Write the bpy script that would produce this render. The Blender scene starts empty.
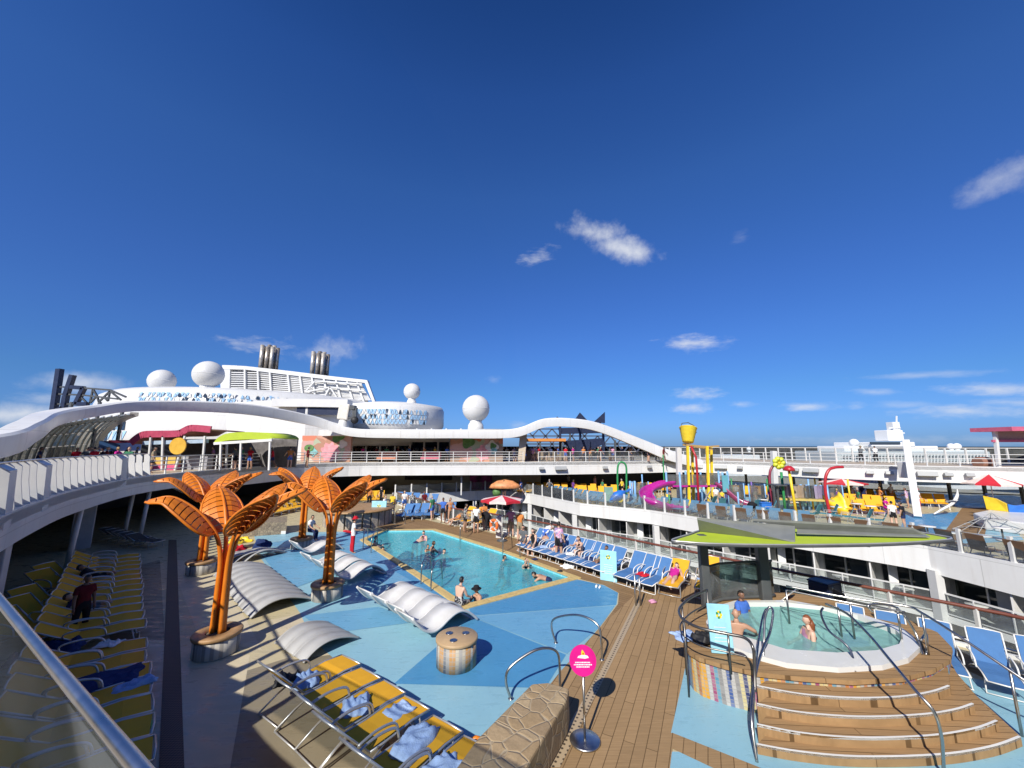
import bpy, bmesh, math, random
from mathutils import Vector, Matrix, noise
from mathutils.geometry import tessellate_polygon
random.seed(7)
SC = bpy.context.scene
COL = SC.collection
pi = math.pi
R_ = math.radians
# ------------------------------------------------------------------ camera
FPX, PITCH, EYE = 384.0, math.atan(62/384.0), 5.4
cam = bpy.data.cameras.new('camera'); camo = bpy.data.objects.new('camera', cam); COL.objects.link(camo)
camo.location = (0, 0, EYE); camo.rotation_euler = (pi/2 + PITCH, 0, 0)
cam.sensor_width = 36; cam.lens = 36*FPX/1024; cam.clip_start = .05; cam.clip_end = 90000
SC.camera = camo
def ray(px, py):
    u = (px-512)/FPX; v = (384-py)/FPX
    return Vector((u, math.cos(PITCH)-v*math.sin(PITCH), math.sin(PITCH)+v*math.cos(PITCH)))
def G(px, py, z=0.):            # the point of level z that a photo point shows
    d = ray(px, py); t = (z-EYE)/d.z
    return Vector((d.x*t, d.y*t, z))
def Yp(px, py, y):              # the point at distance y
    d = ray(px, py); t = y/d.y
    return Vector((d.x*t, y, EYE+d.z*t))
def g2(px, py, z=0.):
    p = G(px, py, z); return (p.x, p.y)
# ------------------------------------------------------------------ tags
def tag(o, label=None, cat=None, group=None, kind=None):
    if label: o['label'] = label
    if cat: o['category'] = cat
    if group: o['group'] = group
    if kind: o['kind'] = kind
    return o
def thing(name, label, cat, loc=(0, 0, 0), rz=0, group=None):
    o = bpy.data.objects.new(name, None); COL.objects.link(o); o.empty_display_size = .1
    o.location = loc; o.rotation_euler = (0, 0, rz)
    return tag(o, label, cat, group)
def dup(root, loc, rz=0, label=None, group=None, scale=None):
    r = root.copy(); COL.objects.link(r); r.location = loc; r.rotation_euler = (0, 0, rz)
    if label: r['label'] = label
    if group: r['group'] = group
    if scale: r.scale = (scale,)*3
    for ch in list(root.children):
        c = ch.copy(); COL.objects.link(c); c.parent = r
        for g in list(ch.children):
            d = g.copy(); COL.objects.link(d); d.parent = c
    return r
# ------------------------------------------------------------------ mesh builder
class MB:
    def __init__(s): s.v = []; s.f = []; s.m = []; s.sm = []; s.uv = {}
    def face(s, idx, m=0, sm=False, uv=None):
        s.f.append(tuple(idx)); s.m.append(m); s.sm.append(sm)
        if uv: s.uv[len(s.f)-1] = uv
    def add(s, pts): 
        n = len(s.v); s.v.extend([tuple(p) for p in pts]); return n
    def poly(s, pts, m=0, uv=None):
        n = s.add(pts); s.face(range(n, n+len(pts)), m, False, uv)
    def box(s, c, d, rz=0, m=0, ry=0, rx=0):
        M = Matrix.Translation(Vector(c)) @ Matrix.Rotation(rz, 4, 'Z') @ Matrix.Rotation(ry, 4, 'Y') @ Matrix.Rotation(rx, 4, 'X')
        x, y, z = d[0]/2, d[1]/2, d[2]/2
        n = s.add([M @ Vector(p) for p in ((-x,-y,-z),(x,-y,-z),(x,y,-z),(-x,y,-z),(-x,-y,z),(x,-y,z),(x,y,z),(-x,y,z))])
        for q in ((3,2,1,0),(4,5,6,7),(0,1,5,4),(1,2,6,5),(2,3,7,6),(3,0,4,7)): s.face([n+i for i in q], m)
        return s
    def bar(s, a, b, w, h=None, m=0, up=(0,0,1)):
        a = Vector(a); b = Vector(b); h = h or w
        d = (b-a).normalized(); u = Vector(up)
        if abs(d.dot(u)) > .98: u = Vector((0,1,0))
        r = d.cross(u).normalized()*(w/2); t = r.cross(d).normalized()*(h/2)
        n = s.add([a-r-t, a+r-t, a+r+t, a-r+t, b-r-t, b+r-t, b+r+t, b-r+t])
        for q in ((0,1,2,3),(7,6,5,4),(4,5,1,0),(5,6,2,1),(6,7,3,2),(7,4,0,3)): s.face([n+i for i in q], m)
        return s
    def tube(s, pts, r, n=8, m=0, closed=False):
        P = [Vector(p) for p in pts]; L = len(P)
        rs = r if isinstance(r, (list, tuple)) else [r]*L
        up = Vector((0,0,1)); base = None; rings = []
        for i in range(L):
            a = P[(i-1) % L] if (closed or i) else P[i]; b = P[(i+1) % L] if (closed or i < L-1) else P[i]
            d = (b-a); d = d.normalized() if d.length > 1e-9 else Vector((0,0,1))
            if base is None:
                base = d.cross(up if abs(d.z) < .9 else Vector((1,0,0))).normalized()
            else:
                base = (base - d*base.dot(d))
                base = base.normalized() if base.length > 1e-6 else d.orthogonal().normalized()
            t = d.cross(base)
            rings.append(s.add([P[i] + (base*math.cos(2*pi*k/n)+t*math.sin(2*pi*k/n))*rs[i] for k in range(n)]))
        for i in range(L if closed else L-1):
            A = rings[i]; B = rings[(i+1) % L]
            for k in range(n): s.face((A+k, A+(k+1) % n, B+(k+1) % n, B+k), m, True)
        if not closed:
            s.face([rings[0]+k for k in reversed(range(n))], m); s.face([rings[-1]+k for k in range(n)], m)
        return s
    def lathe(s, prof, c=(0,0,0), n=24, m=0, ms=None, smooth=True, sx=1, sy=1):
        c = Vector(c); rings = []
        for (r, z) in prof:
            rings.append(s.add([c+Vector((r*sx*math.cos(2*pi*k/n), r*sy*math.sin(2*pi*k/n), z)) for k in range(n)]))
        for i in range(len(prof)-1):
            L = math.hypot(prof[i][0], 0)
            for k in range(n):
                mm = ms[i] if ms else m
                r0 = max(prof[i][0], prof[i+1][0])
                u0, u1 = 2*pi*k/n*r0, 2*pi*(k+1)/n*r0
                s.face((rings[i]+k, rings[i]+(k+1) % n, rings[i+1]+(k+1) % n, rings[i+1]+k), mm, smooth,
                       ((u0, prof[i][1]), (u1, prof[i][1]), (u1, prof[i+1][1]), (u0, prof[i+1][1])))
        if prof[0][0] > 1e-4: s.face([rings[0]+k for k in reversed(range(n))], ms[0] if ms else m)
        if prof[-1][0] > 1e-4: s.face([rings[-1]+k for k in range(n)], ms[-1] if ms else m)
        return s
    def prism(s, poly, z0, z1, m=0, mside=None, mbot=None, top=True, bottom=True):
        n = len(poly)
        ar = sum(poly[i][0]*poly[(i+1) % n][1]-poly[(i+1) % n][0]*poly[i][1] for i in range(n))
        if ar < 0: poly = list(reversed(poly))
        zf = (lambda z, i: z) 
        b = s.add([(p[0], p[1], z0) for p in poly]); t = s.add([(p[0], p[1], z1) for p in poly])
        u = 0
        for i in range(n):
            j = (i+1) % n; l = math.dist(poly[i][:2], poly[j][:2])
            s.face((b+i, b+j, t+j, t+i), m if mside is None else mside, False, ((u, z0), (u+l, z0), (u+l, z1), (u, z1))); u += l
        if top or bottom:
            for tri in tessellate_polygon([[Vector((p[0], p[1], 0)) for p in poly]]):
                a, bb, c = tri
                A, B, C = (Vector(poly[k][:2]) for k in tri)
                if (B-A).cross(C-A) < 0: bb, c = c, bb
                if top: s.face((t+a, t+bb, t+c), m)
                if bottom: s.face((b+c, b+bb, b+a), m if mbot is None else mbot)
        return s
    def sheet(s, outer, holes, z, m=0):
        loops = [[Vector((p[0], p[1], 0)) for p in outer]]+[[Vector((p[0], p[1], 0)) for p in h] for h in holes]
        flat = [p for l in loops for p in l]
        n = s.add([(p.x, p.y, z) for p in flat])
        for a, b, c in tessellate_polygon(loops):
            A, B, C = flat[a], flat[b], flat[c]
            if (B-A).cross(C-A).z < 0: b, c = c, b
            s.face((n+a, n+b, n+c), m)
        return s
    def strip(s, pts, lo, hi, th=0, m=0, side=1):
        """upright band along a plan line; lo / hi numbers or lists; th thickness to the given side"""
        n = len(pts); lo = lo if isinstance(lo, (list, tuple)) else [lo]*n; hi = hi if isinstance(hi, (list, tuple)) else [hi]*n
        P = [Vector((p[0], p[1])) for p in pts]
        off = []
        for i in range(n):
            a = P[max(i-1, 0)]; b = P[min(i+1, n-1)]; d = (b-a).normalized()
            off.append(Vector((-d.y, d.x))*th*side)
        A = s.add([(P[i].x, P[i].y, lo[i]) for i in range(n)]); B = s.add([(P[i].x, P[i].y, hi[i]) for i in range(n)])
        u = [0]
        for i in range(n-1): u.append(u[-1]+(P[i+1]-P[i]).length)
        for i in range(n-1): s.face((A+i, A+i+1, B+i+1, B+i), m, False, ((u[i], lo[i]), (u[i+1], lo[i+1]), (u[i+1], hi[i+1]), (u[i], hi[i])))
        if th:
            C = s.add([(P[i].x+off[i].x, P[i].y+off[i].y, lo[i]) for i in range(n)]); D = s.add([(P[i].x+off[i].x, P[i].y+off[i].y, hi[i]) for i in range(n)])
            for i in range(n-1):
                s.face((C+i+1, C+i, D+i, D+i+1), m); s.face((B+i, B+i+1, D+i+1, D+i), m); s.face((A+i+1, A+i, C+i, C+i+1), m)
            s.face((A, B, D, C), m); s.face((A+n-1, C+n-1, D+n-1, B+n-1), m)
        return s
    def build(s, name, mats, parent=None, loc=None, bevel=0, solid=0, subd=0, fix=True):
        me = bpy.data.meshes.new(name); me.from_pydata(s.v, [], s.f)
        mats = mats if isinstance(mats, (list, tuple)) else [mats]
        for mt in mats: me.materials.append(mt)
        me.polygons.foreach_set('material_index', s.m); me.polygons.foreach_set('use_smooth', s.sm)
        if s.uv:
            ul = me.uv_layers.new(name='UVMap')
            for fi, uv in s.uv.items():
                p = me.polygons[fi]
                for k, li in enumerate(p.loop_indices): ul.data[li].uv = uv[k]
        me.update()
        if fix:
            bm = bmesh.new(); bm.from_mesh(me); bmesh.ops.recalc_face_normals(bm, faces=bm.faces); bm.to_mesh(me); bm.free()
        o = bpy.data.objects.new(name, me); COL.objects.link(o)
        if parent: o.parent = parent
        if loc: o.location = loc
        if bevel:
            b = o.modifiers.new('Bevel', 'BEVEL'); b.width = bevel; b.segments = 2; b.limit_method = 'ANGLE'; b.angle_limit = R_(40)
        if solid:
            b = o.modifiers.new('Solidify', 'SOLIDIFY'); b.thickness = solid; b.offset = 0
        if subd:
            b = o.modifiers.new('Subsurf', 'SUBSURF'); b.levels = subd; b.render_levels = subd
        return o
def arc(c, r, a0, a1, n, z=None, ry=None):
    out = []
    for i in range(n+1):
        a = a0+(a1-a0)*i/n
        p = (c[0]+r*math.cos(a), c[1]+(ry or r)*math.sin(a))
        out.append(p if z is None else (p[0], p[1], z))
    return out
def spline(P, per=6, closed=False):
    P = [Vector(p) for p in P]; n = len(P); out = []
    for i in range(n if closed else n-1):
        if closed: a, b, c, d = P[(i-1) % n], P[i], P[(i+1) % n], P[(i+2) % n]
        else: a, b, c, d = P[max(i-1, 0)], P[i], P[i+1], P[min(i+2, n-1)]
        for k in range(per):
            t = k/per
            out.append(.5*((2*b)+(c-a)*t+(2*a-5*b+4*c-d)*t*t+(-a+3*b-3*c+d)*t**3))
    if not closed: out.append(P[-1])
    return out
def resample(P, step):
    P = [Vector(p) for p in P]; L = [0]
    for i in range(len(P)-1): L.append(L[-1]+(P[i+1]-P[i]).length)
    n = max(1, round(L[-1]/step)); out = []; j = 0
    for k in range(n+1):
        s = L[-1]*k/n
        while j < len(P)-2 and L[j+1] < s: j += 1
        t = (s-L[j])/max(L[j+1]-L[j], 1e-9); out.append(P[j].lerp(P[j+1], min(max(t, 0), 1)))
    return out
# ------------------------------------------------------------------ materials
MATS = {}
def nodes_of(name):
    m = bpy.data.materials.new(name); m.use_nodes = True; nt = m.node_tree
    return m, nt, nt.nodes['Principled BSDF'], nt.nodes['Material Output']
def N(nt, t, **kw):
    n = nt.nodes.new(t)
    for k, v in kw.items():
        if k in ('_in',):
            for kk, vv in v.items(): n.inputs[kk].default_value = vv
        else: setattr(n, k, v)
    return n
def mixrgb(nt, fac, a, b, mode='MIX'):
    n = nt.nodes.new('ShaderNodeMix'); n.data_type = 'RGBA'; n.blend_type = mode
    for i, x in ((0, fac), (6, a), (7, b)):
        if hasattr(x, 'is_linked') or isinstance(x, bpy.types.NodeSocket): nt.links.new(x, n.inputs[i])
        elif i == 0: n.inputs[0].default_value = x
        else: n.inputs[i].default_value = (*x[:3], 1)
    return n.outputs[2]
def ramp(nt, fac, stops, const=False):
    r = nt.nodes.new('ShaderNodeValToRGB'); el = r.color_ramp.elements
    if const: r.color_ramp.interpolation = 'CONSTANT'
    while len(el) < len(stops): el.new(.5)
    for e, (p, c) in zip(el, stops):
        e.position = p; e.color = (*c, 1) if len(c) == 3 else c
    nt.links.new(fac, r.inputs[0]); return r.outputs[0]
def mathn(nt, op, a, b=0., c=None):
    n = nt.nodes.new('ShaderNodeMath'); n.operation = op
    for i, x in enumerate((a, b, c)):
        if x is None: continue
        if isinstance(x, bpy.types.NodeSocket): nt.links.new(x, n.inputs[i])
        else: n.inputs[i].default_value = x
    return n.outputs[0]
def coords(nt, kind='Object', scale=(1,1,1), rot=(0,0,0)):
    tc = nt.nodes.new('ShaderNodeTexCoord'); mp = nt.nodes.new('ShaderNodeMapping')
    mp.inputs['Scale'].default_value = scale; mp.inputs['Rotation'].default_value = rot
    nt.links.new(tc.outputs[kind], mp.inputs[0]); return mp.outputs[0]
def noisen(nt, vec, scale, detail=4, rough=.55):
    n = N(nt, 'ShaderNodeTexNoise', _in={'Scale': scale, 'Detail': detail, 'Roughness': rough}); nt.links.new(vec, n.inputs['Vector']); return n.outputs[0]
def bumpn(nt, h, bsdf, strength=.2, dist=.02):
    b = N(nt, 'ShaderNodeBump', _in={'Strength': strength, 'Distance': dist}); nt.links.new(h, b.inputs['Height']); nt.links.new(b.outputs[0], bsdf.inputs['Normal'])
def mk(name, col, rough=.5, metal=0, var=.12, scale=3., bump=0, bscale=40., spec=.5, coat=0, dirt=0):
    if name in MATS: return MATS[name]
    m, nt, b, out = nodes_of(name)
    v = coords(nt); n = noisen(nt, v, scale, 5, .6)
    lo = tuple(c*(1-var) for c in col); hi = tuple(min(1, c*(1+var)) for c in col)
    c = ramp(nt, n, [(.3, lo), (.7, hi)])
    if dirt:
        n2 = noisen(nt, coords(nt, scale=(1, 1, .25)), scale*.35, 6, .65)
        c = mixrgb(nt, ramp(nt, n2, [(.45, (0,0,0)), (.8, (dirt,)*3)]), c, (.16, .13, .1))
    nt.links.new(c, b.inputs['Base Color'])
    rr = ramp(nt, n, [(.3, (max(0, rough-.06),)*3), (.7, (min(1, rough+.08),)*3)]); nt.links.new(rr, b.inputs['Roughness'])
    b.inputs['Metallic'].default_value = metal; b.inputs['Specular IOR Level'].default_value = spec; b.inputs['Coat Weight'].default_value = coat
    if bump: bumpn(nt, noisen(nt, v, bscale, 3), b, bump)
    MATS[name] = m; return m
def teak(name, rot, width=.2, col=(.33, .215, .11), blen=3.1):
    m, nt, b, out = nodes_of(name)
    v = coords(nt, rot=(0, 0, rot))
    br = N(nt, 'ShaderNodeTexBrick', offset=.37, _in={'Color1': (.88,.88,.88,1), 'Color2': (1.08,1.08,1.08,1), 'Mortar': (.36,.34,.32,1), 'Scale': 1., 'Mortar Size': .008, 'Mortar Smooth': .3, 'Brick Width': blen, 'Row Height': width})
    nt.links.new(v, br.inputs['Vector'])
    g = noisen(nt, coords(nt, rot=(0, 0, rot), scale=(.6, 14, 1)), 3., 5)
    big = noisen(nt, v, .8, 4)
    c = mixrgb(nt, 1., ramp(nt, g, [(.3, tuple(x*.85 for x in col)), (.7, tuple(x*1.12 for x in col))]), br.outputs[0], 'MULTIPLY')
    c = mixrgb(nt, ramp(nt, big, [(.5, (0,0,0)), (.75, (.35,)*3)]), c, tuple(x*.72 for x in col))
    sp = noisen(nt, coords(nt, scale=(1.2, 3, 1)), 2.2, 3)
    c = mixrgb(nt, ramp(nt, sp, [(.66, (0,0,0)), (.7, (.3,)*3)]), c, tuple(x*.6 for x in col))
    nt.links.new(c, b.inputs['Base Color']); b.inputs['Roughness'].default_value = .7; b.inputs['Specular IOR Level'].default_value = .12
    bumpn(nt, br.outputs['Fac'], b, -.25, .01); MATS[name] = m; return m
def paintfloor(name, col, var=.05):
    m, nt, b, out = nodes_of(name); v = coords(nt)
    n = noisen(nt, v, .9, 5, .6); n2 = noisen(nt, v, 7., 6, .7); n3 = noisen(nt, coords(nt, scale=(1, 3.2, 1)), 1.6, 4, .6)
    c = ramp(nt, n, [(.3, tuple(x*(1-var) for x in col)), (.7, tuple(x*(1+var) for x in col))])
    c = mixrgb(nt, ramp(nt, n2, [(.56, (0,0,0)), (.74, (.42,)*3)]), c, tuple(x*.62 for x in col))
    c = mixrgb(nt, ramp(nt, n3, [(.58, (0,0,0)), (.7, (.36,)*3)]), c, tuple(min(1, x*.72+.02) for x in col))
    nt.links.new(c, b.inputs['Base Color']); nt.links.new(ramp(nt, n3, [(.4, (.55,)*3), (.62, (.22,)*3)]), b.inputs['Roughness'])
    b.inputs['Specular IOR Level'].default_value = .28; bumpn(nt, n2, b, .06, .01); MATS[name] = m; return m
def stripes(name, cols, w, row, tilt=0., seed=0, grout=(.42,.4,.38)):
    """mosaic of small tiles in vertical columns of changing colour (UV metres)"""
    m, nt, b, out = nodes_of(name)
    uv = N(nt, 'ShaderNodeUVMap'); sx = N(nt, 'ShaderNodeSeparateXYZ'); nt.links.new(uv.outputs[0], sx.inputs[0])
    u = mathn(nt, 'ADD', sx.outputs[0], mathn(nt, 'MULTIPLY', sx.outputs[1], tilt))
    cu = mathn(nt, 'DIVIDE', u, w); ci = mathn(nt, 'FLOOR', cu)
    rv = mathn(nt, 'DIVIDE', sx.outputs[1], row); ri = mathn(nt, 'FLOOR', rv)
    wn = N(nt, 'ShaderNodeTexWhiteNoise', noise_dimensions='1D'); nt.links.new(mathn(nt, 'ADD', ci, seed+.37), wn.inputs['W'])
    k = len(cols); c = ramp(nt, wn.outputs['Value'], [(i/k, cc) for i, cc in enumerate(cols)], True)
    cb = N(nt, 'ShaderNodeCombineXYZ'); nt.links.new(ci, cb.inputs[0]); nt.links.new(ri, cb.inputs[1])
    w2 = N(nt, 'ShaderNodeTexWhiteNoise', noise_dimensions='2D'); nt.links.new(cb.outputs[0], w2.inputs['Vector'])
    c = mixrgb(nt, ramp(nt, w2.outputs['Value'], [(0, (0,0,0)), (1, (.14,)*3)]), c, (.75, .74, .7))
    fu = mathn(nt, 'ABSOLUTE', mathn(nt, 'SUBTRACT', mathn(nt, 'FRACT', cu), .5)); fv = mathn(nt, 'ABSOLUTE', mathn(nt, 'SUBTRACT', mathn(nt, 'FRACT', rv), .5))
    g = mathn(nt, 'MAXIMUM', fu, fv); gm = mathn(nt, 'GREATER_THAN', g, .44)
    c = mixrgb(nt, gm, c, grout); nt.links.new(c, b.inputs['Base Color']); b.inputs['Roughness'].default_value = .55; b.inputs['Specular IOR Level'].default_value = .3
    bumpn(nt, gm, b, -.3, .004); MATS[name] = m; return m
def crazystone(name, scale, stones, grout, bump=.5, gw=.05):
    m, nt, b, out = nodes_of(name); v0 = coords(nt)
    d = N(nt, 'ShaderNodeTexNoise', _in={'Scale': 1.5, 'Detail': 2}); nt.links.new(v0, d.inputs[0])
    v = mixrgb(nt, .12, v0, d.outputs['Color'], 'LINEAR_LIGHT')
    e = N(nt, 'ShaderNodeTexVoronoi', feature='DISTANCE_TO_EDGE', _in={'Scale': scale}); nt.links.new(v, e.inputs['Vector'])
    f = N(nt, 'ShaderNodeTexVoronoi', feature='F1', _in={'Scale': scale}); nt.links.new(v, f.inputs['Vector'])
    s = N(nt, 'ShaderNodeSeparateColor'); nt.links.new(f.outputs['Color'], s.inputs[0])
    k = len(stones); c = ramp(nt, s.outputs[0], [(i/max(1, k-1), cc) for i, cc in enumerate(stones)])
    n = noisen(nt, v0, 9, 6, .7); c = mixrgb(nt, ramp(nt, n, [(.35, (0,0,0)), (.75, (.6,)*3)]), c, tuple(x*.55 for x in stones[0]))
    gmask = ramp(nt, e.outputs['Distance'], [(gw*.5, (1,1,1)), (gw, (0,0,0))])
    c = mixrgb(nt, gmask, c, grout); nt.links.new(c, b.inputs['Base Color']); b.inputs['Roughness'].default_value = .75
    h = mixrgb(nt, .35, ramp(nt, e.outputs['Distance'], [(0, (0,0,0)), (gw*2.4, (1,1,1))]), n)
    bumpn(nt, h, b, bump, .05); MATS[name] = m; return m
def glass(name, tint=(.93,.96,.95), rough=.02, ior=1.45, dark=0):
    m, nt, b, out = nodes_of(name); nt.nodes.remove(b)
    t = N(nt, 'ShaderNodeBsdfTransparent'); t.inputs[0].default_value = (*tint, 1)
    g = N(nt, 'ShaderNodeBsdfGlossy', _in={'Roughness': rough}); g.inputs[0].default_value = (1,1,1,1)
    mx = N(nt, 'ShaderNodeMixShader')
    if ior < 1: mx.inputs[0].default_value = ior
    else: fr = N(nt, 'ShaderNodeFresnel', _in={'IOR': ior}); nt.links.new(fr.outputs[0], mx.inputs[0])
    nt.links.new(t.outputs[0], mx.inputs[1]); nt.links.new(g.outputs[0], mx.inputs[2])
    if dark:
        d = N(nt, 'ShaderNodeBsdfDiffuse'); d.inputs[0].default_value = (.5,.52,.52,1); m2 = N(nt, 'ShaderNodeMixShader')
        vv = noisen(nt, coords(nt), 2.5, 5); nt.links.new(mathn(nt, 'MULTIPLY', vv, dark*2), m2.inputs[0])
        nt.links.new(mx.outputs[0], m2.inputs[1]); nt.links.new(d.outputs[0], m2.inputs[2]); mx = m2
    nt.links.new(mx.outputs[0], out.inputs[0]); MATS[name] = m; return m
def water(name, tint, scale, bump, foam=0, body=(.1,.47,.54)):
    m, nt, b, out = nodes_of(name); nt.nodes.remove(b)
    v = coords(nt); n1 = noisen(nt, v, scale, 3, .5); n2 = noisen(nt, v, scale*3.1, 3, .6)
    h = mixrgb(nt, .35, n1, n2)
    bp = N(nt, 'ShaderNodeBump', _in={'Strength': bump, 'Distance': .12}); nt.links.new(h, bp.inputs['Height'])
    t = N(nt, 'ShaderNodeBsdfTransparent')
    nt.links.new(ramp(nt, h, [(.38, tuple(x*.82 for x in tint)), (.6, tuple(min(1, x*1.1) for x in tint))]), t.inputs[0])
    g = N(nt, 'ShaderNodeBsdfGlossy', _in={'Roughness': .05}); nt.links.new(bp.outputs[0], g.inputs['Normal'])
    fr = N(nt, 'ShaderNodeFresnel', _in={'IOR': 1.1}); nt.links.new(bp.outputs[0], fr.inputs['Normal'])
    mx = N(nt, 'ShaderNodeMixShader'); nt.links.new(mathn(nt, 'MULTIPLY', fr.outputs[0], .45), mx.inputs[0]); nt.links.new(t.outputs[0], mx.inputs[1]); nt.links.new(g.outputs[0], mx.inputs[2])
    last = mx
    d = N(nt, 'ShaderNodeBsdfDiffuse'); d.inputs[0].default_value = (*body,1); m2 = N(nt, 'ShaderNodeMixShader')
    nt.links.new(ramp(nt, noisen(nt, v, scale*1.6, 6, .7), [(.35, (.36+foam*.3,)*3), (.75, (.52+foam,)*3)]), m2.inputs[0])
    nt.links.new(mx.outputs[0], m2.inputs[1]); nt.links.new(d.outputs[0], m2.inputs[2])
    nt.links.new(m2.outputs[0], out.inputs[0]); MATS[name] = m; return m

WHITE = mk('white paint', (.64,.64,.625), .38, var=.035, scale=1.2, dirt=.16)
def plated(name, col, bw, bh):
    m, nt, b, out = nodes_of(name); sx = N(nt, 'ShaderNodeSeparateXYZ'); nt.links.new(coords(nt), sx.inputs[0]); cb = N(nt, 'ShaderNodeCombineXYZ')
    nt.links.new(mathn(nt, 'ADD', sx.outputs[0], mathn(nt, 'MULTIPLY', sx.outputs[1], -.6)), cb.inputs[0]); nt.links.new(sx.outputs[2], cb.inputs[1])
    br = N(nt, 'ShaderNodeTexBrick', offset=.5, _in={'Color1': (.97,.97,.97,1), 'Color2': (1.02,1.02,1.02,1), 'Mortar': (.72,.72,.71,1), 'Scale': 1., 'Mortar Size': .018, 'Mortar Smooth': .5, 'Brick Width': bw, 'Row Height': bh}); nt.links.new(cb.outputs[0], br.inputs['Vector'])
    st = noisen(nt, coords(nt, scale=(1.6, 1.6, .12)), 1.4, 6, .65); big = noisen(nt, coords(nt), .5, 4)
    c = mixrgb(nt, 1., col, br.outputs[0], 'MULTIPLY'); c = mixrgb(nt, ramp(nt, st, [(.52, (0,0,0)), (.75, (.22,)*3)]), c, (.34, .27, .2)); c = mixrgb(nt, ramp(nt, big, [(.4, (0,0,0)), (.75, (.14,)*3)]), c, (.4, .4, .4))
    nt.links.new(c, b.inputs['Base Color']); nt.links.new(ramp(nt, big, [(.3, (.3,)*3), (.7, (.5,)*3)]), b.inputs['Roughness']); bumpn(nt, big, b, .25, .12); MATS[name] = m; return m
PLATE = plated('white plated steel', (.64,.64,.625), 5.5, 1.9); FASC = plated('white fascia steel', (.71,.71,.695), 3.6, 3.1)
WHITE2 = mk('off white paint', (.72,.71,.68), .45, var=.05, scale=2., dirt=.12)
CREAM = mk('cream panel', (.62,.55,.43), .5, var=.06)
GREYP = mk('grey paint', (.33,.34,.34), .5, var=.08)
DGREY = mk('dark grey paint', (.075,.08,.083), .42, var=.15)
BLACK = mk('black rubber', (.014,.014,.016), .6)
STEEL = mk('polished steel', (.45,.44,.42), .3, 1, var=.04)
BRUSH = mk('brushed steel', (.5,.5,.5), .33, 1, var=.1, scale=8)
ALU = mk('aluminium frame', (.58,.57,.55), .35, .6, var=.06)
NAVY = mk('navy paint', (.012,.02,.055), .45)
ORANGE = mk('orange paint', (.66,.185,.01), .42, var=.16, scale=2.5, dirt=.3)
YELSL = mk('yellow sling', (.72,.37,.025), .75, var=.06, scale=4, bump=.12, bscale=160, spec=.2)
BLUSL = mk('blue sling', (.07,.175,.38), .75, var=.08, scale=4, bump=.12, bscale=160, spec=.2)
TOWEL = mk('blue towel', (.33,.45,.68), .95, var=.2, scale=9, bump=.6, bscale=60, spec=.05)
TOWELD = mk('navy towel', (.03,.05,.14), .95, var=.3, scale=9, bump=.6, bscale=60, spec=.05)
MAGENTA = mk('magenta plastic', (.62,.01,.22), .35)
PURPLE = mk('magenta slide', (.42,.02,.26), .22, coat=.4)
RED = mk('red fabric', (.55,.02,.035), .7)
REDP = mk('red paint', (.42,.02,.03), .35)
WINE = mk('wine red trim', (.4,.05,.1), .45)
LIME = mk('lime fabric', (.42,.53,.03), .7, var=.05)
YEL = mk('yellow plastic', (.85,.58,.03), .35)
BLUEP = mk('blue plastic', (.03,.16,.55), .35)
SKYB = mk('pale blue panel', (.3,.6,.72), .45)
LBLUE = mk('light blue post', (.2,.4,.68), .4)
GREENP = mk('green paint', (.03,.25,.08), .4)
RUSTR = mk('mahogany rail', (.16,.05,.03), .35, coat=.3)
BEIGE = paintfloor('beige floor', (.5,.43,.265))
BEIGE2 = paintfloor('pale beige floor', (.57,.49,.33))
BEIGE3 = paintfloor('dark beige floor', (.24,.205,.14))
BL1 = paintfloor('light blue floor', (.24,.44,.53), .05)
BL2 = paintfloor('mid blue floor', (.135,.335,.51), .05)
BL3 = paintfloor('deep blue floor', (.07,.25,.45), .05)
POOLT = mk('pool tile', (.32,.72,.78), .4, var=.08, scale=1.5)
SHELL = mk('white tub shell', (.66,.66,.64), .2, var=.02)
SANDC = mk('sand coping', (.55,.4,.16), .65, var=.2, scale=8, bump=.2)
WOODT = mk('varnished wood', (.34,.2,.09), .5, var=.2, scale=6)
CABG = glass('cabin door glass', (.34,.39,.39), .03, 1.5)
DARKG = glass('dark window glass', (.16,.19,.2), .03, 1.5)
CLEAR = glass('clear glass', (.92,.95,.94), .01, 1.45)
NEARG = glass('near balustrade glass', (.85,.88,.9), .04, .1, dark=.02)
HAZEG = glass('salt stained glass', (.9,.93,.93), .05, 1.35, dark=.09)
MESHG = glass('perforated panel', (.5,.5,.48), .4, 1.2, dark=.16)
POOLW = water('pool water', (.42,.86,.93), 2.2, .3)
TUBW = water('hot tub water', (.6,.9,.88), 3.2, .6, .12, (.3,.55,.54))
MOSA = stripes('colour mosaic', [(.05,.09,.25),(.4,.38,.36),(.55,.27,.02),(.25,.23,.23),(.28,.06,.14),(.5,.42,.2),(.08,.24,.34),(.4,.14,.03),(.2,.19,.19),(.02,.03,.12)], .078, .07, .08, 3, (.3,.29,.27))
DRUMT = stripes('striped tile', [(.62,.58,.5),(.3,.31,.33),(.68,.66,.6),(.62,.4,.18),(.5,.48,.45),(.24,.25,.28)], .075, .09, 0, 1)
PLANT = stripes('planter tile', [(.46,.42,.35),(.1,.1,.1),(.5,.47,.4),(.25,.23,.2),(.05,.05,.06)], .1, .5, 0, 5)
STONE = crazystone('crazy paving stone', 3.3, [(.36,.25,.13),(.44,.32,.18),(.3,.215,.125),(.5,.38,.22)], (.4,.32,.21), .5, .03)
COBBLE = crazystone('pebble stone', 6., [(.27,.22,.15),(.36,.29,.2),(.2,.16,.12)], (.16,.13,.1))
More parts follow.
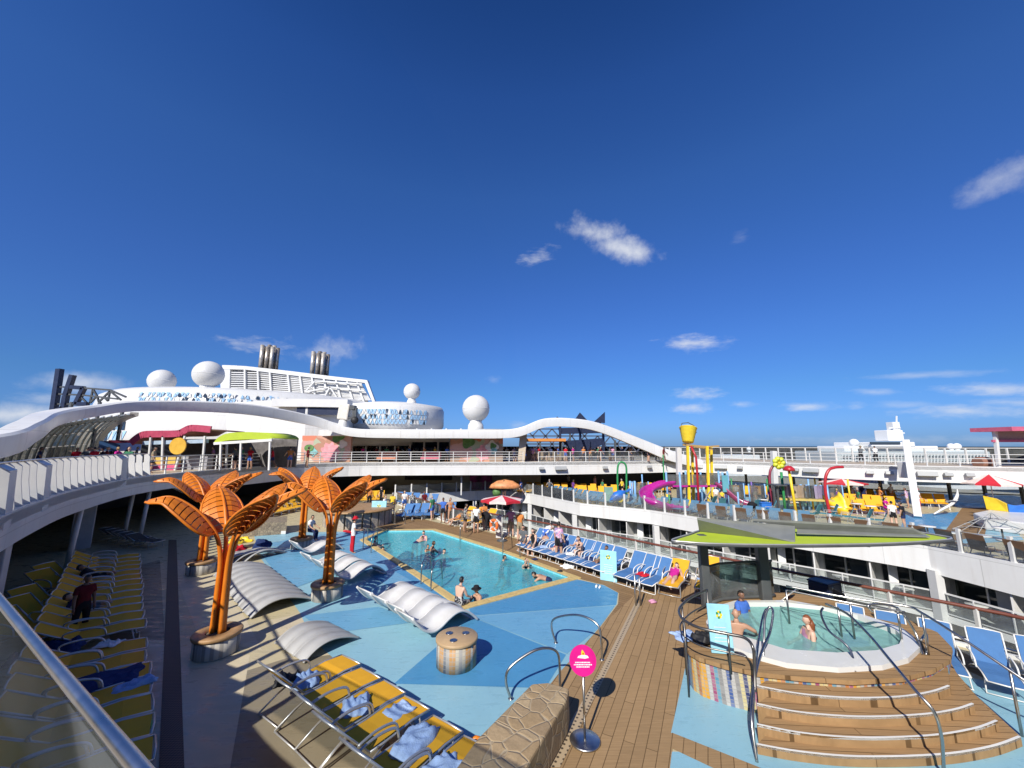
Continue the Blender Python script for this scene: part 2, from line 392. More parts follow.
# ================================================================== sky, sun, sea
SUNV = Vector((-.73, -1.60, 1.34)).normalized()
SUN_EL = math.asin(SUNV.z); SUN_ROT = math.atan2(SUNV.x, SUNV.y)
sun = bpy.data.lights.new('sun', 'SUN'); sun.energy = 5.0; sun.angle = R_(.5); sun.color = (1., .95, .86)
so = bpy.data.objects.new('sun', sun); COL.objects.link(so); so.rotation_euler = SUNV.to_track_quat('Z', 'Y').to_euler(); so.location = SUNV*60
W = bpy.data.worlds.new('World'); SC.world = W; W.use_nodes = True; nt = W.node_tree
bg = nt.nodes['Background']
sky = nt.nodes.new('ShaderNodeTexSky'); sky.sky_type = 'NISHITA'; sky.sun_disc = False; sky.sun_elevation = SUN_EL; sky.sun_rotation = SUN_ROT % (2*pi)
sky.air_density = SKY_AIR = 1.0; sky.dust_density = .25; sky.ozone_density = 4.5; sky.altitude = 0
hs = N(nt, 'ShaderNodeHueSaturation', _in={'Saturation': 1.22, 'Value': .92}); nt.links.new(sky.outputs[0], hs.inputs['Color'])
tcw = nt.nodes.new('ShaderNodeTexCoord'); dirv = tcw.outputs['Generated']
cn1 = noisen(nt, dirv, 16, 7, .62)
mpw = nt.nodes.new('ShaderNodeMapping'); mpw.inputs['Scale'].default_value = (1, 1, 3); nt.links.new(dirv, mpw.inputs[0])
cn2 = noisen(nt, mpw.outputs[0], 26, 7, .62)
def clouddot(c, e):
    n = N(nt, 'ShaderNodeVectorMath', operation='DOT_PRODUCT'); nt.links.new(dirv, n.inputs[0]); n.inputs[1].default_value = e; return n.outputs['Value']
cov = None
# px, py, half width, half height, tilt, density, noise gain
for (cx, cy, a, b_, tl, dens, k) in [(590, 232, 34, 12, .15, .85, 1.3), (622, 248, 32, 12, .25, .9, 1.3), (537, 257, 18, 8, -.4, .5, 1.3), (1000, 178, 34, 15, -.55, .42, 1.5), (693, 343, 28, 8, 0, .85, 1.),
        (697, 394, 21, 6, 0, .75, 1.), (693, 408, 19, 6, 0, .7, 1.), (741, 404, 13, 4, 0, .5, 1.), (809, 407, 22, 5, 0, .75, .9), (857, 406, 9, 4, 0, .35, 1.2),
        (922, 375, 44, 4, -.04, .4, .8), (1000, 389, 42, 7, 0, .75, .9), (960, 411, 42, 8, 0, .62, 1.0), (873, 392, 18, 4, 0, .38, .9), (1010, 402, 30, 5, 0, .45, .9), (905, 405, 26, 4, 0, .3, .9), (320, 351, 34, 15, -.15, .6, 1.5), (258, 345, 32, 8, .1, .4, 1.6),
        (20, 414, 46, 12, -.12, 1.0, .9), (80, 384, 30, 11, 0, .75, 1.0), (14, 434, 60, 9, 0, .6, .9), (60, 398, 40, 8, -.1, .35, 1.2), (494, 380, 9, 4, 0, .2, 1.2), (741, 237, 8, 7, 0, .1, 1.4), (518, 425, 10, 4, 0, .25, 1.2), (905, 440, 150, 5, 0, .2, 1.4)]:
    c = ray(cx, cy).normalized(); e1 = (ray(cx+20, cy+20*tl)-ray(cx-20, cy-20*tl)); e1 = (e1-c*e1.dot(c)).normalized(); e2 = c.cross(e1)
    sc = 384/ray(cx, cy).length
    u = mathn(nt, 'MULTIPLY', clouddot(c, e1), sc*ray(cx, cy).length**2/a*.8); v = mathn(nt, 'MULTIPLY', clouddot(c, e2), sc*ray(cx, cy).length**2/b_*.8)
    r = mathn(nt, 'SQRT', mathn(nt, 'ADD', mathn(nt, 'MULTIPLY', u, u), mathn(nt, 'MULTIPLY', v, v)))
    f = mathn(nt, 'SUBTRACT', 1.05, r); f = mathn(nt, 'ADD', f, mathn(nt, 'MULTIPLY', mathn(nt, 'SUBTRACT', cn2 if b_ < 9 else cn1, .54), k*1.75))
    f = mathn(nt, 'MULTIPLY', f, mathn(nt, 'GREATER_THAN', clouddot(c, c), .6))
    s = N(nt, 'ShaderNodeMapRange', interpolation_type='SMOOTHSTEP', _in={'From Min': -.05, 'From Max': 1.35, 'To Min': 0., 'To Max': dens}); nt.links.new(f, s.inputs[0])
    cov = s.outputs[0] if cov is None else mathn(nt, 'MAXIMUM', cov, s.outputs[0])
sxw = nt.nodes.new('ShaderNodeSeparateXYZ'); nt.links.new(dirv, sxw.inputs[0])
air = ramp(nt, sxw.outputs[2], [(0., (.19, .35, .82)), (.022, (.21, .37, .83)), (.131, (.34, .49, .75)), (.25, (.5, .57, .85)), (.367, (.6, .62, .91)), (.57, (.7, .71, .97)), (.715, (.56, .63, .93)), (.811, (.36, .49, .76)), (1., (.15, .24, .42))])
skyc = mixrgb(nt, cov, mixrgb(nt, 1., hs.outputs[0], air, 'MULTIPLY'), (5.2, 5.4, 5.8))
nt.links.new(skyc, bg.inputs['Color']); bg.inputs['Strength'].default_value = .125
SC.view_settings.view_transform = 'Standard'; SC.view_settings.look = 'None'; SC.view_settings.exposure = .26; SC.view_settings.gamma = 1
SC.cycles.max_bounces = 8; SC.cycles.transparent_max_bounces = 16; SC.cycles.caustics_reflective = False; SC.cycles.caustics_refractive = False
SC.cycles.use_denoising = True
m, nt_, b, out = nodes_of('sea water'); b.inputs['Base Color'].default_value = (.03, .085, .19, 1); b.inputs['Roughness'].default_value = .35; b.inputs['Specular IOR Level'].default_value = .25
bumpn(nt_, noisen(nt_, coords(nt_, scale=(.02, .02, .02)), 1., 6), b, .8, 3.)
sea = MB(); sea.lathe([(0, 0), (300, 0), (3000, 0), (42000, 0)], (0, 0, -42), 96); tag(sea.build('sea', m), kind='structure')
# ================================================================== plan of the decks
RAILN = [(-11, 37.8)]+[g2(*p, .95) for p in ((453, 510), (485, 514), (517, 520), (585, 532), (656, 547), (725, 561), (800, 577), (880, 593), (950, 607), (1024, 622))]+[(14.6, 7), (17, 0), (19, -8)]
FAR = [(-12.5, 42.6)]+[g2(*p) for p in ((440, 494), (475, 492), (500, 491.5), (530, 495), (580, 505), (650, 512), (700, 520), (800, 532), (900, 545), (928, 549), (1024, 568))]+[(27.5, 9), (31, -8)]
GAP = RAILN+list(reversed(FAR))
POOL = [g2(*p) for p in ((366, 540), (420, 574), (466, 605), (570, 578), (500, 552), (432, 530.5), (386, 531))]
deck = MB(); deck.sheet([(-60, -14), (62, -14), (62, 40), (46, 72), (-60, 72)], [POOL, GAP], 0)
tag(deck.build('pool_deck', BEIGE), kind='structure')
TEAK1 = teak('teak planks along walkway', -R_(63.2), .2); TEAK2 = teak('teak planks around pool', -R_(-42), .17, (.27, .17, .085)); TEAK3 = teak('teak planks on steps', R_(4), .17, (.33, .205, .1), 9.)
PX = lambda *L, z=0.: [g2(x, y, z) for x, y in L]
# blue wading floor, facet by facet
wade = MB(); wz = .006
WADE = PX((253, 533), (386, 531), (366, 540), (420, 574), (466, 605), (570, 578), (604, 585.5), (618, 593), (617, 604), (600, 627), (560, 672), (520, 722), (492, 757), (472, 772), (440, 745), (395, 705), (345, 668), (312, 640), (300, 613), (282, 588), (262, 560))
wade.sheet(WADE, [], .004, 0)
for q, mm in ((PX((471, 616), (468, 604.5), (520, 590.5), (570, 578), (604, 585.5), (618, 593), (616, 605)), 2), (PX((394, 684), (471, 617), (566, 655), (545, 689), (530, 688)), 2),
              (PX((471, 616.7), (615, 605.7), (600, 627), (567, 654)), 1), (PX((303, 616), (379, 607), (418, 622), (327, 634)), 1), (PX((258, 545), (330, 533), (384, 531.3), (367, 540), (330, 552)), 1),
              (PX((330, 553), (366, 541), (420, 574.5), (464, 605), (440, 612), (395, 590)), 1), (PX((392, 570), (396, 560), (420, 575), (464, 604), (455, 606)), 2), (PX((262, 556), (300, 548), (330, 575), (290, 590)), 1)):
    wz += .0012; wade.sheet(q, [], wz, mm)
tag(wade.build('wading_floor', [BL1, BL2, BL3]), kind='structure')
bf = MB()
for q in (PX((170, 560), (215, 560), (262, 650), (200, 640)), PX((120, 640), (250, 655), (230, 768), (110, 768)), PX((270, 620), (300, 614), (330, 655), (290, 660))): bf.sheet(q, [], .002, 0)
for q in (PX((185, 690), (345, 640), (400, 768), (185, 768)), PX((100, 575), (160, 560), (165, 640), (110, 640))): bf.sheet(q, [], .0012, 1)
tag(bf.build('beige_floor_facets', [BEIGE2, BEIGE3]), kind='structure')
tk = MB()
tk.sheet(PX((572, 577), (604, 585), (619, 593), (618, 604), (600, 628), (640, 590))+[g2(690, 580)]+[(p[0]-.35, p[1]-.3) for p in reversed(RAILN[1:7])]+[(-9.6, 33), (-9.9, 28)]+PX((386, 530), (432, 529.5), (500, 551)), [], .0045)
tag(tk.build('poolside_teak', TEAK2), kind='structure')
tk = MB(); tk.sheet(PX((600, 627.5), (640, 590), (690, 580), (720, 580), (690, 640), (687, 665), (676, 720), (668, 790), (460, 800), (472, 772), (520, 722), (560, 672)), [], .005)
tag(tk.build('walkway_teak', TEAK1), kind='structure')
tk = MB(); tk.sheet([g2(660, 560), g2(720, 590), g2(900, 640), g2(1010, 690), (15, 7.2), (15.5, 4), (17.6, -3), (16.6, 0), (14.3, 7), (11.9, 10.6)]+[(p[0]-.3, p[1]-.3) for p in reversed(RAILN[5:10])], [], .004)
tag(tk.build('rail_side_teak', TEAK2), kind='structure')
lb = MB(); lb.sheet(PX((687, 660), (671, 733), (757, 776), (762, 660)), [], .0052); lb.sheet(PX((672, 752), (666, 800), (760, 860), (1060, 860), (1060, 700), (960, 675), (930, 690), (757, 700), (745, 752)), [], .0056)
tag(lb.build('light_blue_floor', BL1), kind='structure')
tk = MB(); tk.sheet(PX((672, 733), (670, 748), (780, 800), (850, 812), (760, 768)), [], .0078); tag(tk.build('teak_border', TEAK1), kind='structure')
# drains
dm, nt_, b, out = nodes_of('slotted drain'); v = coords(nt_, rot=(0, 0, -R_(46)))
br = N(nt_, 'ShaderNodeTexChecker', _in={'Scale': 26., 'Color1': (.035, .03, .028, 1), 'Color2': (.13, .085, .06, 1)}); nt_.links.new(v, br.inputs[0]); nt_.links.new(br.outputs[0], b.inputs['Base Color']); b.inputs['Roughness'].default_value = .6
dr = MB(); dr.sheet(PX((158, 790), (185, 790), (176.5, 540), (168.5, 540)), [], .012); tag(dr.build('deck_drain', dm), kind='structure')
dm2, nt_, b, out = nodes_of('perforated drain'); v = coords(nt_, rot=(0, 0, -R_(63)))
vo = N(nt_, 'ShaderNodeTexVoronoi', _in={'Scale': 9., 'Randomness': 0.}); nt_.links.new(v, vo.inputs['Vector']); nt_.links.new(ramp(nt_, vo.outputs['Distance'], [(.2, (.06, .045, .03)), (.3, (.42, .32, .2))]), b.inputs['Base Color'])
dr = MB(); dr.sheet(PX((635, 603), (641, 604), (560, 768), (543, 768), (600, 672)), [], .012); tag(dr.build('walkway_drain', dm2), kind='structure')
# ================================================================== swimming pool
pb = MB(); zb = -1.35
pb.strip(POOL+[POOL[0]], zb, 0.03, 0, 0); pb.sheet(POOL, [], zb, 0)
pt = thing('swimming_pool', 'turquoise swimming pool with sand coloured coping in the blue wading floor', 'pool', (0, 0, 0))
m, nt_, b, out = nodes_of('turquoise pool tile'); v = coords(nt_); br = N(nt_, 'ShaderNodeTexBrick', offset=0., _in={'Color1': (.17,.57,.66,1), 'Color2': (.21,.62,.7,1), 'Mortar': (.36,.68,.73,1), 'Scale': 1., 'Mortar Size': .012, 'Brick Width': .3, 'Row Height': .3}); nt_.links.new(v, br.inputs[0])
wv = N(nt_, 'ShaderNodeTexVoronoi', feature='SMOOTH_F1', _in={'Scale': 2.2, 'Smoothness': .6}); nt_.links.new(v, wv.inputs['Vector'])
nt_.links.new(br.outputs[0], b.inputs['Base Color'])
pb.build('basin', m, pt)
pw = MB()
xs = [p[0] for p in POOL]; ys = [p[1] for p in POOL]
pw.sheet(POOL, [], -.07); pw.build('water', POOLW, pt)
cp = MB()
def ring_strip(mb, P, w, z0, z1, m=0, closed=True):
    n = len(P); V = [Vector(p) for p in P]; off = []
    ar = sum(V[i].x*V[(i+1) % n].y-V[(i+1) % n].x*V[i].y for i in range(n)); sg = 1 if ar > 0 else -1
    for i in range(n):
        a = V[(i-1) % n] if closed or i else V[i]; c = V[(i+1) % n] if closed or i < n-1 else V[i]; d1 = (V[i]-a); d2 = (c-V[i])
        d1 = d1.normalized() if d1.length > 1e-6 else d2.normalized(); d2 = d2.normalized() if d2.length > 1e-6 else d1
        nn = (Vector((d1.y, -d1.x))+Vector((d2.y, -d2.x))); nn = nn.normalized()*sg; k = max(.5, nn.dot(Vector((d1.y, -d1.x))*sg)); off.append(V[i]+nn*w/k)
    A = mb.add([(p.x, p.y, z0) for p in V]); B = mb.add([(p.x, p.y, z1) for p in V]); C = mb.add([(p.x, p.y, z1) for p in off]); D = mb.add([(p.x, p.y, z0) for p in off])
    for i in range(n if closed else n-1):
        j = (i+1) % n; mb.face((A+i, A+j, B+j, B+i), m); mb.face((B+i, B+j, C+j, C+i), m); mb.face((C+i, C+j, D+j, D+i), m)
    return [(p.x, p.y) for p in off]
ring_strip(cp, POOL, .32, .0, .05, 0); cp.build('coping', SANDC, pt, bevel=.012)
# ================================================================== central gap: floors below and cabin balconies
gp = MB(); gp.sheet([(-30, -14), (45, -14), (45, 55), (-30, 55)], [], -9.5); tag(gp.build('lower_courtyard', mk('courtyard paving', (.16, .17, .15), .7)), kind='structure')
fs = MB(); lo = [-.95]*7+[-.95, -1.05, -1.15, -1.2, -1.3, -1.4, -1.5]
fs.strip(FAR, lo[:len(FAR)], .14, .3, 0, 1)
tag(fs.build('deck_edge_fascia', FASC), kind='structure')
fs = MB(); fs.strip(RAILN, -1.2, .1, .12, 0, -1); fs.strip([(p[0]+.1, p[1]+.1) for p in RAILN], -9, -1.2, .2, 1, -1)
tag(fs.build('near_deck_edge', [WHITE, GREYP]), kind='structure')
cab = thing('cabin_block', 'white cabin facade with balconies and dark glass doors below the splash deck', 'building', (0, 0, 0))
def offs(P, d):
    V = [Vector(p) for p in P]; out = []
    for i in range(len(V)):
        t = (V[min(i+1, len(V)-1)]-V[max(i-1, 0)]).normalized(); out.append((V[i]+Vector((-t.y, t.x))*d))
    return [(p.x, p.y) for p in out]
FA = resample(FAR[2:], 2.6); FB = offs([tuple(p) for p in FA], 1.7)
FA = [tuple(p) for p in FA]
wb = MB(); wb.strip(FB, -9.5, -.9, .2, 0, 1); wb.build('wall', mk('grey cabin wall', (.42, .43, .42), .5), cab)  # even grey wall colour
sl = MB()
for z in (-3.15, -5.85): sl.strip(FA, z-.3, z, 1.75, 0, 1)
sl.build('balcony_slab', WHITE2, cab)
for k in range(len(FA)-1):
    a, b2 = Vector(FA[k]), Vector(FA[k+1]); c, d = Vector(FB[k]), Vector(FB[k+1])
    for lv, (z0, z1) in enumerate(((-3.12, -1.0), (-5.8, -3.5))):
        if lv and k % 2 and k < 12: pass
        p = c.lerp(d, .12); q = c.lerp(d, .9); inw = (a-c).normalized()*.03
        dm_ = MB(); dm_.bar((*((p+q)/2+inw), z0+.05), (*((p+q)/2+inw), z1-.3), (q-p).length, .05, 0, up=(inw.x, inw.y, 0)); w = dm_.build('window', CABG, cab)
        fr = MB()
        for t in (0, .5, 1.):
            s = p.lerp(q, t)+inw*1.8; fr.bar((*s, z0), (*s, z1-.28), .07, .07)
        fr.bar((*(p+inw*1.8), z1-.28), (*(q+inw*1.8), z1-.28), .07); fr.build('frame', GREYP if k % 3 else WHITE2, w)
        pn = MB(); pn.bar((*c.lerp(a, .05), (z0+z1)/2), (*c.lerp(a, .92), (z0+z1)/2), .07, (z1-z0)*.96); pn.build('balcony_divider', WHITE2, cab)
        rl = MB(); rl.bar((*a.lerp(c, .03), z0+1.05), (*b2.lerp(d, .03), z0+1.05), .07); rl.bar((*a.lerp(c, .03), z0+.08), (*b2.lerp(d, .03), z0+.08), .05)
        for t in (0, .5): rl.bar((*a.lerp(b2, t), z0), (*a.lerp(b2, t), z0+1.05), .05)
        rl.build('balcony_rail', WHITE, cab)
        gl = MB(); s0 = a.lerp(c, .035); s1 = b2.lerp(d, .035); gl.bar((*s0, z0+.55), (*s1, z0+.55), .015, .9); gl.build('balcony_glass', HAZEG, cab)
        if (k+lv) % 2 == 0:
            cu = MB(); s = c.lerp(d, .28)+inw*6
            cu.bar((*s, z0+.1), (*(s+inw*3), z1-.1), .35, .1); cu.bar((*(s+inw*4), z0+.1), (*(s+inw*8), z0+1.2), .3, .12)
            cu.bar((*(s+inw*14), z0+.1), (*(s+inw*10), z1-.1), .5, .05); cu.build('curtain', mk('white curtain cloth', (.75, .76, .74), .9), cab)
    if k % 3 == 0:
        cl = MB(); s = Vector(FA[k]); cl.box((s.x, s.y, -5.2), (.42, .42, 8.4)); cl.build('column', WHITE, cab)
tbm = MB(); tbm.lathe([(.3, 0), (.3, .03), (.04, .05), (.04, .68), (.4, .7), (.4, .74), (0, .74)], (0, 0, 0), 14)
tb0 = None
for k in range(6, len(FA)-1):
    p = Vector(FA[k]).lerp(Vector(FB[k+1]), .42)
    if tb0 is None: tb0 = tag(tbm.build('balcony_table', WHITE2), 'round white table on a cabin balcony across the open well', 'table', 'tables on the cabin balconies'); tb0.location = (p.x, p.y, -3.12)
    else: o = tb0.copy(); COL.objects.link(o); o.location = (p.x, p.y, -3.12)
# ================================================================== upper deck ring
UE = [(9, -5.2), (0, .2), (-2.29, 1.4), (-5.1, 2.75), (-7.6, 4.6), (-10.6, 7.9), (-12.4, 9.6), (-15.2, 12.8), (-17.9, 16.4), (-21.3, 22.5), (-22.2, 28), (-21.9, 33), (-20.4, 38.6), (-16, 42), (-6.4, 43), (3, 43.6), (10.5, 45), (22.8, 47.4), (32.4, 37.8), (41.3, 32.7), (60, 25)]
UEs = [tuple(p) for p in spline([(*p, 0) for p in UE[2:]], 5)]; UEs = [UE[0], UE[1]]+[(p[0], p[1]) for p in UEs]
OUT = [(66, 32), (47, 40.5), (38, 46), (30, 58), (20, 66), (-58, 66), (-58, 46), (-42, 22), (-29, 6), (-16, -12), (9, -14)]
ud = MB(); ud.prism(UEs+OUT, 3.3, 3.6, 0, 1, 1)
tag(ud.build('upper_deck', [mk('upper deck floor', (.46, .38, .27), .6, var=.1, scale=1.5), WHITE]), kind='structure')
hh = [2.75 if i < 8 else (2.7 if p[1] < 26 and p[0] < 0 else 2.25) for i, p in enumerate(UEs)]
uf = MB(); uf.strip(UEs, hh, 3.66, .25, 0, -1 if False else 1)
uf2 = uf.build('upper_deck_fascia', FASC); tag(uf2, kind='structure')
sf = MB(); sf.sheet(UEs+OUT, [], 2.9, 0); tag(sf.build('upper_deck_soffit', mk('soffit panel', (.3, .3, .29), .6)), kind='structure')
# back walls of the covered decks
bw = thing('covered_deck_wall', 'dark recessed wall with bar openings under the upper deck', 'wall', (0, 0, 0))
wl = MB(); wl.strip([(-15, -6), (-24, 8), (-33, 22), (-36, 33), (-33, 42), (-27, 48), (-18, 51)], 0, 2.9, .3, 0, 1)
wl.strip([(3.8, 52), (12, 53), (26, 56.5)], 0, 2.9, .3, 0, 1); wl.build('dark_wall', mk('dark grey wall', (.035, .035, .038), .5), bw)  # even dark grey wall colour
wl = MB(); wl.strip([(-18, 51), (-8, 50), (-.5, 50), (3.8, 52)], 0, 2.9, .3, 0, 1); wl.build('cream_wall', CREAM, bw)
wl = MB(); wl.bar((-13.6, 50.2, 1.75), (-7.6, 49.7, 1.75), .25, 1.2); wl.build('bar_opening', BLACK, bw)
for (px0, px1, yy) in ((470, 492, 49.6),):
    wl = MB(); wl.bar(Yp(px0, 480, yy), Yp(px1, 480, yy), .2, 2.6); wl.build('mural_panel', mk('purple flower mural', (.3, .03, .16), .6, var=.8, scale=1.2), bw)
# ================================================================== white canopy beam over the upper deck
BAND = [(-25, 5, 4.0, 1.1), (-24.6, 12, 4.9, 1.2), (-23.9, 18, 5.9, 1.15), (-25.6, 21, 6.7, 1.0), (-28.2, 24, 7.5, .85), (-29.4, 27, 8.2, .8), (-28.6, 30, 8.95, .85), (-25, 36, 9.35, 1.0), (-21.2, 41, 8.6, 1.05), (-17.6, 42.2, 7.35, .9), (-12, 42.6, 7.2, .95), (-6.4, 42.9, 7.2, .95), (-1.4, 43.2, 7.2, .95), (1, 43.4, 7.5, 1.0), (3.8, 43.7, 8.5, 1.0), (7.5, 44.3, 8.5, 1.0), (10.5, 44.9, 7.95, 1.05), (15.2, 45.9, 6.3, 1.2), (19, 46.5, 4.9, 1.3), (23, 47.2, 3.75, 1.0)]
bs = spline([(b[0], b[1], b[2]) for b in BAND], 6); hs_ = spline([(b[3], 0, 0) for b in BAND], 6)
beam = MB(); P2 = [Vector((p.x, p.y)) for p in bs]; nb = len(bs); rows = []
for i in range(nb):
    t = (P2[min(i+1, nb-1)]-P2[max(i-1, 0)]).normalized(); nrm = Vector((-t.y, t.x)) * (1 if True else -1)
    # outward from the pool = left of travel direction
    h = hs_[i].x; z = bs[i].z; w = 1.0
    prof = [(0, -h), (-.06, -h*.6), (-.04, -.12), (.12, 0), (w, -.05), (w, -h*.6), (.6, -h*.98)]
    rows.append(beam.add([(P2[i].x+nrm.x*a, P2[i].y+nrm.y*a, z+b) for a, b in prof]))
k = 7
for i in range(nb-1):
    for j in range(k): beam.face((rows[i]+j, rows[i+1]+j, rows[i+1]+(j+1) % k, rows[i]+(j+1) % k), 1 if j in (5, 6) else 0, True)
beam.face([rows[0]+j for j in range(k)], 0); beam.face([rows[-1]+j for j in range(k)], 0)
cb_ = beam.build('canopy_beam', [FASC, mk('warm beam soffit', (.55, .48, .38), .6)])
e_ = cb_.modifiers.new('split', 'EDGE_SPLIT'); e_.split_angle = R_(35)
tag(cb_, 'long white swooping canopy beam framing the upper deck around the pool', 'canopy')
# flat roof behind it
fr = thing('flat_roof', 'flat white roof behind the canopy beam carrying a large round radome', 'roof', (0, 0, 0))
rf = MB(); rf.prism([(-19, 42.8), (-12, 43.5), (-6.4, 43.8), (-1.2, 44.1), (1.5, 46), (1.5, 56), (-23, 56), (-23, 46)], 6.55, 7.25); rf.build('roof_slab', [WHITE], fr, bevel=.05)
rf = MB()
for x_ in (-11, -9.3, -7.6, -5.9): rf.bar((x_, 44.6, 7.3), (x_-.6, 54, 7.3), .12, .2)
rf.build('roof_rib', WHITE2, fr)
# ------------------------------------------------------------------ glass vault on the left
gv = thing('glass_vault', 'curved ribbed glass vault along the left upper deck under the beam', 'glass roof', (0, 0, 0))
VI = [(-25, 17.6, 5.2), (-29.2, 23.8, 6.4), (-30.6, 27.4, 7.2), (-30, 30.5, 7.9)]; VO = [(-33, 21), (-36.5, 27.5), (-40.5, 34.5), (-45, 42)]
vi = spline(VI, 8); vo = [Vector((p[0], p[1], 3.6)) for p in spline([(*p, 0) for p in VO], 8)]
def vault(i, n=12):
    o = []
    for q in range(n+1):
        a = pi/2*q/n; s = math.sin(a)**1.15; c_ = math.cos(a)**.75
        o.append(Vector((vi[i].x+(vo[i].x-vi[i].x)*s, vi[i].y+(vo[i].y-vi[i].y)*s, 3.6+(vi[i].z-3.6)*c_)))
    return o
cur = [vault(i) for i in range(len(vi))]
for i in range(len(vi)):
    r = MB(); last = i >= len(vi)-1
    for q in range(12): r.bar(cur[i][q], cur[i][q+1], .5 if last else .1, .3 if last else .18)
    r.build('rib', WHITE if last else ALU, gv)
    if i < len(vi)-1:
        g = MB()
        for q in range(12): g.poly([cur[i][q], cur[i+1][q], cur[i+1][q+1], cur[i][q+1]])
        g.build('glass_panel', DARKG, gv)
r = MB()
for q in (3, 6, 9):
    for i in range(len(vi)-1): r.bar(cur[i][q], cur[i+1][q], .09, .09)
r.build('purlin', ALU, gv)
rd = MB(); p = Yp(18.5, 452, 8.8); rd.lathe([(0, -.02), (.1, -.02), (.1, .02), (0, .02)], (0, 0, 0), 16)
# ------------------------------------------------------------------ steel truss with backs of big letters
st = thing('steel_truss', 'dark steel truss with leaning posts rising beyond the glass vault', 'truss', (0, 0, 0))
D = 36
def L(mb, pts, w, d=None, h=None):
    for a, b in zip(pts, pts[1:]): mb.bar(Yp(*a, d or D), Yp(*b, d or D), w, h or w)
q = MB(); L(q, [(53, 416), (60, 369)], .42); q.build('leaning_post', NAVY, st)
q = MB(); L(q, [(55, 412), (64, 408), (66, 396), (73, 375)], .38); q.build('leaning_post', NAVY, st)
q = MB(); L(q, [(70, 387), (84, 388), (76, 404), (88, 404)], .34); q.build('leaning_post', NAVY, st)
q = MB(); L(q, [(58, 394), (82, 395), (118, 399)], .15); L(q, [(84, 388), (110, 390), (126, 397)], .15); L(q, [(56, 404), (74, 404)], .12); L(q, [(59, 387), (64, 387)], .12)
for a, b in (((80, 396), (88, 404)), ((93, 389), (90, 403)), ((93, 389), (97, 396)), ((97, 396), (90, 403)), ((97, 396), (99, 402)), ((99, 402), (110, 391)), ((110, 391), (108, 401)), ((110, 391), (121, 400)), ((104, 397), (108, 401))): L(q, [a, b], .13)
q.build('lattice', DGREY, st)
q = MB()
for x in (55, 72, 100, 124): q.bar(Vector((*Yp(x, 400, D).xy, 3.6)), Yp(x, 402, D), .2)
q.build('support_post', DGREY, st)
# ------------------------------------------------------------------ white superstructure behind
def tri_band(name, parent, c, rz, a0, a1, n, rows, sx=1., drop=.12, seed=1):
    """triangular panes set slightly proud of a drum; rz(z)=radius"""
    rnd = random.Random(seed); mb = MB()
    for r in range(len(rows)-1):
        z0, z1 = rows[r], rows[r+1]
        for i in range(n):
            for up in (0, 1):
                if rnd.random() < drop: continue
                mm = 0 if rnd.random() < .62 else (1 if rnd.random() < .45 else 2)
                A = lambda t: a0+(a1-a0)*t/n
                s = .1
                if up: tri = ((i+s, z0), (i+1-s, z0), (i+.5, z1))
                else: tri = ((i+.5+s, z1), (i+1.5-s, z1), (i+1, z0))
                cx = sum(t for t, _ in tri)/3; cz = sum(z for _, z in tri)/3
                pts = []
                for t, z in tri:
                    t = cx+(t-cx)*.82; z = cz+(z-cz)*.82; R = rz(z)+.05
                    pts.append((c[0]+R*sx*math.cos(A(t)), c[1]+R*math.sin(A(t)), z))
                mb.poly(pts, mm)
    return mb.build(name, [mk('blue window film', (.33, .52, .72), .2), mk('dark triangular pane', (.03, .05, .08), .1), WHITE2], parent, solid=.06)
ss = thing('ship_superstructure', 'white curved superstructure with blue triangle windows behind the left upper deck', 'building', (0, 0, 0))
C1 = (-47.5, 73); R1 = lambda z: 23.2-(z-3.6)*.16
mb = MB(); mb.lathe([(R1(3.6), 3.6), (R1(8), 8), (R1(11.5), 11.5), (R1(12.6)-.2, 12.9), (R1(12.6)-1.2, 13.5), (0, 13.7)], (*C1, 0), 96); mb.build('round_house', PLATE, ss)
tri_band('triangle_windows', ss, C1, R1, R_(-98), R_(-50), 30, [10.3, 11.1, 11.9, 12.6], drop=.25, seed=4)
tri_band('triangle_windows', ss, C1, R1, R_(-108), R_(-98), 5, [6.0, 7.4, 8.8], drop=.15, seed=9)
tri_band('triangle_windows', ss, C1, R1, R_(-66), R_(-56), 6, [4.2, 5.4, 6.6, 7.8], drop=.3, seed=6)
mb = MB(); mb.prism([(-41, 53), (-26, 48.5), (-21.8, 50), (-25, 66), (-40, 66)], 3.6, 11.3); mb.build('deck_house', PLATE, ss, bevel=.3)
mb = MB(); mb.bar(Yp(297, 411, 48.6), Yp(338, 411.5, 48.6), .1, .9); mb.build('dark_slot', NAVY, ss)
mb = MB(); mb.bar(Yp(275, 403, 49), Yp(350, 404, 49), 1.6, 1.0); mb.build('deck_edge', WHITE, ss)
rr = thing('round_lounge', 'white round lounge with a band of blue triangle windows right of the funnel', 'building', (0, 0, 0))
C2 = (-19.5, 63); 
mb = MB(); mb.lathe([(7.4, 7.2), (8.2, 8.6), (8.2, 11.0), (7.9, 11.6), (5, 12.1), (0, 12.2)], (*C2, 0), 64); mb.build('upper_drum', PLATE, rr)
mb = MB(); mb.lathe([(9.9, 5.4), (10.2, 5.6), (10.2, 6.5), (9.9, 6.6)], (-17.5, 58.5, 0), 64); mb.build('lower_band', WHITE, rr)
mb = MB(); mb.lathe([(8.6, 3.6), (8.6, 5.4)], (-17.5, 58.5, 0), 48); mb.build('dark_glazing', DARKG, rr)
tri_band('triangle_windows', rr, C2, lambda z: 8.22, R_(-135), R_(-38), 26, [8.5, 9.2, 9.9, 10.7], drop=.06, seed=12)
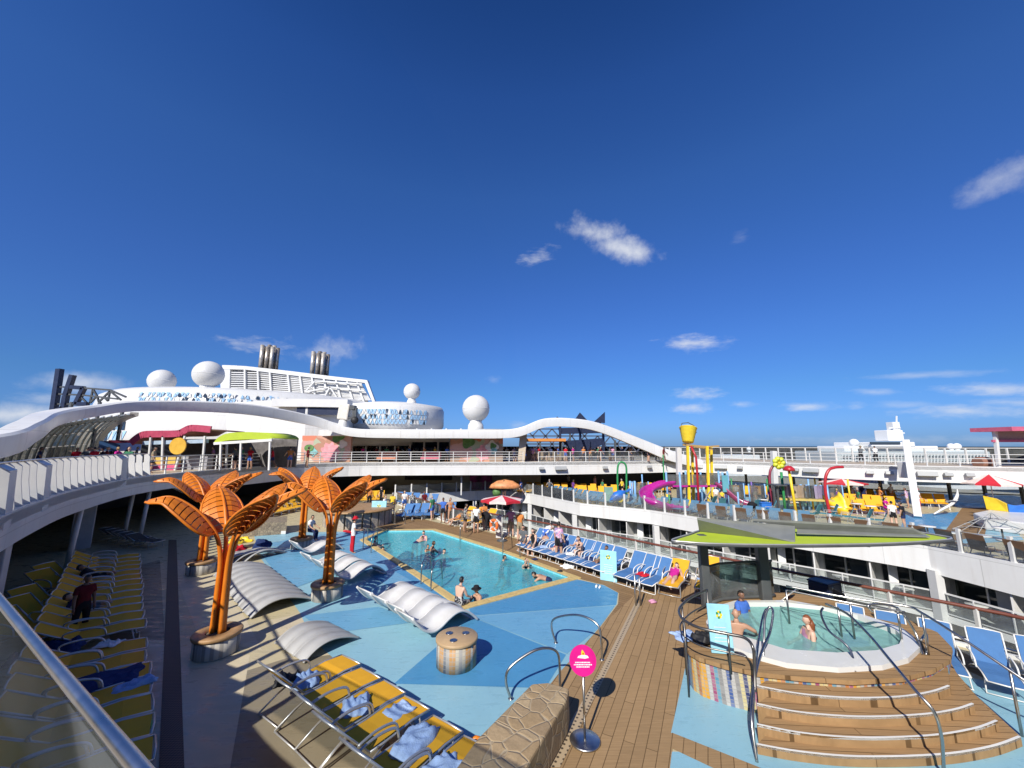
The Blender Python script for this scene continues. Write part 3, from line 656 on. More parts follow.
# funnel
fu = thing('ship_funnel', 'white louvred funnel casing with lattice openwork on the skyline', 'funnel', (0, 0, 0)); FD = 70
Fp = lambda x, y, d=FD: Yp(x, y, d)
def fpan(mb, poly, d, th, m=0):
    a = [Fp(x, y, d) for x, y in poly]; b = [p+Vector((0, th, 0)) for p in a]; n = len(a); i0 = mb.add(a); i1 = mb.add(b)
    mb.face([i0+i for i in range(n)], m); mb.face([i1+i for i in reversed(range(n))], m)
    for i in range(n): mb.face((i0+i, i0+(i+1) % n, i1+(i+1) % n, i1+i), m)
mb = MB(); fpan(mb, [(221, 404), (220, 370), (224, 365), (237, 365.5), (230, 369), (229, 400)], FD, 8)
top = [(222, 365), (245, 366), (290, 371), (330, 376), (366, 380), (367, 383), (330, 379.6), (290, 375), (245, 369.5), (222, 369)]; fpan(mb, top, FD-.06, 1.5)
fpan(mb, [(364, 381), (367, 380), (376, 404), (373, 404)], FD-.12, .6); fpan(mb, [(229, 400), (372, 402), (372, 405), (229, 405)], FD-.18, 1); mb.build('casing', WHITE, fu)
mb = MB()
topy = lambda x: 366+(x-240)*.118 if x > 240 else 368
for j in range(13):
    y0 = 370.5+j*2.35
    x1 = 362+j*.75; xa, xb = 230, x1
    pts = [(x, y0 + (topy(x)-366)*(1-j/13)) for x in (xa, 260, 290, 320, 345, xb)]
    for a, b in zip(pts, pts[1:]): mb.bar(Fp(*a, FD+.4), Fp(*b, FD+.4), .3, .17)
mb.build('louvre', WHITE, fu)
mb = MB()
for x in (245, 258, 270, 288, 300, 312, 324, 336, 347, 357): mb.bar(Fp(x, topy(x)+3, FD), Fp(x+(x-240)*.06, 402, FD), .3, .3)
for a, b in (((305, 392), (315, 381)), ((315, 381), (362, 384)), ((330, 387), (322, 402)), ((330, 387), (340, 402)), ((306, 392), (330, 387)), ((330, 387), (364, 391))): mb.bar(Fp(*a, FD-.4), Fp(*b, FD-.4), .22, .22)
mb.build('lattice', WHITE, fu)
mb = MB(); fpan(mb, [(232, 371), (262, 372), (330, 381), (362, 385), (368, 402), (232, 402)], FD+6, .3); mb.build('inner_casing', mk('grey inner casing', (.13, .13, .13), .6, var=.4), fu)
for (x, yt, nm) in ((267, 345, 0), (318, 351.5, 1)):
    e = thing('exhaust_stack', ['cluster of polished steel exhaust pipes over the funnel, the left pair of stacks', 'cluster of steel exhaust pipes over the funnel, nearer the cloud'][nm], 'exhaust stack', Fp(x, 372+5*nm, FD+4), 0, 'exhaust stacks on the funnel')
    if nm == 0: e['label'] = 'taller left cluster of polished steel exhaust pipes above the funnel'
    else: e['label'] = 'lower right cluster of polished steel exhaust pipes above the funnel'
    H_ = Fp(x, yt, FD+4).z-Fp(x, 372+5*nm, FD+4).z
    for i in range(9):
        a = i*2.39; r = .55*math.sqrt(i); px_, py_ = r*math.cos(a), r*math.sin(a)*.8; h = H_*(1-.1*((i*7) % 3)/2)
        t = MB(); t.lathe([(.36, 0), (.36, h), (.3, h), (.3, h-.3), (0, h-.3)], (px_, py_, 0), 14); t.build('exhaust_pipe', [mk('stained exhaust steel', (.42, .37, .31), .38, .7, var=.3, scale=2), mk('pale exhaust steel', (.55, .5, .43), .42, .5, var=.25, scale=2)][i % 2], e)
        
# radomes
def radome(x, y, rpx, d, label, base=1.):
    c = Yp(x, y, d); r = rpx*d/FPX*1.0
    e = thing('radome', label, 'radome', c-Vector((0, 0, r)), 0, 'white radomes on the ship')
    m1 = MB(); m1.lathe([(r*math.sin(pi*t/14), r*1.0-r*math.cos(pi*t/14)) for t in range(15)], (0, 0, 0), 32); m1.build('dome', WHITE, e)
    m2 = MB(); m2.lathe([(r*.62, -base*1.1), (r*.55, -base*.3), (r*.42, .02), (r*.5, r*.16)], (0, 0, 0), 24); m2.build('pedestal', WHITE2, e)
    m3 = MB(); m3.lathe([(r*1.002, -.03), (r*1.012, 0), (r*1.002, .03)], (0, 0, r*.98), 32); m3.build('seam', WHITE2, e)
radome(208.5, 374.5, 13.6, 55, 'large white radome left of the louvred funnel', 1.2)
radome(162, 381, 11.5, 60, 'half hidden smaller white radome farthest left', 1.)
radome(412, 391.5, 8.2, 60, 'small white radome on the round lounge roof', 1.)
radome(476, 408.5, 13.6, 47, 'largest white radome standing on the flat roof', 1.2)
mb = MB(); mb.lathe([(0, 7.27), (2.6, 7.27), (2.6, 7.33), (0, 7.33)], (Yp(489, 424, 47).x, 46.8, 0), 32); tag(mb.build('roof_hatch', GREYP), 'round grey hatch beside the largest radome on the flat roof', 'hatch')
# searchlight unit
sl_ = thing('searchlight', 'cream searchlight unit on a pedestal at the edge of the flat roof', 'searchlight', Yp(343, 426, 43.6)); k_ = 43.6/384
mb = MB(); mb.lathe([(5*k_, -3*k_), (5.5*k_, 0), (4.5*k_, 3*k_), (4*k_, 6*k_)], (0, 0, 0), 20); mb.build('pedestal', WHITE, sl_)
mb = MB(); mb.box((1*k_, 0, 14*k_), (11*k_, 9*k_, 16*k_), 0, 0, R_(6)); mb.build('housing', mk('cream housing', (.68, .64, .56), .5), sl_, bevel=.15)
mb = MB(); mb.box((10*k_, -.3, 18*k_), (5*k_, 6*k_, 4*k_)); mb.box((12*k_, -.3, 12*k_), (4*k_, 4*k_, 12*k_)); mb.box((9*k_, -.2, 8*k_), (7*k_, 3*k_, 2*k_)); mb.build('bracket', DGREY, sl_)
mb = MB(); mb.lathe([(0, -.3), (3.2*k_, -.3), (3.6*k_, .3), (0, .3)], (0, 0, 0), 18); o = mb.build('lamp', BLACK, sl_); o.location = (12.5*k_, -.3, 5.5*k_); o.rotation_euler = (pi/2, 0, .3)
# murals
mm_, nt_, b, out = nodes_of('flower mural paint'); v = coords(nt_); d_ = N(nt_, 'ShaderNodeTexNoise', _in={'Scale': .6, 'Detail': 3.}); nt_.links.new(v, d_.inputs[0])
vv = mixrgb(nt_, .5, v, d_.outputs['Color'], 'LINEAR_LIGHT'); vr = N(nt_, 'ShaderNodeTexVoronoi', _in={'Scale': .8}); nt_.links.new(vv, vr.inputs['Vector']); s_ = N(nt_, 'ShaderNodeSeparateColor'); nt_.links.new(vr.outputs['Color'], s_.inputs[0])
nt_.links.new(ramp(nt_, s_.outputs[0], [(0, (.42, .22, .15)), (.25, (.55, .3, .22)), (.45, (.3, .22, .17)), (.6, (.55, .33, .3)), (.72, (.6, .2, .12)), (.84, (.38, .42, .3)), (.92, (.6, .52, .42))], True), b.inputs['Base Color'])
for (x0, x1, y0, y1, d, lab) in ((300, 352, 428, 464, 45.5, 'painted flower mural wall left of the searchlight'), (450, 503, 430, 461, 45.5, 'painted flower mural wall below the largest radome')):
    e = thing('mural_wall', lab, 'mural', (0, 0, 0), 0, 'flower mural walls')
    mb = MB(); a = Yp(x0, y1, d); c = Yp(x1, y0, d); mb.box(((a.x+c.x)/2, d+.2, (3.6+6.6)/2), (c.x-a.x, .4, 3.0)); mb.build('wall', mm_, e)
    def blob(cx, cy, r, col, n=10, lobes=5, seed=0, parent=e, sq=1., z=0):
        m1 = MB(); p = Yp(cx, cy, d-.03-z); r = r*d/FPX; pts = []
        for i in range(30):
            a_ = 2*pi*i/30; rr_ = r*(1+.16*math.cos(lobes*a_+seed)); pts.append((p.x+rr_*math.cos(a_), p.y, min(6.6, max(3.62, p.z+rr_*sq*math.sin(a_)))))
        m1.poly(pts); m1.build('painted_flower', col, parent, solid=.02)
    PK = mk('pink paint', (.7, .3, .34), .6, var=.3, scale=2); GN = mk('leaf green paint', (.1, .22, .06), .6, var=.4); TE = mk('teal paint', (.2, .45, .45), .6, var=.3); PW = mk('pale paint', (.65, .6, .58), .6, var=.2)
    if x0 == 300:
        blob(330, 452, 9, PK, lobes=9); blob(338, 436, 6, GN, lobes=3, z=.03); blob(313, 452, 4, TE, lobes=4, z=.03); blob(343, 444, 4, PW, lobes=3, z=.03); blob(309, 448, 4, GN, lobes=2, z=.06)
    else:
        blob(483, 453, 7, PK, lobes=7); blob(468, 442, 6, GN, lobes=3, z=.03); blob(492, 447, 6, PW, lobes=4, z=.03); blob(493, 446, 3, GN, lobes=3, z=.06); blob(478, 435, 6, mk('rust paint', (.45, .14, .06), .6), lobes=5, z=.03); blob(494, 451, 3, TE, lobes=3, z=.09)
# ------------------------------------------------------------------ right arch: lattice screen and navy film screen
la = thing('lattice_windscreen', 'steel lattice windscreen of triangles beneath the right hand arch', 'windscreen', (0, 0, 0)); D = 58
mb = MB(); xs = [526+13*i for i in range(15)]
AR = [(500, 440), (526, 431), (545, 425), (575, 427), (600, 432), (640, 446), (670, 456), (720, 470)]
def ytop(x):
    for (xa, ya), (xb, yb) in zip(AR, AR[1:]):
        if xa <= x <= xb: return ya+(yb-ya)*(x-xa)/(xb-xa)
    return 470
lines = [429, 436, 444, 452]
for j in range(3):
    for i, x in enumerate(xs[:-1]):
        if lines[j] < max(ytop(x), ytop(x+13))-4: continue
        sh = 6.5*(j % 2)
        mb.bar(Yp(x+sh, lines[j], D), Yp(x+sh+6.5, lines[j+1], D), .17); mb.bar(Yp(x+sh+6.5, lines[j+1], D), Yp(x+sh+13, lines[j], D), .17)
for j in (0, 1, 2):
    x1 = (600, 628, 652)[j]; mb.bar(Yp(526, lines[j], D), Yp(x1, lines[j], D), .17)
mb.build('lattice', mk('dark steel lattice', (.06, .07, .1), .4), la)
mb = MB(); mb.bar(Yp(526, 453, D+.2), Yp(660, 455, D+.2), .1, 1.2); mb.build('glass_base', CLEAR, la)
mb = MB(); 
for x in (526, 570, 615): mb.bar(Vector((*Yp(x, 450, D).xy, 3.6)), Yp(x, min(448, ytop(x)+3), D), .25)
mb.build('post', DGREY, la)
sc_ = thing('film_screen', 'navy blue outdoor film screen frame with pointed fins over the arch', 'screen', (0, 0, 0)); D = 54
mb = MB()
def plate(mb, poly, d, th):
    a = [Yp(x, y, d) for x, y in poly]; n = len(a); i0 = mb.add(a); i1 = mb.add([p+Vector((0, th, 0)) for p in a]); mb.face([i0+i for i in range(n)]); mb.face([i1+i for i in reversed(range(n))])
    for i in range(n): mb.face((i0+i, i0+(i+1) % n, i1+(i+1) % n, i1+i))
plate(mb, [(562, 441), (604, 438), (604, 444), (586, 452), (574, 452), (566, 445)], D, .3); plate(mb, [(558, 428), (604, 427), (604, 433), (560, 434)], D, .3); plate(mb, [(576, 440), (590, 440), (590, 452), (576, 452)], D-.4, .3); mb.build('screen_panel', NAVY, sc_)
for poly in ([(574, 421), (580, 412.5), (588, 421)], [(594, 422), (605, 412), (605, 423)], [(556, 419), (557, 416.5), (561, 419.5)]):
    mb = MB(); plate(mb, poly, D-6, .3); mb.build('fin', NAVY, sc_)
mb = MB()
for x in (560, 580, 603): mb.bar(Vector((*Yp(x, 440, D).xy, 3.6)), Yp(x, 424, D), .3)
for x in (577, 600): mb.bar(Yp(x, 424, D-6+.1), Yp(x, 419, D-6+.1), .25); mb.bar(Yp(x, 424, D-6), Yp(x, 424, D), .25)
mb.build('support', NAVY, sc_)
mb = MB(); mb.prism([Yp(520, 444, 50).xy[:], Yp(566, 443, 50).xy[:], Yp(566, 443, 56).xy[:], Yp(520, 444, 56).xy[:]], 6.0, 6.35); e = thing('orange_roof_bar', 'low bar kiosk with orange roof edge under the lattice windscreen', 'kiosk', (0, 0, 0)); mb.build('roof', mk('orange roof', (.6, .24, .05), .5), e)
mb = MB()
for x in (522, 540, 562): mb.bar(Vector((*Yp(x, 450, 50.3).xy, 3.6)), Vector((*Yp(x, 450, 50.3).xy, 6)), .15)
mb.build('post', DGREY, e); mb = MB(); a = Yp(520, 450, 52); c = Yp(566, 450, 52); mb.bar((a.x, 52, 4.2), (c.x, 52, 4.2), .6, 1.2); mb.build('counter', mk('bar counter', (.3, .22, .15), .5), e)
mb = MB(); mb.bar(Vector((*Yp(521, 440, 45.2).xy, 3.6)), Vector((*Yp(524, 440, 45.2).xy, 7.5)), .8, .8); tag(mb.build('arch_pier', mk('sand pier', (.5, .42, .32), .5)), 'sand coloured pier at the left foot of the right arch', 'pier')
# ================================================================== orange palms
def palm(loc, rz, label, first=None):
    e = thing('palm_sculpture', label, 'palm sculpture', loc, rz, 'orange metal palms by the pool')
    pl = MB(); pl.lathe([(.53, 0), (.55, .02), (.55, .47)], (0, 0, 0), 40, 0); pl.build('planter', PLANT, e)
    rim = MB(); rim.lathe([(.5, .44), (.58, .44), (.6, .47), (.6, .52), (.58, .54), (.3, .54), (.3, .47)], (0, 0, 0), 40, 0); rim.build('wooden_rim', WOODT, e)
    so_ = MB(); so_.lathe([(.3, .5), (0, .52)], (0, 0, 0), 16); so_.build('soil', mk('pebbled soil', (.12, .09, .06), .9), e)
    for k, az in enumerate((203, -27, 12, 78, 138)):
        a = R_(az); ca, sa = math.cos(a), math.sin(a); s_ = 1.0 if k != 9 else .8
        mid = spline([(.13, 0, .5), (.12, 0, 1.6), (.13, 0, 2.35), (.26, 0, 2.95), (.56, 0, 3.45), (1.0, 0, 3.88), (1.5, 0, 4.14), (2.0, 0, 4.24 if k else 4.02)], 7)
        if k == 9: mid = [Vector((p.x*.62, 0, p.z*.93+.03)) for p in mid]
        rot = lambda p: Vector((p.x*ca-p.y*sa, p.x*sa+p.y*ca, p.z))
        tb = MB(); tb.tube([rot(p) for p in mid], [.078-.055*i/len(mid) for i in range(len(mid))], 9); tb.build('stem', ORANGE, e)
        lf = MB(); i0 = 23; L_ = mid[i0:]; n = len(L_); W_ = .6*s_
        # fine resample along the blade
        F = resample(L_, .035); n = len(F)
        edge = {1: [], -1: []}
        for i in range(n):
            t = i/(n-1); w = W_*(math.sin(pi*min(1, t**.72))**.62)*(1 if t < .97 else .5)
            tan = (F[min(i+1, n-1)]-F[max(i-1, 0)]).normalized(); up = Vector((-tan.z, 0, tan.x))
            for sd in (1, -1):
                edge[sd].append(F[i]+Vector((0, sd*w*.9, 0))-up*w*.38-tan*w*.1)
        for sd in (1, -1):
            for i in range(1, n-2):
                if i % 6 == 5: continue
                c0, c1 = F[i], F[i+1]; e0, e1 = edge[sd][i], edge[sd][i+1]
                bul = lambda p, q, t: p.lerp(q, t)+Vector((0, 0, 1))*.1*W_*math.sin(pi*t)
                ts = (0, .35, .7, 1.)
                for u in range(3):
                    lf.poly([rot(bul(c0, e0, ts[u])), rot(bul(c1, e1, ts[u])), rot(bul(c1, e1, ts[u+1])), rot(bul(c0, e0, ts[u+1]))])
            lf.tube([rot(p) for p in edge[sd][::2]]+[rot(F[-1])], .03, 6)
        lf.build('leaf', ORANGE, e, solid=.018, fix=False)
    e.scale = (.95, .95, .98); return e
PALMS = [((218, 630, .55), 0, 'tallest looking orange metal palm nearest the shaded walkway, striped planter'), ((202, 560, .52), .35, 'orange metal palm standing behind the nearest one at the shade edge'),
         ((328, 583, .5), -.15, 'orange metal palm on the blue floor between the white wave loungers'), ((302, 538, .5), .5, 'farthest orange metal palm with a man sitting on its planter')]
for (p, rz, lab) in PALMS:
    g = G(*p); palm((g.x, g.y, 0.006), rz, lab)
# drum table
g = G(457, 636, .64); e = thing('drum_table', 'round drum table with striped tile side and three cup holes on the blue floor', 'table', (g.x, g.y, .006))
mb = MB(); mb.lathe([(.5, 0), (.5, .56)], (0, 0, 0), 40); mb.build('tiled_side', stripes('drum tile', [(.42, .38, .3), (.14, .15, .17), (.5, .47, .4), (.42, .22, .07), (.26, .25, .24), (.46, .3, .14)], .08, .095, 0, 2, (.34,.32,.29)), e)
mb = MB(); mb.lathe([(.52, .56), (.53, .57), (.53, .62), (.51, .64), (0, .64)], (0, 0, 0), 40); mb.build('wooden_top', mk('drum top', (.42, .29, .16), .5, var=.1), e)
for a in (.6, 2.6, 4.5):
    mb = MB(); c = (.25*math.cos(a), .25*math.sin(a), 0); mb.lathe([(.07, .64), (.095, .643), (.095, .652), (.075, .652)], c, 18, 0); mb.lathe([(.071, .644), (0, .645)], c, 18, 1); mb.build('cup_holder', [STEEL, BLACK], e)
# stone bench and far stone wall
mb = MB(); mb.prism(PX((531, 684), (550, 682.5), (569, 688), (567, 699), (532, 757), (505, 810), (425, 810), (478, 737), z=.62), .01, .62); tag(mb.build('stone_bench', STONE, bevel=.04), 'low wall bench faced with crazy paving stone beside the walkway', 'bench')
mb = MB(); mb.prism(PX((244, 524), (287, 521.5), (287.5, 516), (240, 519), z=.75), .01, .75); tag(mb.build('stone_planter_wall', COBBLE), 'low pebble faced wall at the far end of the blue floor', 'wall')
mb = MB(); mb.prism(PX((252, 531.5), (286, 531), (286, 528.5), (246, 528.5), z=.2), .01, .2); tag(mb.build('white_step', WHITE, bevel=.02), 'long white step under the pebble faced wall', 'step')
# circular bar at far side of pool
g = G(358, 523, 0); e = thing('round_bar', 'round pool bar with ribbed grey panels at the far end of the pool', 'bar counter', (g.x, g.y, 0)); R0 = 2.2
mb = MB()
for i in range(26):
    a = 2*pi*i/26; mb.box((R0*math.cos(a), R0*math.sin(a), .5), (.16, .44, 1.0), a)
mb.build('ribbed_side', mk('ribbed bar panel', (.36, .32, .27), .6, var=.25, scale=8), e)
mb = MB(); mb.lathe([(R0-.4, 1.0), (R0+.3, 1.0), (R0+.3, 1.08), (R0-.4, 1.08)], (0, 0, 0), 40); mb.build('counter_top', WOODT, e)
rnd = random.Random(2)
# ================================================================== magenta sign on a steel pole
g = G(585, 742, 0); e = thing('pole_sign', 'round magenta notice on a steel pole standing on the walkway', 'sign', (g.x, g.y, .02))
mb = MB(); mb.lathe([(.28, 0), (.285, .015), (.27, .03), (.06, .04), (0, .04)], (0, 0, 0), 40); mb.build('base', BRUSH, e)
mb = MB(); mb.tube([(0, 0, .03), (0, 0, 1.1)], .022, 12); mb.build('pole', STEEL, e)
mb = MB(); rr = .255; n = 40; dz = 1.35; tl = R_(12)
T_ = Matrix.Translation((0, 0, dz)) @ Matrix.Rotation(-tl, 4, 'X')
f = mb.add([T_ @ Vector((rr*math.cos(2*pi*i/n), -.012, rr*math.sin(2*pi*i/n))) for i in range(n)]); b_ = mb.add([T_ @ Vector((rr*math.cos(2*pi*i/n), .012, rr*math.sin(2*pi*i/n))) for i in range(n)])
mb.face([f+i for i in range(n)]); mb.face([b_+i for i in reversed(range(n))])
for i in range(n): mb.face((f+i, f+(i+1) % n, b_+(i+1) % n, b_+i))
dsk = mb.build('sign_disc', MAGENTA, e)
mb = MB()
def spl(poly, m): 
    mb.poly([T_ @ Vector((x, -.015, z)) for x, z in [(x*.88, z*.88) for x, z in poly]], m)
spl([(-.12, .05), (-.02, .04), (.05, .035), (.13, .05), (.11, .085), (.06, .1), (-.02, .1), (-.09, .085)], 0)
spl([(-.03, .1), (.045, .1), (.05, .125), (.02, .17), (-.005, .2), (-.025, .16)], 1); spl([(-.005, .105), (.03, .105), (.03, .14), (-.005, .14)], 2)
rnd = random.Random(4)
for j, (z, w) in enumerate(((-.035, .17), (-.075, .2), (-.115, .15))):
    x = -w
    while x < w-.02:
        l = rnd.uniform(.012, .03); spl([(x, z-.011), (x+l, z-.011), (x+l, z+.011), (x, z+.011)], 0); x += l+.008
mb.build('print', [mk('white print', (.8, .8, .8), .5, var=0), YEL, ORANGE], dsk, fix=False)
# ================================================================== steel hand rails
def hoop(name, pts, r, label, cat='handrail', group=None, feet=True, mat=STEEL):
    e = thing(name, label, cat, Vector(pts[0]), 0, group); o = Vector(pts[0])
    P = [Vector(p)-o for p in pts]
    mb = MB(); mb.tube(spline(P, 5), r, 9); mb.build('rail', mat, e)
    for p in (P[0], P[-1]):
        if feet: f_ = MB(); f_.lathe([(r*2.2, 0), (r*2.2, .015), (r, .02)], p, 12); f_.build('flange', mat, e)
    return e
def hoop_px(pix, d0, d1, r, label, z=0.0, group=None):
    """hoop standing in an upright plane between two ground points"""
    a = G(*d0, z); b = G(*d1, z); n = len(pix); out = []
    for i, (s, h) in enumerate(pix): out.append(a.lerp(b, s)+Vector((0, 0, h)))
    return hoop('handrail', out, r, label, group=group)
grp = 'steel hand rails of the pools'
HP = [(0, 0), (-.1, .35), (-.02, .62), (.4, .86), (.72, .9), (.95, .78), (1., .45), (1., 0)]
hoop_px(HP, (556, 643), (602, 660), .028, 'bent steel handrail hoop right of the blue floor, beyond the magenta sign', group=grp)
hoop_px(HP, (511, 699), (560, 690), .028, 'bent steel handrail hoop at the head of the crazy paving bench', group=grp)
LP = [(0, -.5), (0, .55), (.12, .78), (.4, .86), (.7, .78), (.85, .5), (1., -.6)]
for (p, q, lab) in (((421, 584), (432, 571), 'left steel pool ladder rail at the near edge of the pool'), ((431, 591), (443, 576), 'right steel pool ladder rail at the near edge of the pool'),
                    ((363, 549), (368, 541), 'left steel ladder rail beside the lifeguard'), ((371, 553), (378, 544), 'right steel ladder rail next to the lifeguard at the pool edge'),
                    ((503, 553), (513, 547), 'steel ladder rail on the far right pool edge in front of blue loungers'), ((520, 558), (528, 551), 'second steel ladder rail on the far right pool edge'),
                    ((460, 540), (466, 532), 'steel ladder rail at the far pool corner')):
    hoop_px(LP, p, q, .025, lab, group=grp)
for x0, lab in ((393, 'arched steel rail pair left of the round bar steps'), (404, 'arched steel rail by the pale blue board at the far pool end')):
    hoop_px([(0, 0), (0, .7), (.3, .95), (.7, .95), (1, .7), (1, 0)], (x0-9, 524), (x0+1, 524), .03, lab, group=grp)
g = G(638, 606); e = thing('rail_post', 'pair of short steel posts where the walkway drain ends', 'post', (g.x, g.y, 0))
for dx, h in ((-.07, 1.02), (.09, .95)):
    mb = MB(); mb.tube([(dx, 0, 0), (dx, 0, h)], .032, 10); mb.build('post', BRUSH, e)
# ================================================================== hot tub
ht = thing('hot_tub', 'raised hot tub with colour mosaic side, teak rim and curved steps', 'hot tub', (0, 0, 0))
PLAT = PX((687, 646), (691, 651), (700, 656.5), (725, 664), (757, 671), (800, 675.5), (850, 679), (900, 676), (930, 668), (947, 658), (949, 647), (935, 632), (905, 619), (870, 609), (825, 598), (790, 593), (735, 592), (708, 600), (690, 624), z=.8)
mb = MB(); mb.strip(PLAT+[PLAT[0]], 0.0, .72, 0); mb.build('mosaic_side', MOSA, ht)
SHELLP = PX((713, 607), (706, 622), (712, 634), (728, 645), (749, 653), (787, 663), (838, 667.5), (882, 665), (908, 658), (920, 647), (913, 636), (901, 627), (863, 614.5), (822, 606), (790, 600), (735, 600.5), z=.9)
WAT = PX((722, 611), (726, 625), (742, 640), (787, 654), (838, 657.5), (878, 655), (900, 648.5), (903, 641), (896, 634), (858, 619), (822, 609.5), (787, 606), (740, 606), z=.8)
mb = MB(); mb.sheet(PLAT, [SHELLP], .8, 0)
ring = PLAT+[PLAT[0]]; mb.strip(ring, .715, .8, .05, 0, -1); mb.build('teak_rim', TEAK3, ht)
mb = MB(); mb.sheet(SHELLP, [WAT], .9, 0); mb.strip(SHELLP+[SHELLP[0]], .78, .9, 0); mb.strip(WAT+[WAT[0]], .06, .9, 0); mb.sheet(WAT, [], .06, 0); mb.build('white_shell', SHELL, ht)
mb = MB(); mb.sheet(WAT, [], .78); mb.build('water', TUBW, ht)
STEP0 = [((757, 686), (800, 694), (850, 698), (900, 697), (932, 692), (950, 686)), ((757, 705), (800, 713), (860, 718), (920, 716), (955, 711), (973, 705)), ((757, 725.5), (800, 734), (860, 739), (930, 737), (975, 730), (997, 723))]
cen = G(860, 640, .6)
STEP = [((757, 686), (800, 694), (850, 698), (900, 697), (932, 692), (950, 686)), ((757, 704), (800, 712.5), (860, 717), (920, 715), (955, 710), (974, 704)), ((757, 724.5), (800, 733), (860, 738), (930, 736), (975, 729), (998, 721)), ((757, 744.5), (800, 752), (860, 757), (940, 755), (992, 747), (1021, 737))]
for k, L_ in enumerate(STEP):
    z = .64-.16*k; P = [tuple(p[:2]) for p in spline([(*g2(x, y, z), 0) for x, y in L_], 5)]
    back = [P[-1], (cen.x+1.6, cen.y), (cen.x-1.6, cen.y-.2), P[0]]
    s_ = MB(); s_.prism(P+[(cen.x+1.9-.05*k, cen.y-.2), (cen.x-1.3, cen.y-.5)], 0.008, z); st_ = s_.build('step', TEAK3, ht)
    nz = MB(); nz.strip(P, z-.035, z+.004, .035, 0, 1); nz.build('white_nosing', WHITE2, st_)
fl = MB(); 0 and fl.strip([tuple(p[:2]) for p in spline([(*g2(x, y, 0), 0) for x, y in ((757, 749), (800, 755), (860, 759), (940, 757), (1000, 750), (1030, 738))], 5)], .0075, .011, .05, 0, 1); 0
# notice sheet on mosaic side
pn = MB(); p = G(723, 667, .45); 
pn.box((p.x-.02, p.y-.02, .52), (.34, .01, .36), -R_(28)); pn.build('notice', WHITE2, ht)
# rails of the tub
def rail_things():
    pts = [(*g2(x, y, z), z) for x, y, z in ((707, 590, 1.55), (692, 597, 1.55), (682, 605, 1.55), (679, 612, 1.55), (684, 620, 1.55), (700, 628, 1.55), (728, 634, 1.55), (745, 638, 1.55), (753, 648, 1.45), (754.5, 668, 1.1), (755, 692, .75))]
    e = thing('tub_handrail', 'dark steel handrail curving round the left end of the hot tub', 'handrail', (0, 0, 0), 0, grp)
    DST = mk('dark steel rail', (.16, .15, .14), .3, .8)
    mb = MB(); mb.tube(spline(pts, 6), .03, 10); mb.build('rail', DST, e)
    mb = MB(); low = [(p[0], p[1], p[2]-.35) for p in pts[:8]]; mb.tube(spline(low, 6), .018, 8); mb.build('lower_rail', DST, e)
    for i in (0, 2, 4, 6): mb = MB(); mb.tube([(pts[i][0], pts[i][1], .0 if i < 5 else .8), pts[i]], .022, 8); mb.build('post', DST, e)
    def r(lab, P, rr_=.03, posts=()):
        e = thing('tub_handrail', lab, 'handrail', (0, 0, 0), 0, grp); P = [G(*p) for p in P]
        mb = MB(); mb.tube(spline(P, 6), rr_*.85, 10); mb.build('rail', STEEL, e)
        for a, zb in posts: p = G(*a); mb = MB(); mb.tube([(p.x, p.y, zb), p], .024, 8); mb.build('post', STEEL, e)
    r('steel stair rail at the left end of the hot tub steps', [(763, 661, .8), (764, 640, 1.15), (765, 618, 1.5), (769, 607.5, 1.68), (773, 612, 1.62), (770, 632, 1.3), (763, 648, 1.15), (757, 668, 1.0), (752, 700, .7), (752, 725, .45), (757, 762, .01)])
    r('second thinner steel pole at the left end of the hot tub steps', [(757, 762, .01), (753, 720, .48), (757, 655, 1.15), (762, 620, 1.5), (766, 609, 1.66)], .024)
    r('S shaped steel grab rail rising from the middle of the hot tub', [(823, 608, 1.5), (821, 612, 1.45), (823, 620, 1.35), (830, 632, 1.2), (843, 642, 1.1), (850, 650, 1.0), (854, 662, .85), (855, 672, .8)], .028, [((838, 607, 1.45), .7)])
    r('long steel stair rail running down the middle of the hot tub steps', [(826, 604, 1.62), (838, 609, 1.7), (850, 616, 1.7), (870, 636, 1.6), (890, 660, 1.5), (915, 690, 1.3), (934, 712, 1.1), (941, 735, .75), (943, 756, .35), (944, 775, .005)], .03)
    r('steel grab rail at the right end of the hot tub', [(873, 612, 1.5), (868, 606, 1.62), (876, 604, 1.66), (895, 607, 1.6), (906, 618, 1.4), (916, 634, 1.1), (921, 650, .85), (923, 655, .8)], .028, [((897, 607, 1.6), .8)])
    r('bright straight steel rail sloping down right from the hot tub', [(786, 586, 1.72), (850, 598, 1.7), (905, 606, 1.7), (922, 613, 1.66), (960, 637, 1.45), (1024, 680, 1.05), (1060, 704, .8)], .03, [((922, 613, 1.66), .75), ((1010, 671, 1.12), 0)])
    r('lower steel rail behind the hot tub', [(786, 590, 1.62), (850, 603, 1.6), (905, 612, 1.55)], .022, [((786, 590, 1.62), .8), ((850, 603, 1.6), .8)])
    r('short steel grab rail beside the right end grab rail', [(921, 640, 1.05), (926, 634, 1.1), (927, 645, .95), (926, 655, .8)], .028)
rail_things()
# glass windbreak behind the tub
wbk = thing('tub_windbreak', 'tall curved glass windbreak with dark posts behind the hot tub', 'windbreak', (0, 0, 0))
WB = [G(x, y, .8) for x, y in ((708, 606), (722, 601), (745, 599), (768, 598), (775, 597))]
mb = MB()
mb.strip([p.xy[:] for p in WB], .8, 1.85, .02, 0, 1); mb.build('glass_panel', glass('teal windbreak glass', (.42,.52,.5), .03, 1.5, dark=.16), wbk)
mb = MB(); mb.tube([(p.x, p.y, 1.86) for p in WB], .035, 8); mb.tube([(p.x, p.y, .85) for p in WB], .05, 8); mb.build('frame', DGREY, wbk)
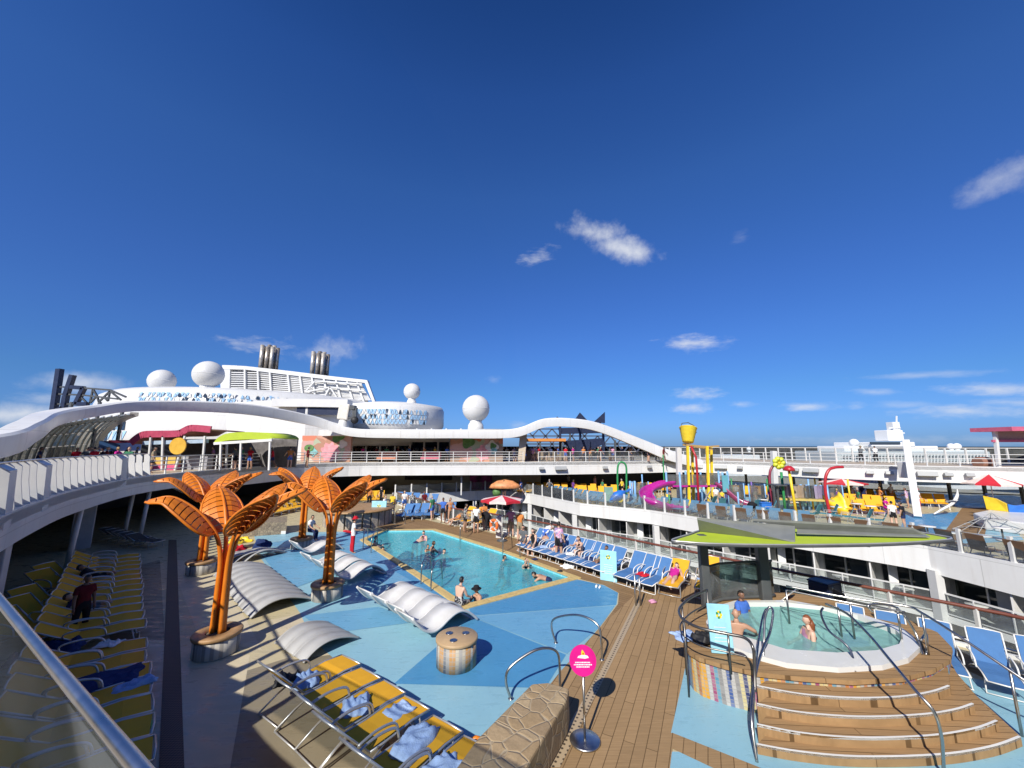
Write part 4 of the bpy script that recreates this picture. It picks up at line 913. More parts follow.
# canopy over the tub
cn = thing('tub_canopy', 'flat dark framed canopy with lime fabric panels above the hot tub', 'canopy', (0, 0, 0))
CP = PX((672, 541.5), (688, 536), (705, 531), (745, 528), (800, 526.5), (860, 527.5), (905, 531.5), (935, 536), (952, 540), (925, 543), (870, 545.5), (790, 546.5), (720, 545.5), (685, 543.5), z=2.75)
cps = [p for p in spline([(*p, 2.75) for p in CP], 5, True)]
mb = MB(); mb.tube(cps, .035, 8, 0, True); mb.build('rim', DGREY, cn)
mb = MB(); mb.tube([p+Vector((0, 0, .045)) for p in cps], .02, 6, 0, True); mb.build('upper_rim', ALU, cn)
mb = MB(); cc = sum((p for p in cps), Vector())/len(cps)+Vector((0, 0, .03))
i0 = mb.add([cc]); r1 = mb.add([cc.lerp(p, .97)+Vector((0, 0, .02)) for p in cps]); nn = len(cps)
for i in range(nn): mb.face((i0, r1+i, r1+(i+1) % nn), 0)
mb.build('lime_fabric', LIME, cn, solid=.02)
mb = MB()
def slab(poly, z0s, th=.06):
    P = [G(x, y, z) for (x, y), z in zip(poly, z0s)]; n = len(P); a = mb.add(P); b = mb.add([p-Vector((0, 0, th)) for p in P]); mb.face([a+i for i in range(n)]); mb.face([b+i for i in reversed(range(n))])
    for i in range(n): mb.face((a+i, a+(i+1) % n, b+(i+1) % n, b+i))
slab([(697, 517.5), (795, 526), (795, 540.5), (699, 529)], [3.25, 3.05, 2.83, 2.86])
slab([(752, 518.5), (912, 527.5), (926, 534), (797, 527)], [3.25, 3.05, 2.86, 3.0]); slab([(797, 529), (926, 535), (930, 536.5), (797, 533)], [2.95, 2.86, 2.85, 2.9], .03); mb.build('grey_roof_plate', mk('grey roof plate', (.2, .21, .2), .45, var=.1), cn)
mb = MB()
for i in range(0, nn, 5): mb.bar(cc-Vector((0, 0, .06)), cps[i]-Vector((0, 0, .02)), .06, .05)
mb.build('spoke', DGREY, cn)
for (x, y, w) in ((707, 607, .24), (766, 600, .3)):
    g = G(x, y, .8); mb = MB(); mb.box((g.x, g.y, 1.4), (w, .22, 2.8)); mb.build('column', DGREY, cn, bevel=.03)
# ================================================================== pale blue notice boards
def board(x, y, z, h, w, rz, label, lean=.1):
    g = G(x, y, z); e = thing('notice_board', label, 'notice board', (g.x, g.y, z+.01), rz, 'pale blue notice boards')
    mb = MB(); mb.box((0, 0, h/2), (w, .05, h), rx=-lean); mb.build('panel', SKYB, e, bevel=.012)
    mb = MB(); rnd = random.Random(int(x)); M_ = Matrix.Translation((0, 0, h/2)) @ Matrix.Rotation(-lean, 4, 'X')
    q = lambda x0, z0, x1, z1, m: mb.poly([M_ @ Vector(p) for p in ((x0, -.028, z0), (x1, -.028, z0), (x1, -.028, z1), (x0, -.028, z1))], m)
    for i in range(7):
        a = i*.9; q(.09*math.cos(a)*w-.05*w, .26*h+.06*math.sin(a), .09*math.cos(a)*w+.05*w, .26*h+.06*math.sin(a)+.05, i % 2)
    for j in range(5): q(-.32*w*rnd.uniform(.7, 1), (.02-.07*j)*h, .32*w*rnd.uniform(.7, 1), (.035-.07*j)*h, 2)
    mb.build('print', [YEL, GREENP, WHITE], e, fix=False)
    mb = MB(); mb.bar((0, .06, h*.9), (0, .38, 0), .04); mb.build('back_leg', ALU, e)
board(722, 653, .8, 1.0, .48, -.15, 'pale blue notice board standing on the hot tub rim')
board(609, 581, 0, 1.15, .68, -.5, 'pale blue notice board in front of the blue loungers row')
board(378, 523, 0, 1.5, 1.05, 0, 'pale blue notice board at the far end of the pool')
# near edge rail of the well : posts, glass, mahogany rail
nr = thing('well_balustrade', 'glass balustrade with mahogany handrail along the pool side of the open well', 'railing', (0, 0, 0))
RN = resample([(*p, 0) for p in RAILN], 1.7)
mb = MB(); mb.tube([(p.x, p.y, 1.05) for p in resample([(*p, 0) for p in RAILN], .6)], .05, 8); mb.build('handrail', RUSTR, nr)
mb = MB(); mb.tube([(p.x, p.y, .18) for p in resample([(*p, 0) for p in RAILN], .6)], .03, 6); mb.build('lower_rail', WHITE2, nr)
for i, p in enumerate(RN):
    if p.y < 2: continue
    mb = MB(); mb.box((p.x, p.y, .55), (.09, .09, 1.0)); mb.build('post', WHITE, nr)
    if i+1 < len(RN): mb = MB(); mb.bar((p.x, p.y, .62), (RN[i+1].x, RN[i+1].y, .62), .014, .76); mb.build('glass_panel', HAZEG, nr)
# far balustrade of the splash deck
fb = thing('splash_balustrade', 'glass balustrade with slim white posts along the splash deck edge', 'railing', (0, 0, 0))
FF = offs([tuple(p[:2]) for p in resample([(*p, 0) for p in FAR], 1.75)], .15)
for i, p in enumerate(FF):
    if p[1] < 8: continue
    mb = MB(); mb.box((*p, .67), (.14, .14, 1.2)); mb.build('post', WHITE, fb)
    if i+1 < len(FF): mb = MB(); mb.bar((*p, .68), (*FF[i+1], .68), .014, .95); mb.build('glass_panel', HAZEG, fb)
# ================================================================== upper deck rails and fins
uf_ = thing('fin_parapet', 'white parapet of slanted upright fins along the left upper deck', 'parapet', (0, 0, 0))
UL = [p for p in UEs if -22.5 < p[0] < -7 and p[1] < 24.6]
ULr = resample([(*p, 0) for p in UL], .74); _px = lambda p: 512+384*p.x/(p.y*.987-.27); PIER = {min(range(len(ULr)), key=lambda i: abs(_px(ULr[i])-x)) for x in (6, 50, 121)}
for i, p in enumerate(ULr):
    t = (ULr[min(i+1, len(ULr)-1)]-ULr[max(i-1, 0)]).normalized(); nrm = Vector((-t.y, t.x, 0))   # outward (deck side)
    s = i*.74
    p = p+nrm*.15; h0 = 3.66
    mb = MB()
    if i in PIER:
        a = .34; prof = [(-.16, h0-.4), (.75, h0-.4), (.75, h0+1.25), (.25, h0+1.32), (-.08, h0+1.1)]; th = .7; nm = 'parapet_pier'
    else:
        prof = [(-.1, h0), (.62, h0), (.56, h0+.55), (.3, h0+.8), (.34, h0+1.22), (.16, h0+1.28), (.05, h0+1.16), (.02, h0+.72)]; th = .06; nm = 'fin'
    d = (t*.93+nrm*(-.0)).normalized()
    A = [p+nrm*u-t*th/2+Vector((0, 0, z)) for u, z in prof]; B = [q+t*th for q in A]; n = len(A); a0 = mb.add(A); b0 = mb.add(B)
    mb.face([a0+j for j in range(n)]); mb.face([b0+j for j in reversed(range(n))])
    for j in range(n): mb.face((a0+j, a0+(j+1) % n, b0+(j+1) % n, b0+j))
    mb.build(nm, WHITE, uf_)
    if i+1 < len(ULr) and i not in PIER:
        q = ULr[i+1]+nrm*.15; pn = MB()
        pn.poly([p+nrm*.02+Vector((0, 0, h0)), q+nrm*.3+Vector((0, 0, h0)), q+nrm*.3+Vector((0, 0, h0+.3)), p+nrm*.02+Vector((0, 0, h0+.34))]); pn.build('infill_panel', WHITE, uf_, solid=.03)
mb = MB(); mb.tube([(p.x+(-.25), p.y-.2, 4.95) for p in ULr], .035, 6); mb.build('top_rail', BRUSH, uf_)
def railing(name, label, P, zb, h, step, bars, mat=WHITE, glassy=False, r=.03, pw=.07, lean=0):
    e = thing(name, label, 'railing', (0, 0, 0)); Q = resample([(p[0], p[1], 0) for p in P], step)
    for i, p in enumerate(Q):
        mb = MB(); mb.bar((p.x, p.y, zb), (p.x+lean, p.y+lean*.3, zb+h), pw); mb.build('post', mat, e)
        if glassy and i+1 < len(Q): g = MB(); g.bar((p.x, p.y, zb+h*.5), (Q[i+1].x, Q[i+1].y, zb+h*.5), .012, h*.85); g.build('glass_panel', HAZEG, e)
    for z in bars: mb = MB(); mb.tube([(p.x+lean*z/h, p.y+lean*.3*z/h, zb+z) for p in Q], r, 5); mb.build('rail', mat, e)
    return e
US = [p for p in UEs]
ia = [i for i, p in enumerate(US) if p[0] < -20 and p[1] > 23.5][0]
seg = offs(US[ia:], .22)
s1 = [p for p in seg if p[0] < 1.5]; s2 = [p for p in seg if 1.5 <= p[0] < 23.2]; s3 = [p for p in seg if p[0] >= 23.2]
railing('upper_deck_railing', 'white post and bar railing on the upper deck before the bars and murals', s1, 3.6, 1.15, 1.55, (.35, .62, .88, 1.15))
railing('upper_deck_railing', 'glazed railing on the upper deck below the right hand arch', s2, 3.6, 1.15, 1.9, (1.15, .6), glassy=True)
railing('upper_deck_railing', 'white railing along the right hand upper deck in front of the other ship', s3, 3.6, 1.1, 2.1, (.38, .72, 1.08))
so_ = [(66, 32), (47, 40.5), (38, 46), (30, 58), (24, 63)]
railing('windscreen_railing', 'tall white posts of the outer windscreen along the right hand upper deck', offs(so_, .3), 3.6, 1.6, 1.5, (.1, 1.58), glassy=True, pw=.13, r=.05)
# near glass balustrade
gb = thing('glass_balustrade', 'near glass balustrade with a steel top rail at the lower left', 'railing', (0, 0, 0))
P3 = [(-6.9, 4.65), (-5.1, 3.55), (-2.29, 1.848), (-.8, .943), (.6, .09), (2.4, -1.0)]
mb = MB(); mb.tube([(x, y, 4.72) for x, y in P3], .016, 12); mb.build('top_rail', BRUSH, gb)
for a, b2 in zip(P3, P3[1:]): mb = MB(); mb.bar((*a, 4.12), (*b2, 4.12), .014, 1.14); mb.build('glass_panel', NEARG, gb)
for a in P3[:3]: mb = MB(); mb.box((*a, 3.65), (.08, .08, .3)); mb.build('glass_clamp', BRUSH, gb)
# columns below the upper deck on the left
for (x, y0, w, lab) in ((28, 640, .95, 'broad grey column under the left upper deck nearest the camera'), (108, 545, 1.0, 'broad grey column under the left upper deck farther along')):
    g = G(x, y0); mb = MB(); mb.box((g.x-.95, g.y-.55, 1.45), (w, w*.8, 2.95), R_(-45)); tag(mb.build('deck_column', mk('column paint', (.5, .5, .5), .5), bevel=.03), lab, 'column', 'columns under the left upper deck')
for i, (x, y0) in enumerate(((66, 570), (124, 535), (140, 536))):
    g = G(x, y0); mb = MB(); mb.tube([(g.x, g.y, 0), (g.x+.12, g.y+.1, 3.0)], .11, 10); tag(mb.build('deck_post', WHITE2), ['slim pale post under the left upper deck between the two broad columns', 'slim pale post right of the farther broad column', 'slim pale post farthest from the near column'][i], 'post', 'slim posts under the left upper deck')
for x in (160, 215, 255):
    pass
# ================================================================== people
SKINM = {'pale': mk('pale skin', (.6, .38, .28), .5, var=.06, scale=8), 'tan': mk('tan skin', (.45, .26, .17), .5, var=.06, scale=8), 'brown': mk('brown skin', (.2, .1, .06), .5, var=.06, scale=8)}
EYE_M = mk('eye', (.02, .015, .012), .3); LIP_M = mk('lips', (.35, .12, .1), .5)
HAIRM = {'black': mk('black hair', (.012, .01, .009), .5), 'brown': mk('brown hair', (.06, .03, .015), .5), 'blond': mk('blond hair', (.4, .26, .1), .5), 'red': mk('auburn hair', (.2, .06, .02), .5), 'grey': mk('grey hair', (.3, .29, .28), .5)}
def cloth(n, c): return mk(n+' clothing', c, .85, var=.12, scale=14, bump=.3, bscale=30, spec=.2)
CL = {'white': cloth('white', (.75, .75, .74)), 'red': cloth('red', (.5, .015, .03)), 'black': cloth('black', (.015, .015, .018)), 'grey': cloth('grey', (.12, .13, .14)), 'navy': cloth('navy', (.02, .03, .09)),
      'pink': cloth('pink', (.6, .28, .42)), 'magenta': cloth('magenta', (.5, .02, .25)), 'blue': cloth('blue', (.06, .15, .5)), 'orange': cloth('orange', (.6, .22, .06)), 'khaki': cloth('khaki', (.3, .25, .17)), 'green': cloth('green', (.05, .2, .1)), 'purple': cloth('purple', (.16, .05, .25)), 'wine': cloth('wine', (.12, .01, .015)), 'yellow': cloth('yellow', (.7, .5, .05))}  # wine: red darkened to put shade into the shirt colour
fl_, nt_, b, out = nodes_of('patterned clothing'); vr = N(nt_, 'ShaderNodeTexVoronoi', _in={'Scale': 14.}); nt_.links.new(coords(nt_), vr.inputs['Vector']); s_ = N(nt_, 'ShaderNodeSeparateColor'); nt_.links.new(vr.outputs['Color'], s_.inputs[0])
nt_.links.new(ramp(nt_, s_.outputs[0], [(0, (.62, .5, .56)), (.5, (.55, .25, .42)), (.75, (.25, .22, .4))], True), b.inputs['Base Color']); b.inputs['Roughness'].default_value = .85; CL['pattern'] = fl_
fl_, nt_, b, out = nodes_of('leaf print clothing'); vr = N(nt_, 'ShaderNodeTexVoronoi', _in={'Scale': 22.}); nt_.links.new(coords(nt_), vr.inputs['Vector']); s_ = N(nt_, 'ShaderNodeSeparateColor'); nt_.links.new(vr.outputs['Color'], s_.inputs[0])
nt_.links.new(ramp(nt_, s_.outputs[0], [(0, (.02, .02, .03)), (.6, (.5, .5, .48))], True), b.inputs['Base Color']); b.inputs['Roughness'].default_value = .85; CL['print'] = fl_
dirn = lambda a: Vector((0, math.sin(R_(a)), -math.cos(R_(a))))
# torso lean, (thigh, shin) right and left, (upper arm, forearm, spread) right and left, hip height (None: stand on the sole), head pitch
POSES = {
 'stand': (2, (4, -2), (-3, -6), (8, 22, 9), (-4, 12, 9), None, 0),
 'walk': (5, (24, 4), (-16, -34), (-22, 4, 8), (24, 46, 8), None, 0),
 'hold': (3, (4, 0), (-4, -4), (15, 85, 8), (10, 70, 10), None, -12),
 'phone': (4, (3, 0), (-5, -4), (30, 125, 8), (0, 10, 9), None, -15),
 'rail': (16, (8, -4), (-6, -10), (62, 88, 10), (58, 86, 12), None, 0),
 'bend': (72, (12, 0), (-4, -6), (40, 30, 8), (30, 20, 10), None, 20),
 'hips': (-2, (5, -3), (-6, -6), (-18, 55, 38), (-18, 55, 38), None, 0),
 'sit': (8, (84, 4), (80, -4), (20, 62, 8), (26, 58, 8), .1, -8),
 'sitknee': (18, (112, -16), (104, -8), (70, 95, 6), (66, 96, 6), .1, 0),
 'recline': (-52, (86, 62), (104, 30), (-20, 40, 14), (-30, 30, 16), .11, 25),
 'lie': (-68, (88, 84), (96, 60), (-50, -10, 16), (20, 100, 14), .11, 40),
 'swim': (12, (30, -30), (-10, -40), (62, 80, 38), (56, 78, 38), None, 5),
 'wade': (4, (8, 0), (-6, -8), (40, 80, 22), (35, 75, 22), None, 0),
 'wave': (4, (8, 0), (-6, -8), (120, 150, 30), (115, 150, 34), None, 0),
 'soak2': (-4, (40, -10), (30, -20), (24, 60, 10), (10, 50, 12), None, 0),
 'soak': (-12, (78, 40), (72, 36), (20, 60, 60), (30, 70, 40), None, 0),
}
BODY = {}
def body(pose):
    if pose in BODY: return BODY[pose]
    t, lr, ll, ar, al, hip, hp = POSES[pose]
    u = Vector((0, math.sin(R_(t)), math.cos(R_(t))))
    V = []; E = []; Rr = []; bone = {}
    def jv(p, r): V.append(Vector(p)); Rr.append(r); return len(V)-1
    def con(a, b, tag_): E.append((a, b)); bone[(a, b)] = tag_
    H = Vector((0, 0, 0))
    pel = jv(H, .125); waist = jv(H+u*.17, .115); chest = jv(H+u*.36, .135); nb_ = jv(H+u*.47, .085); nk = jv(H+u*.535, .052); hd = jv(H+u*.6+Vector((0, .015, 0)), .055)
    con(pel, waist, 'low'); con(waist, chest, 'mid'); con(chest, nb_, 'top'); con(nb_, nk, 'neck'); con(nk, hd, 'neck')
    hands = []; feet = []
    for sd, (ua, fa, spread) in ((1, ar), (-1, al)):
        sh = jv(H+u*.445+Vector((sd*.165, 0, 0)), .062); con(chest, sh, 'sh')
        q = Matrix.Rotation(R_(-spread*sd), 3, 'Y')
        d1 = q @ dirn(ua+t*.3); d2 = Matrix.Rotation(R_(-spread*.4*sd), 3, 'Y') @ dirn(fa+t*.3)
        el = jv(V[sh]+d1*.275, .042); wr = jv(V[el]+d2*.235, .029); con(sh, el, 'uarm'); con(el, wr, 'farm'); hands.append((sd, wr, d2))
    for sd, (th, shn) in ((1, lr), (-1, ll)):
        hj = jv(H+Vector((sd*.088, 0, -.03)), .098); con(pel, hj, 'low')
        d1 = dirn(th); d1.x = sd*.07; d2 = dirn(shn)
        kn = jv(V[hj]+d1*.42, .058); an = jv(V[kn]+d2*.405, .04); ff = Vector((0, 1, 0)) if shn < 50 else Vector((0, .5, .86))
        mc = jv(V[kn]+d2*.13, .06); V[mc] += Vector((0, -.012, 0))
        hl = jv(V[an]+Vector((0, .0, -.045)) if shn < 50 else V[an]+d2*.03, .036); to = jv(V[hl]+ff*.15-Vector((0, 0, .012)), .026)
        con(hj, kn, 'thigh'); con(kn, mc, 'shin'); con(mc, an, 'shin'); con(an, hl, 'foot'); con(hl, to, 'foot'); feet.append(to); feet.append(hl)
    dz = -min(V[f].z-.03 for f in feet) if hip is None else hip
    for v in V: v.z += dz
    me = bpy.data.meshes.new('tmp'); me.from_pydata([tuple(v) for v in V], E, []); o = bpy.data.objects.new('tmp', me); COL.objects.link(o)
    sk = o.modifiers.new('Skin', 'SKIN'); sk.use_smooth_shade = True
    for i, s in enumerate(me.skin_vertices[0].data): s.radius = (Rr[i]*1.1, Rr[i]*(.85 if i in (0, 1, 2, 3) else 1.1)); s.use_root = (i == 0)
    o.modifiers.new('S', 'SUBSURF').levels = 1
    dg = bpy.context.evaluated_depsgraph_get(); ev = o.evaluated_get(dg); m2 = bpy.data.meshes.new_from_object(ev)
    vs = [v.co.copy() for v in m2.vertices]; fs_ = [tuple(p.vertices) for p in m2.polygons]; nr = [v.normal.copy() for v in m2.vertices]
    bpy.data.objects.remove(o); bpy.data.meshes.remove(m2); bpy.data.meshes.remove(me)
    def nearest(p):
        best = (9, None, 0)
        for (a, b2), tg in bone.items():
            ab = V[b2]-V[a]; k = max(0, min(1, (p-V[a]).dot(ab)/max(ab.length_squared, 1e-9))); d = (p-(V[a]+ab*k)).length-(Rr[a]*(1-k)+Rr[b2]*k)*.8
            if d < best[0]: best = (d, tg, k)
        return best[1], best[2]
    lab = [nearest(sum((vs[i] for i in f), Vector())/len(f)) for f in fs_]
    mb = MB(); n0 = mb.add(vs)
    for f in fs_: mb.face([n0+i for i in f], 0, True)
    # head
    hc = V[hd]+u*.085*(.6 if t > 40 else 1)+Vector((0, .02, 0)); HM = Matrix.Translation(hc) @ Matrix.Rotation(R_(-t*.55+hp*-.6), 4, 'X')
    heads = []
    nu, nv = 16, 12
    for j in range(nv+1):
        th = pi*j/nv
        for i in range(nu):
            ph = 2*pi*i/nu; x, y, z = math.sin(th)*math.cos(ph), math.sin(th)*math.sin(ph), math.cos(th)
            p = Vector((x*.074, y*.092, z*.112))
            if z < -.1: p.x *= 1+.28*z; p.y *= 1+.12*z
            if y > .8 and abs(z+.12) < .28 and abs(x) < .25: p.y += .02*(1-abs(x)*4)*(1-abs(z+.12)*3.4)
            heads.append((HM @ p, y, z))
    h0 = mb.add([p for p, _, _ in heads])
    for j in range(nv):
        for i in range(nu): mb.face((h0+j*nu+i, h0+(j+1)*nu+i, h0+(j+1)*nu+(i+1) % nu, h0+j*nu+(i+1) % nu), 0, True)
    for ex in (-.03, .03): mb.poly([HM @ Vector((ex+dx*.013, .09-abs(ex+dx*.013)*.25, .012+dz_*.006)) for dx, dz_ in ((-1, -1), (1, -1), (1, 1), (-1, 1))], 1)
    mb.poly([HM @ Vector((dx*.022, .0885, -.052+dz_*.005)) for dx, dz_ in ((-1, -1), (1, -1), (1, 1), (-1, 1))], 2)
    for sx in (-1, 1): mb.tube([HM @ Vector((sx*.07, -.004, -.02)), HM @ Vector((sx*.08, -.012, .0)), HM @ Vector((sx*.076, -.014, .025))], [.008, .014, .009], 6)
    # hands
    for sd, wr, d in hands:
        w = V[wr]; d = d.normalized(); side = d.cross(Vector((1, 0, 0)));
        side = Vector((0, 1, 0)) if side.length < .2 else side.normalized(); nrm = d.cross(side).normalized()
        mb.tube([w-d*.02, w+d*.03, w+d*.085], [.026, .034, .032], 8)
        for k, (o_, l) in enumerate(((-.027, .06), (-.009, .072), (.009, .068), (.026, .052))):
            r0 = w+d*.08+side*o_; mb.tube([r0, r0+d*l*.55+nrm*sd*.004, r0+d*l*.95+nrm*sd*.018], [.0095, .0088, .007], 6)
        r0 = w+d*.03-side*.03; mb.tube([r0, r0+d*.03-side*.024, r0+d*.06-side*.028], [.011, .0105, .008], 6)
    BODY[pose] = dict(mb=mb, vs=vs, fs=fs_, nr=nr, lab=lab, HM=HM, V=V, u=u, mesh={}, dz=dz)
    return BODY[pose]
def clothing(B, test, off):
    mb = MB(); sel = [f for f, l in zip(B['fs'], B['lab']) if test(*l)]
    used = sorted({i for f in sel for i in f}); ix = {i: k for k, i in enumerate(used)}
    mb.add([B['vs'][i]+B['nr'][i]*off for i in used])
    for f in sel: mb.face([ix[i] for i in f], 0, True)
    return mb
TOP = {'tee': lambda g, k: g in ('mid', 'top', 'sh') or (g == 'low' and k > .55) or (g == 'uarm' and k < .62), 'vest': lambda g, k: g in ('mid', 'top') or (g == 'low' and k > .6) or (g == 'sh' and k < .6),
       'bra': lambda g, k: (g == 'mid' and k > .72) or (g == 'top' and k < .35), 'long': lambda g, k: g in ('mid', 'top', 'sh', 'uarm') or (g == 'low' and k > .5) or (g == 'farm' and k < .9),
       'suit': lambda g, k: g in ('low', 'mid') or (g == 'top' and k < .5)}
BOT = {'shorts': lambda g, k: g == 'low' or (g == 'thigh' and k < .62), 'trousers': lambda g, k: g in ('low', 'thigh', 'shin'), 'brief': lambda g, k: g == 'low' and k < .9 or (g == 'thigh' and k < .08), 'skirt': lambda g, k: g == 'low' or (g == 'thigh' and k < .8)}
PCOUNT = 0
def person(pose, loc, rz, label, skin='pale', hair='black', top=None, bottom=('shorts', 'black'), group=None, long_hair=False, hat=None, scale=1., dz=0):
    B = body(pose); e = thing('person', label, 'person', (loc[0], loc[1], loc[2]+dz), rz, group); e.scale = (scale,)*3
    key = ('b', skin)
    def put(key, name, mats, mk_):
        if key in B['mesh']: o = bpy.data.objects.new(name, B['mesh'][key]); COL.objects.link(o); o.parent = e; return o
        o = mk_().build(name, mats, e, fix=False); B['mesh'][key] = o.data; return o
    put(key, 'body', [SKINM[skin], EYE_M, LIP_M], lambda: B['mb'])
    if top: put(('t',)+top, 'shirt' if top[0] != 'bra' else 'bikini_top', CL[top[1]], lambda: clothing(B, TOP[top[0]], .016))
    if bottom: put(('o',)+bottom, 'shorts' if bottom[0] != 'trousers' else 'trousers', CL[bottom[1]], lambda: clothing(B, BOT[bottom[0]], .012))
    def hairmesh():
        mb = MB(); HM = B['HM']; nu, nv = 18, 10; 
        for j in range(nv+1):
            th = pi*.62*j/nv
            for i in range(nu):
                ph = 2*pi*i/nu; y = math.sin(th)*math.sin(ph); thx = min(th, pi*.3+.5*max(0, -math.sin(ph))*pi) if math.sin(ph) > -.2 else th
                x, y, z = math.sin(thx)*math.cos(ph), math.sin(thx)*math.sin(ph), math.cos(thx)
                mb.add([HM @ Vector((x*.083, y*.102-.004, z*.121+.003))])
        for j in range(nv):
            for i in range(nu): mb.face((j*nu+i, (j+1)*nu+i, (j+1)*nu+(i+1) % nu, j*nu+(i+1) % nu), 0, True)
        if long_hair: mb.tube([HM @ Vector((0, -.07, .0)), HM @ Vector((0, -.1, -.1)), HM @ Vector((0, -.105, -.22)), HM @ Vector((0, -.1, -.3))], [.06, .075, .06, .02], 10)
        return mb
    if hair: put(('h', hair, long_hair), 'hair', HAIRM[hair], hairmesh)
    if hat:
        def hm_():
            mb = MB(); HM = B['HM']; n0 = len(mb.v); mb.lathe([(.098, .03), (.1, .06), (.09, .12), (.05, .14), (0, .142)], (0, 0, 0), 18); mb.lathe([(.09, .035), (.17, .025), (.172, .032), (.09, .045)], (0, 0, 0), 20)
            mb.v = [tuple(HM @ (Vector(p)*1.08)) for p in mb.v]; return mb
        put(('hat', hat), 'hat', CL[hat], hm_)
    return e
def at(px, py, z=0): return G(px, py, z)
FACE = lambda dx, dy: math.atan2(-dx, dy)           # rotation that faces world direction (dx, dy)
P = person
# ---- beside and in the pool
lg = P('hold', at(352, 553), FACE(.8, .3), 'lifeguard in red hat, white shirt and red shorts at the pool edge', 'tan', 'black', ('tee', 'white'), ('trousers', 'red'), hat='red', scale=1.02)
g = at(349, 541, .95); mb = MB(); mb.tube([(-.35, 0, 0), (-.2, 0, .02), (.2, 0, .02), (.35, 0, 0)], [.05, .09, .09, .05], 10); o = tag(mb.build('rescue_tube', RED), 'red rescue tube held by the lifeguard', 'rescue tube'); p = at(352, 553); o.location = (p.x-.3, p.y+.1, 1.0); o.rotation_euler = (0, .3, .6); o.scale = (.75, .75, .75)
p = at(309, 541); P('sit', (p.x, p.y, .54), FACE(.9, -.2), 'man in white shirt sitting on the planter of the farthest palm', 'tan', 'black', ('tee', 'white'), ('trousers', 'navy'))
p = at(459, 607); P('sit', (p.x, p.y, .06), FACE(.5, .85), 'dark haired woman with bare back sitting on the near pool corner', 'pale', 'black', None, ('skirt', 'print'), long_hair=False, scale=.98)
W_ = -.07
def swimmer(px, py, pose, face, label, depth=1.28, **k):
    p = at(px, py, W_); return P(pose, (p.x, p.y, W_-depth), face, label, **k)
swimmer(478, 601, 'wade', FACE(-.6, -.6), 'man in dark cap resting on the coping at the near pool corner', 1.22, skin='tan', hair='brown', bottom=('shorts', 'black'), hat='black')
swimmer(415, 543, 'bend', FACE(.4, .8), 'pale swimmer bent over in the far left of the pool', 1.0, skin='pale', hair='brown', bottom=('shorts', 'navy'))
swimmer(424, 540, 'wade', FACE(-.2, -.9), 'swimmer with short hair beside the bent over swimmer', 1.2, skin='pale', hair='black', top=('vest', 'pink'), bottom=('brief', 'pink'))
swimmer(432, 552, 'wade', FACE(.7, .5), 'bare chested man holding a child in mid pool', 1.2, skin='tan', hair='brown')
swimmer(427, 551, 'wade', FACE(.7, -.5), 'dark haired child beside the bare chested man in mid pool', 1.05, skin='tan', hair='black', scale=.8)
swimmer(443, 553, 'swim', FACE(.5, -.8), 'lone boy with only his head above water in mid pool', 1.38, skin='pale', hair='black')
swimmer(374, 547, 'wade', FACE(.8, .2), 'child in the water between the ladder rails near the lifeguard', 1.0, skin='pale', hair='black', top=('vest', 'white'), scale=.9)
swimmer(380, 551, 'swim', FACE(.8, -.3), 'dark haired bather low in the water by the left ladder', 1.4, skin='tan', hair='black')
swimmer(501, 561, 'swim', FACE(.9, .1), 'dark haired swimmer in black by the far right ladder', 1.36, skin='tan', hair='black', top=('tee', 'black'))
swimmer(526, 568, 'wave', FACE(.1, -.9), 'woman lifting both arms in the water near the right side', 1.3, skin='pale', hair='brown', top=('bra', 'black'), long_hair=True)
swimmer(550, 580, 'bend', FACE(-.9, .1), 'broad backed man leaning on the right pool corner', .95, skin='tan', hair='black', bottom=('shorts', 'navy'))
# ---- far poolside
P('hips', at(450, 523), FACE(.4, -.8), 'woman in a bikini standing by the yellow loungers at the far poolside', 'tan', 'black', ('bra', 'orange'), ('brief', 'orange'), long_hair=True)
P('stand', at(465, 532), FACE(.9, .3), 'man in leaf print shirt with his back turned at the far poolside', 'tan', 'black', ('tee', 'print'), ('shorts', 'black'))
P('hold', at(476, 533), FACE(.2, .9), 'man in white shirt and black shorts at the far poolside', 'tan', 'black', ('tee', 'white'), ('shorts', 'black'))
P('bend', at(488, 531), FACE(-.5, .8), 'person in black leaning over beside the lifebuoy', 'tan', 'black', ('tee', 'black'), ('trousers', 'black'))
P('stand', at(559, 561), FACE(.6, .7), 'man in pink patterned shirt and black shorts by the blue loungers', 'tan', 'black', ('tee', 'pattern'), ('shorts', 'black'), scale=1.03)
P('bend', at(546, 550), FACE(.5, .8), 'person in blue shorts bending over a blue lounger', 'pale', 'black', ('vest', 'white'), ('shorts', 'blue'))
p = at(534, 545, .42); P('sit', (p.x, p.y, .36), FACE(-.5, -.8), 'dark haired woman in black sitting sideways on a blue lounger', 'pale', 'black', ('vest', 'black'), ('shorts', 'grey'), long_hair=True)
p = at(581, 553, .42); P('sitknee', (p.x, p.y, .36), FACE(-.6, -.75), 'long haired woman with raised knees on a blue lounger', 'pale', 'brown', ('bra', 'black'), ('brief', 'black'), long_hair=True)
p = at(524, 541, .42); P('sit', (p.x, p.y, .36), FACE(-.4, -.9), 'man in grey hunched on a blue lounger near the umbrella', 'tan', 'black', ('tee', 'grey'), ('shorts', 'grey'))
p = at(457, 519, .42); P('recline', (p.x, p.y, .34), FACE(-.6, -.6), 'sunbather in orange reclining on a far yellow lounger', 'tan', 'brown', ('suit', 'orange'), None)
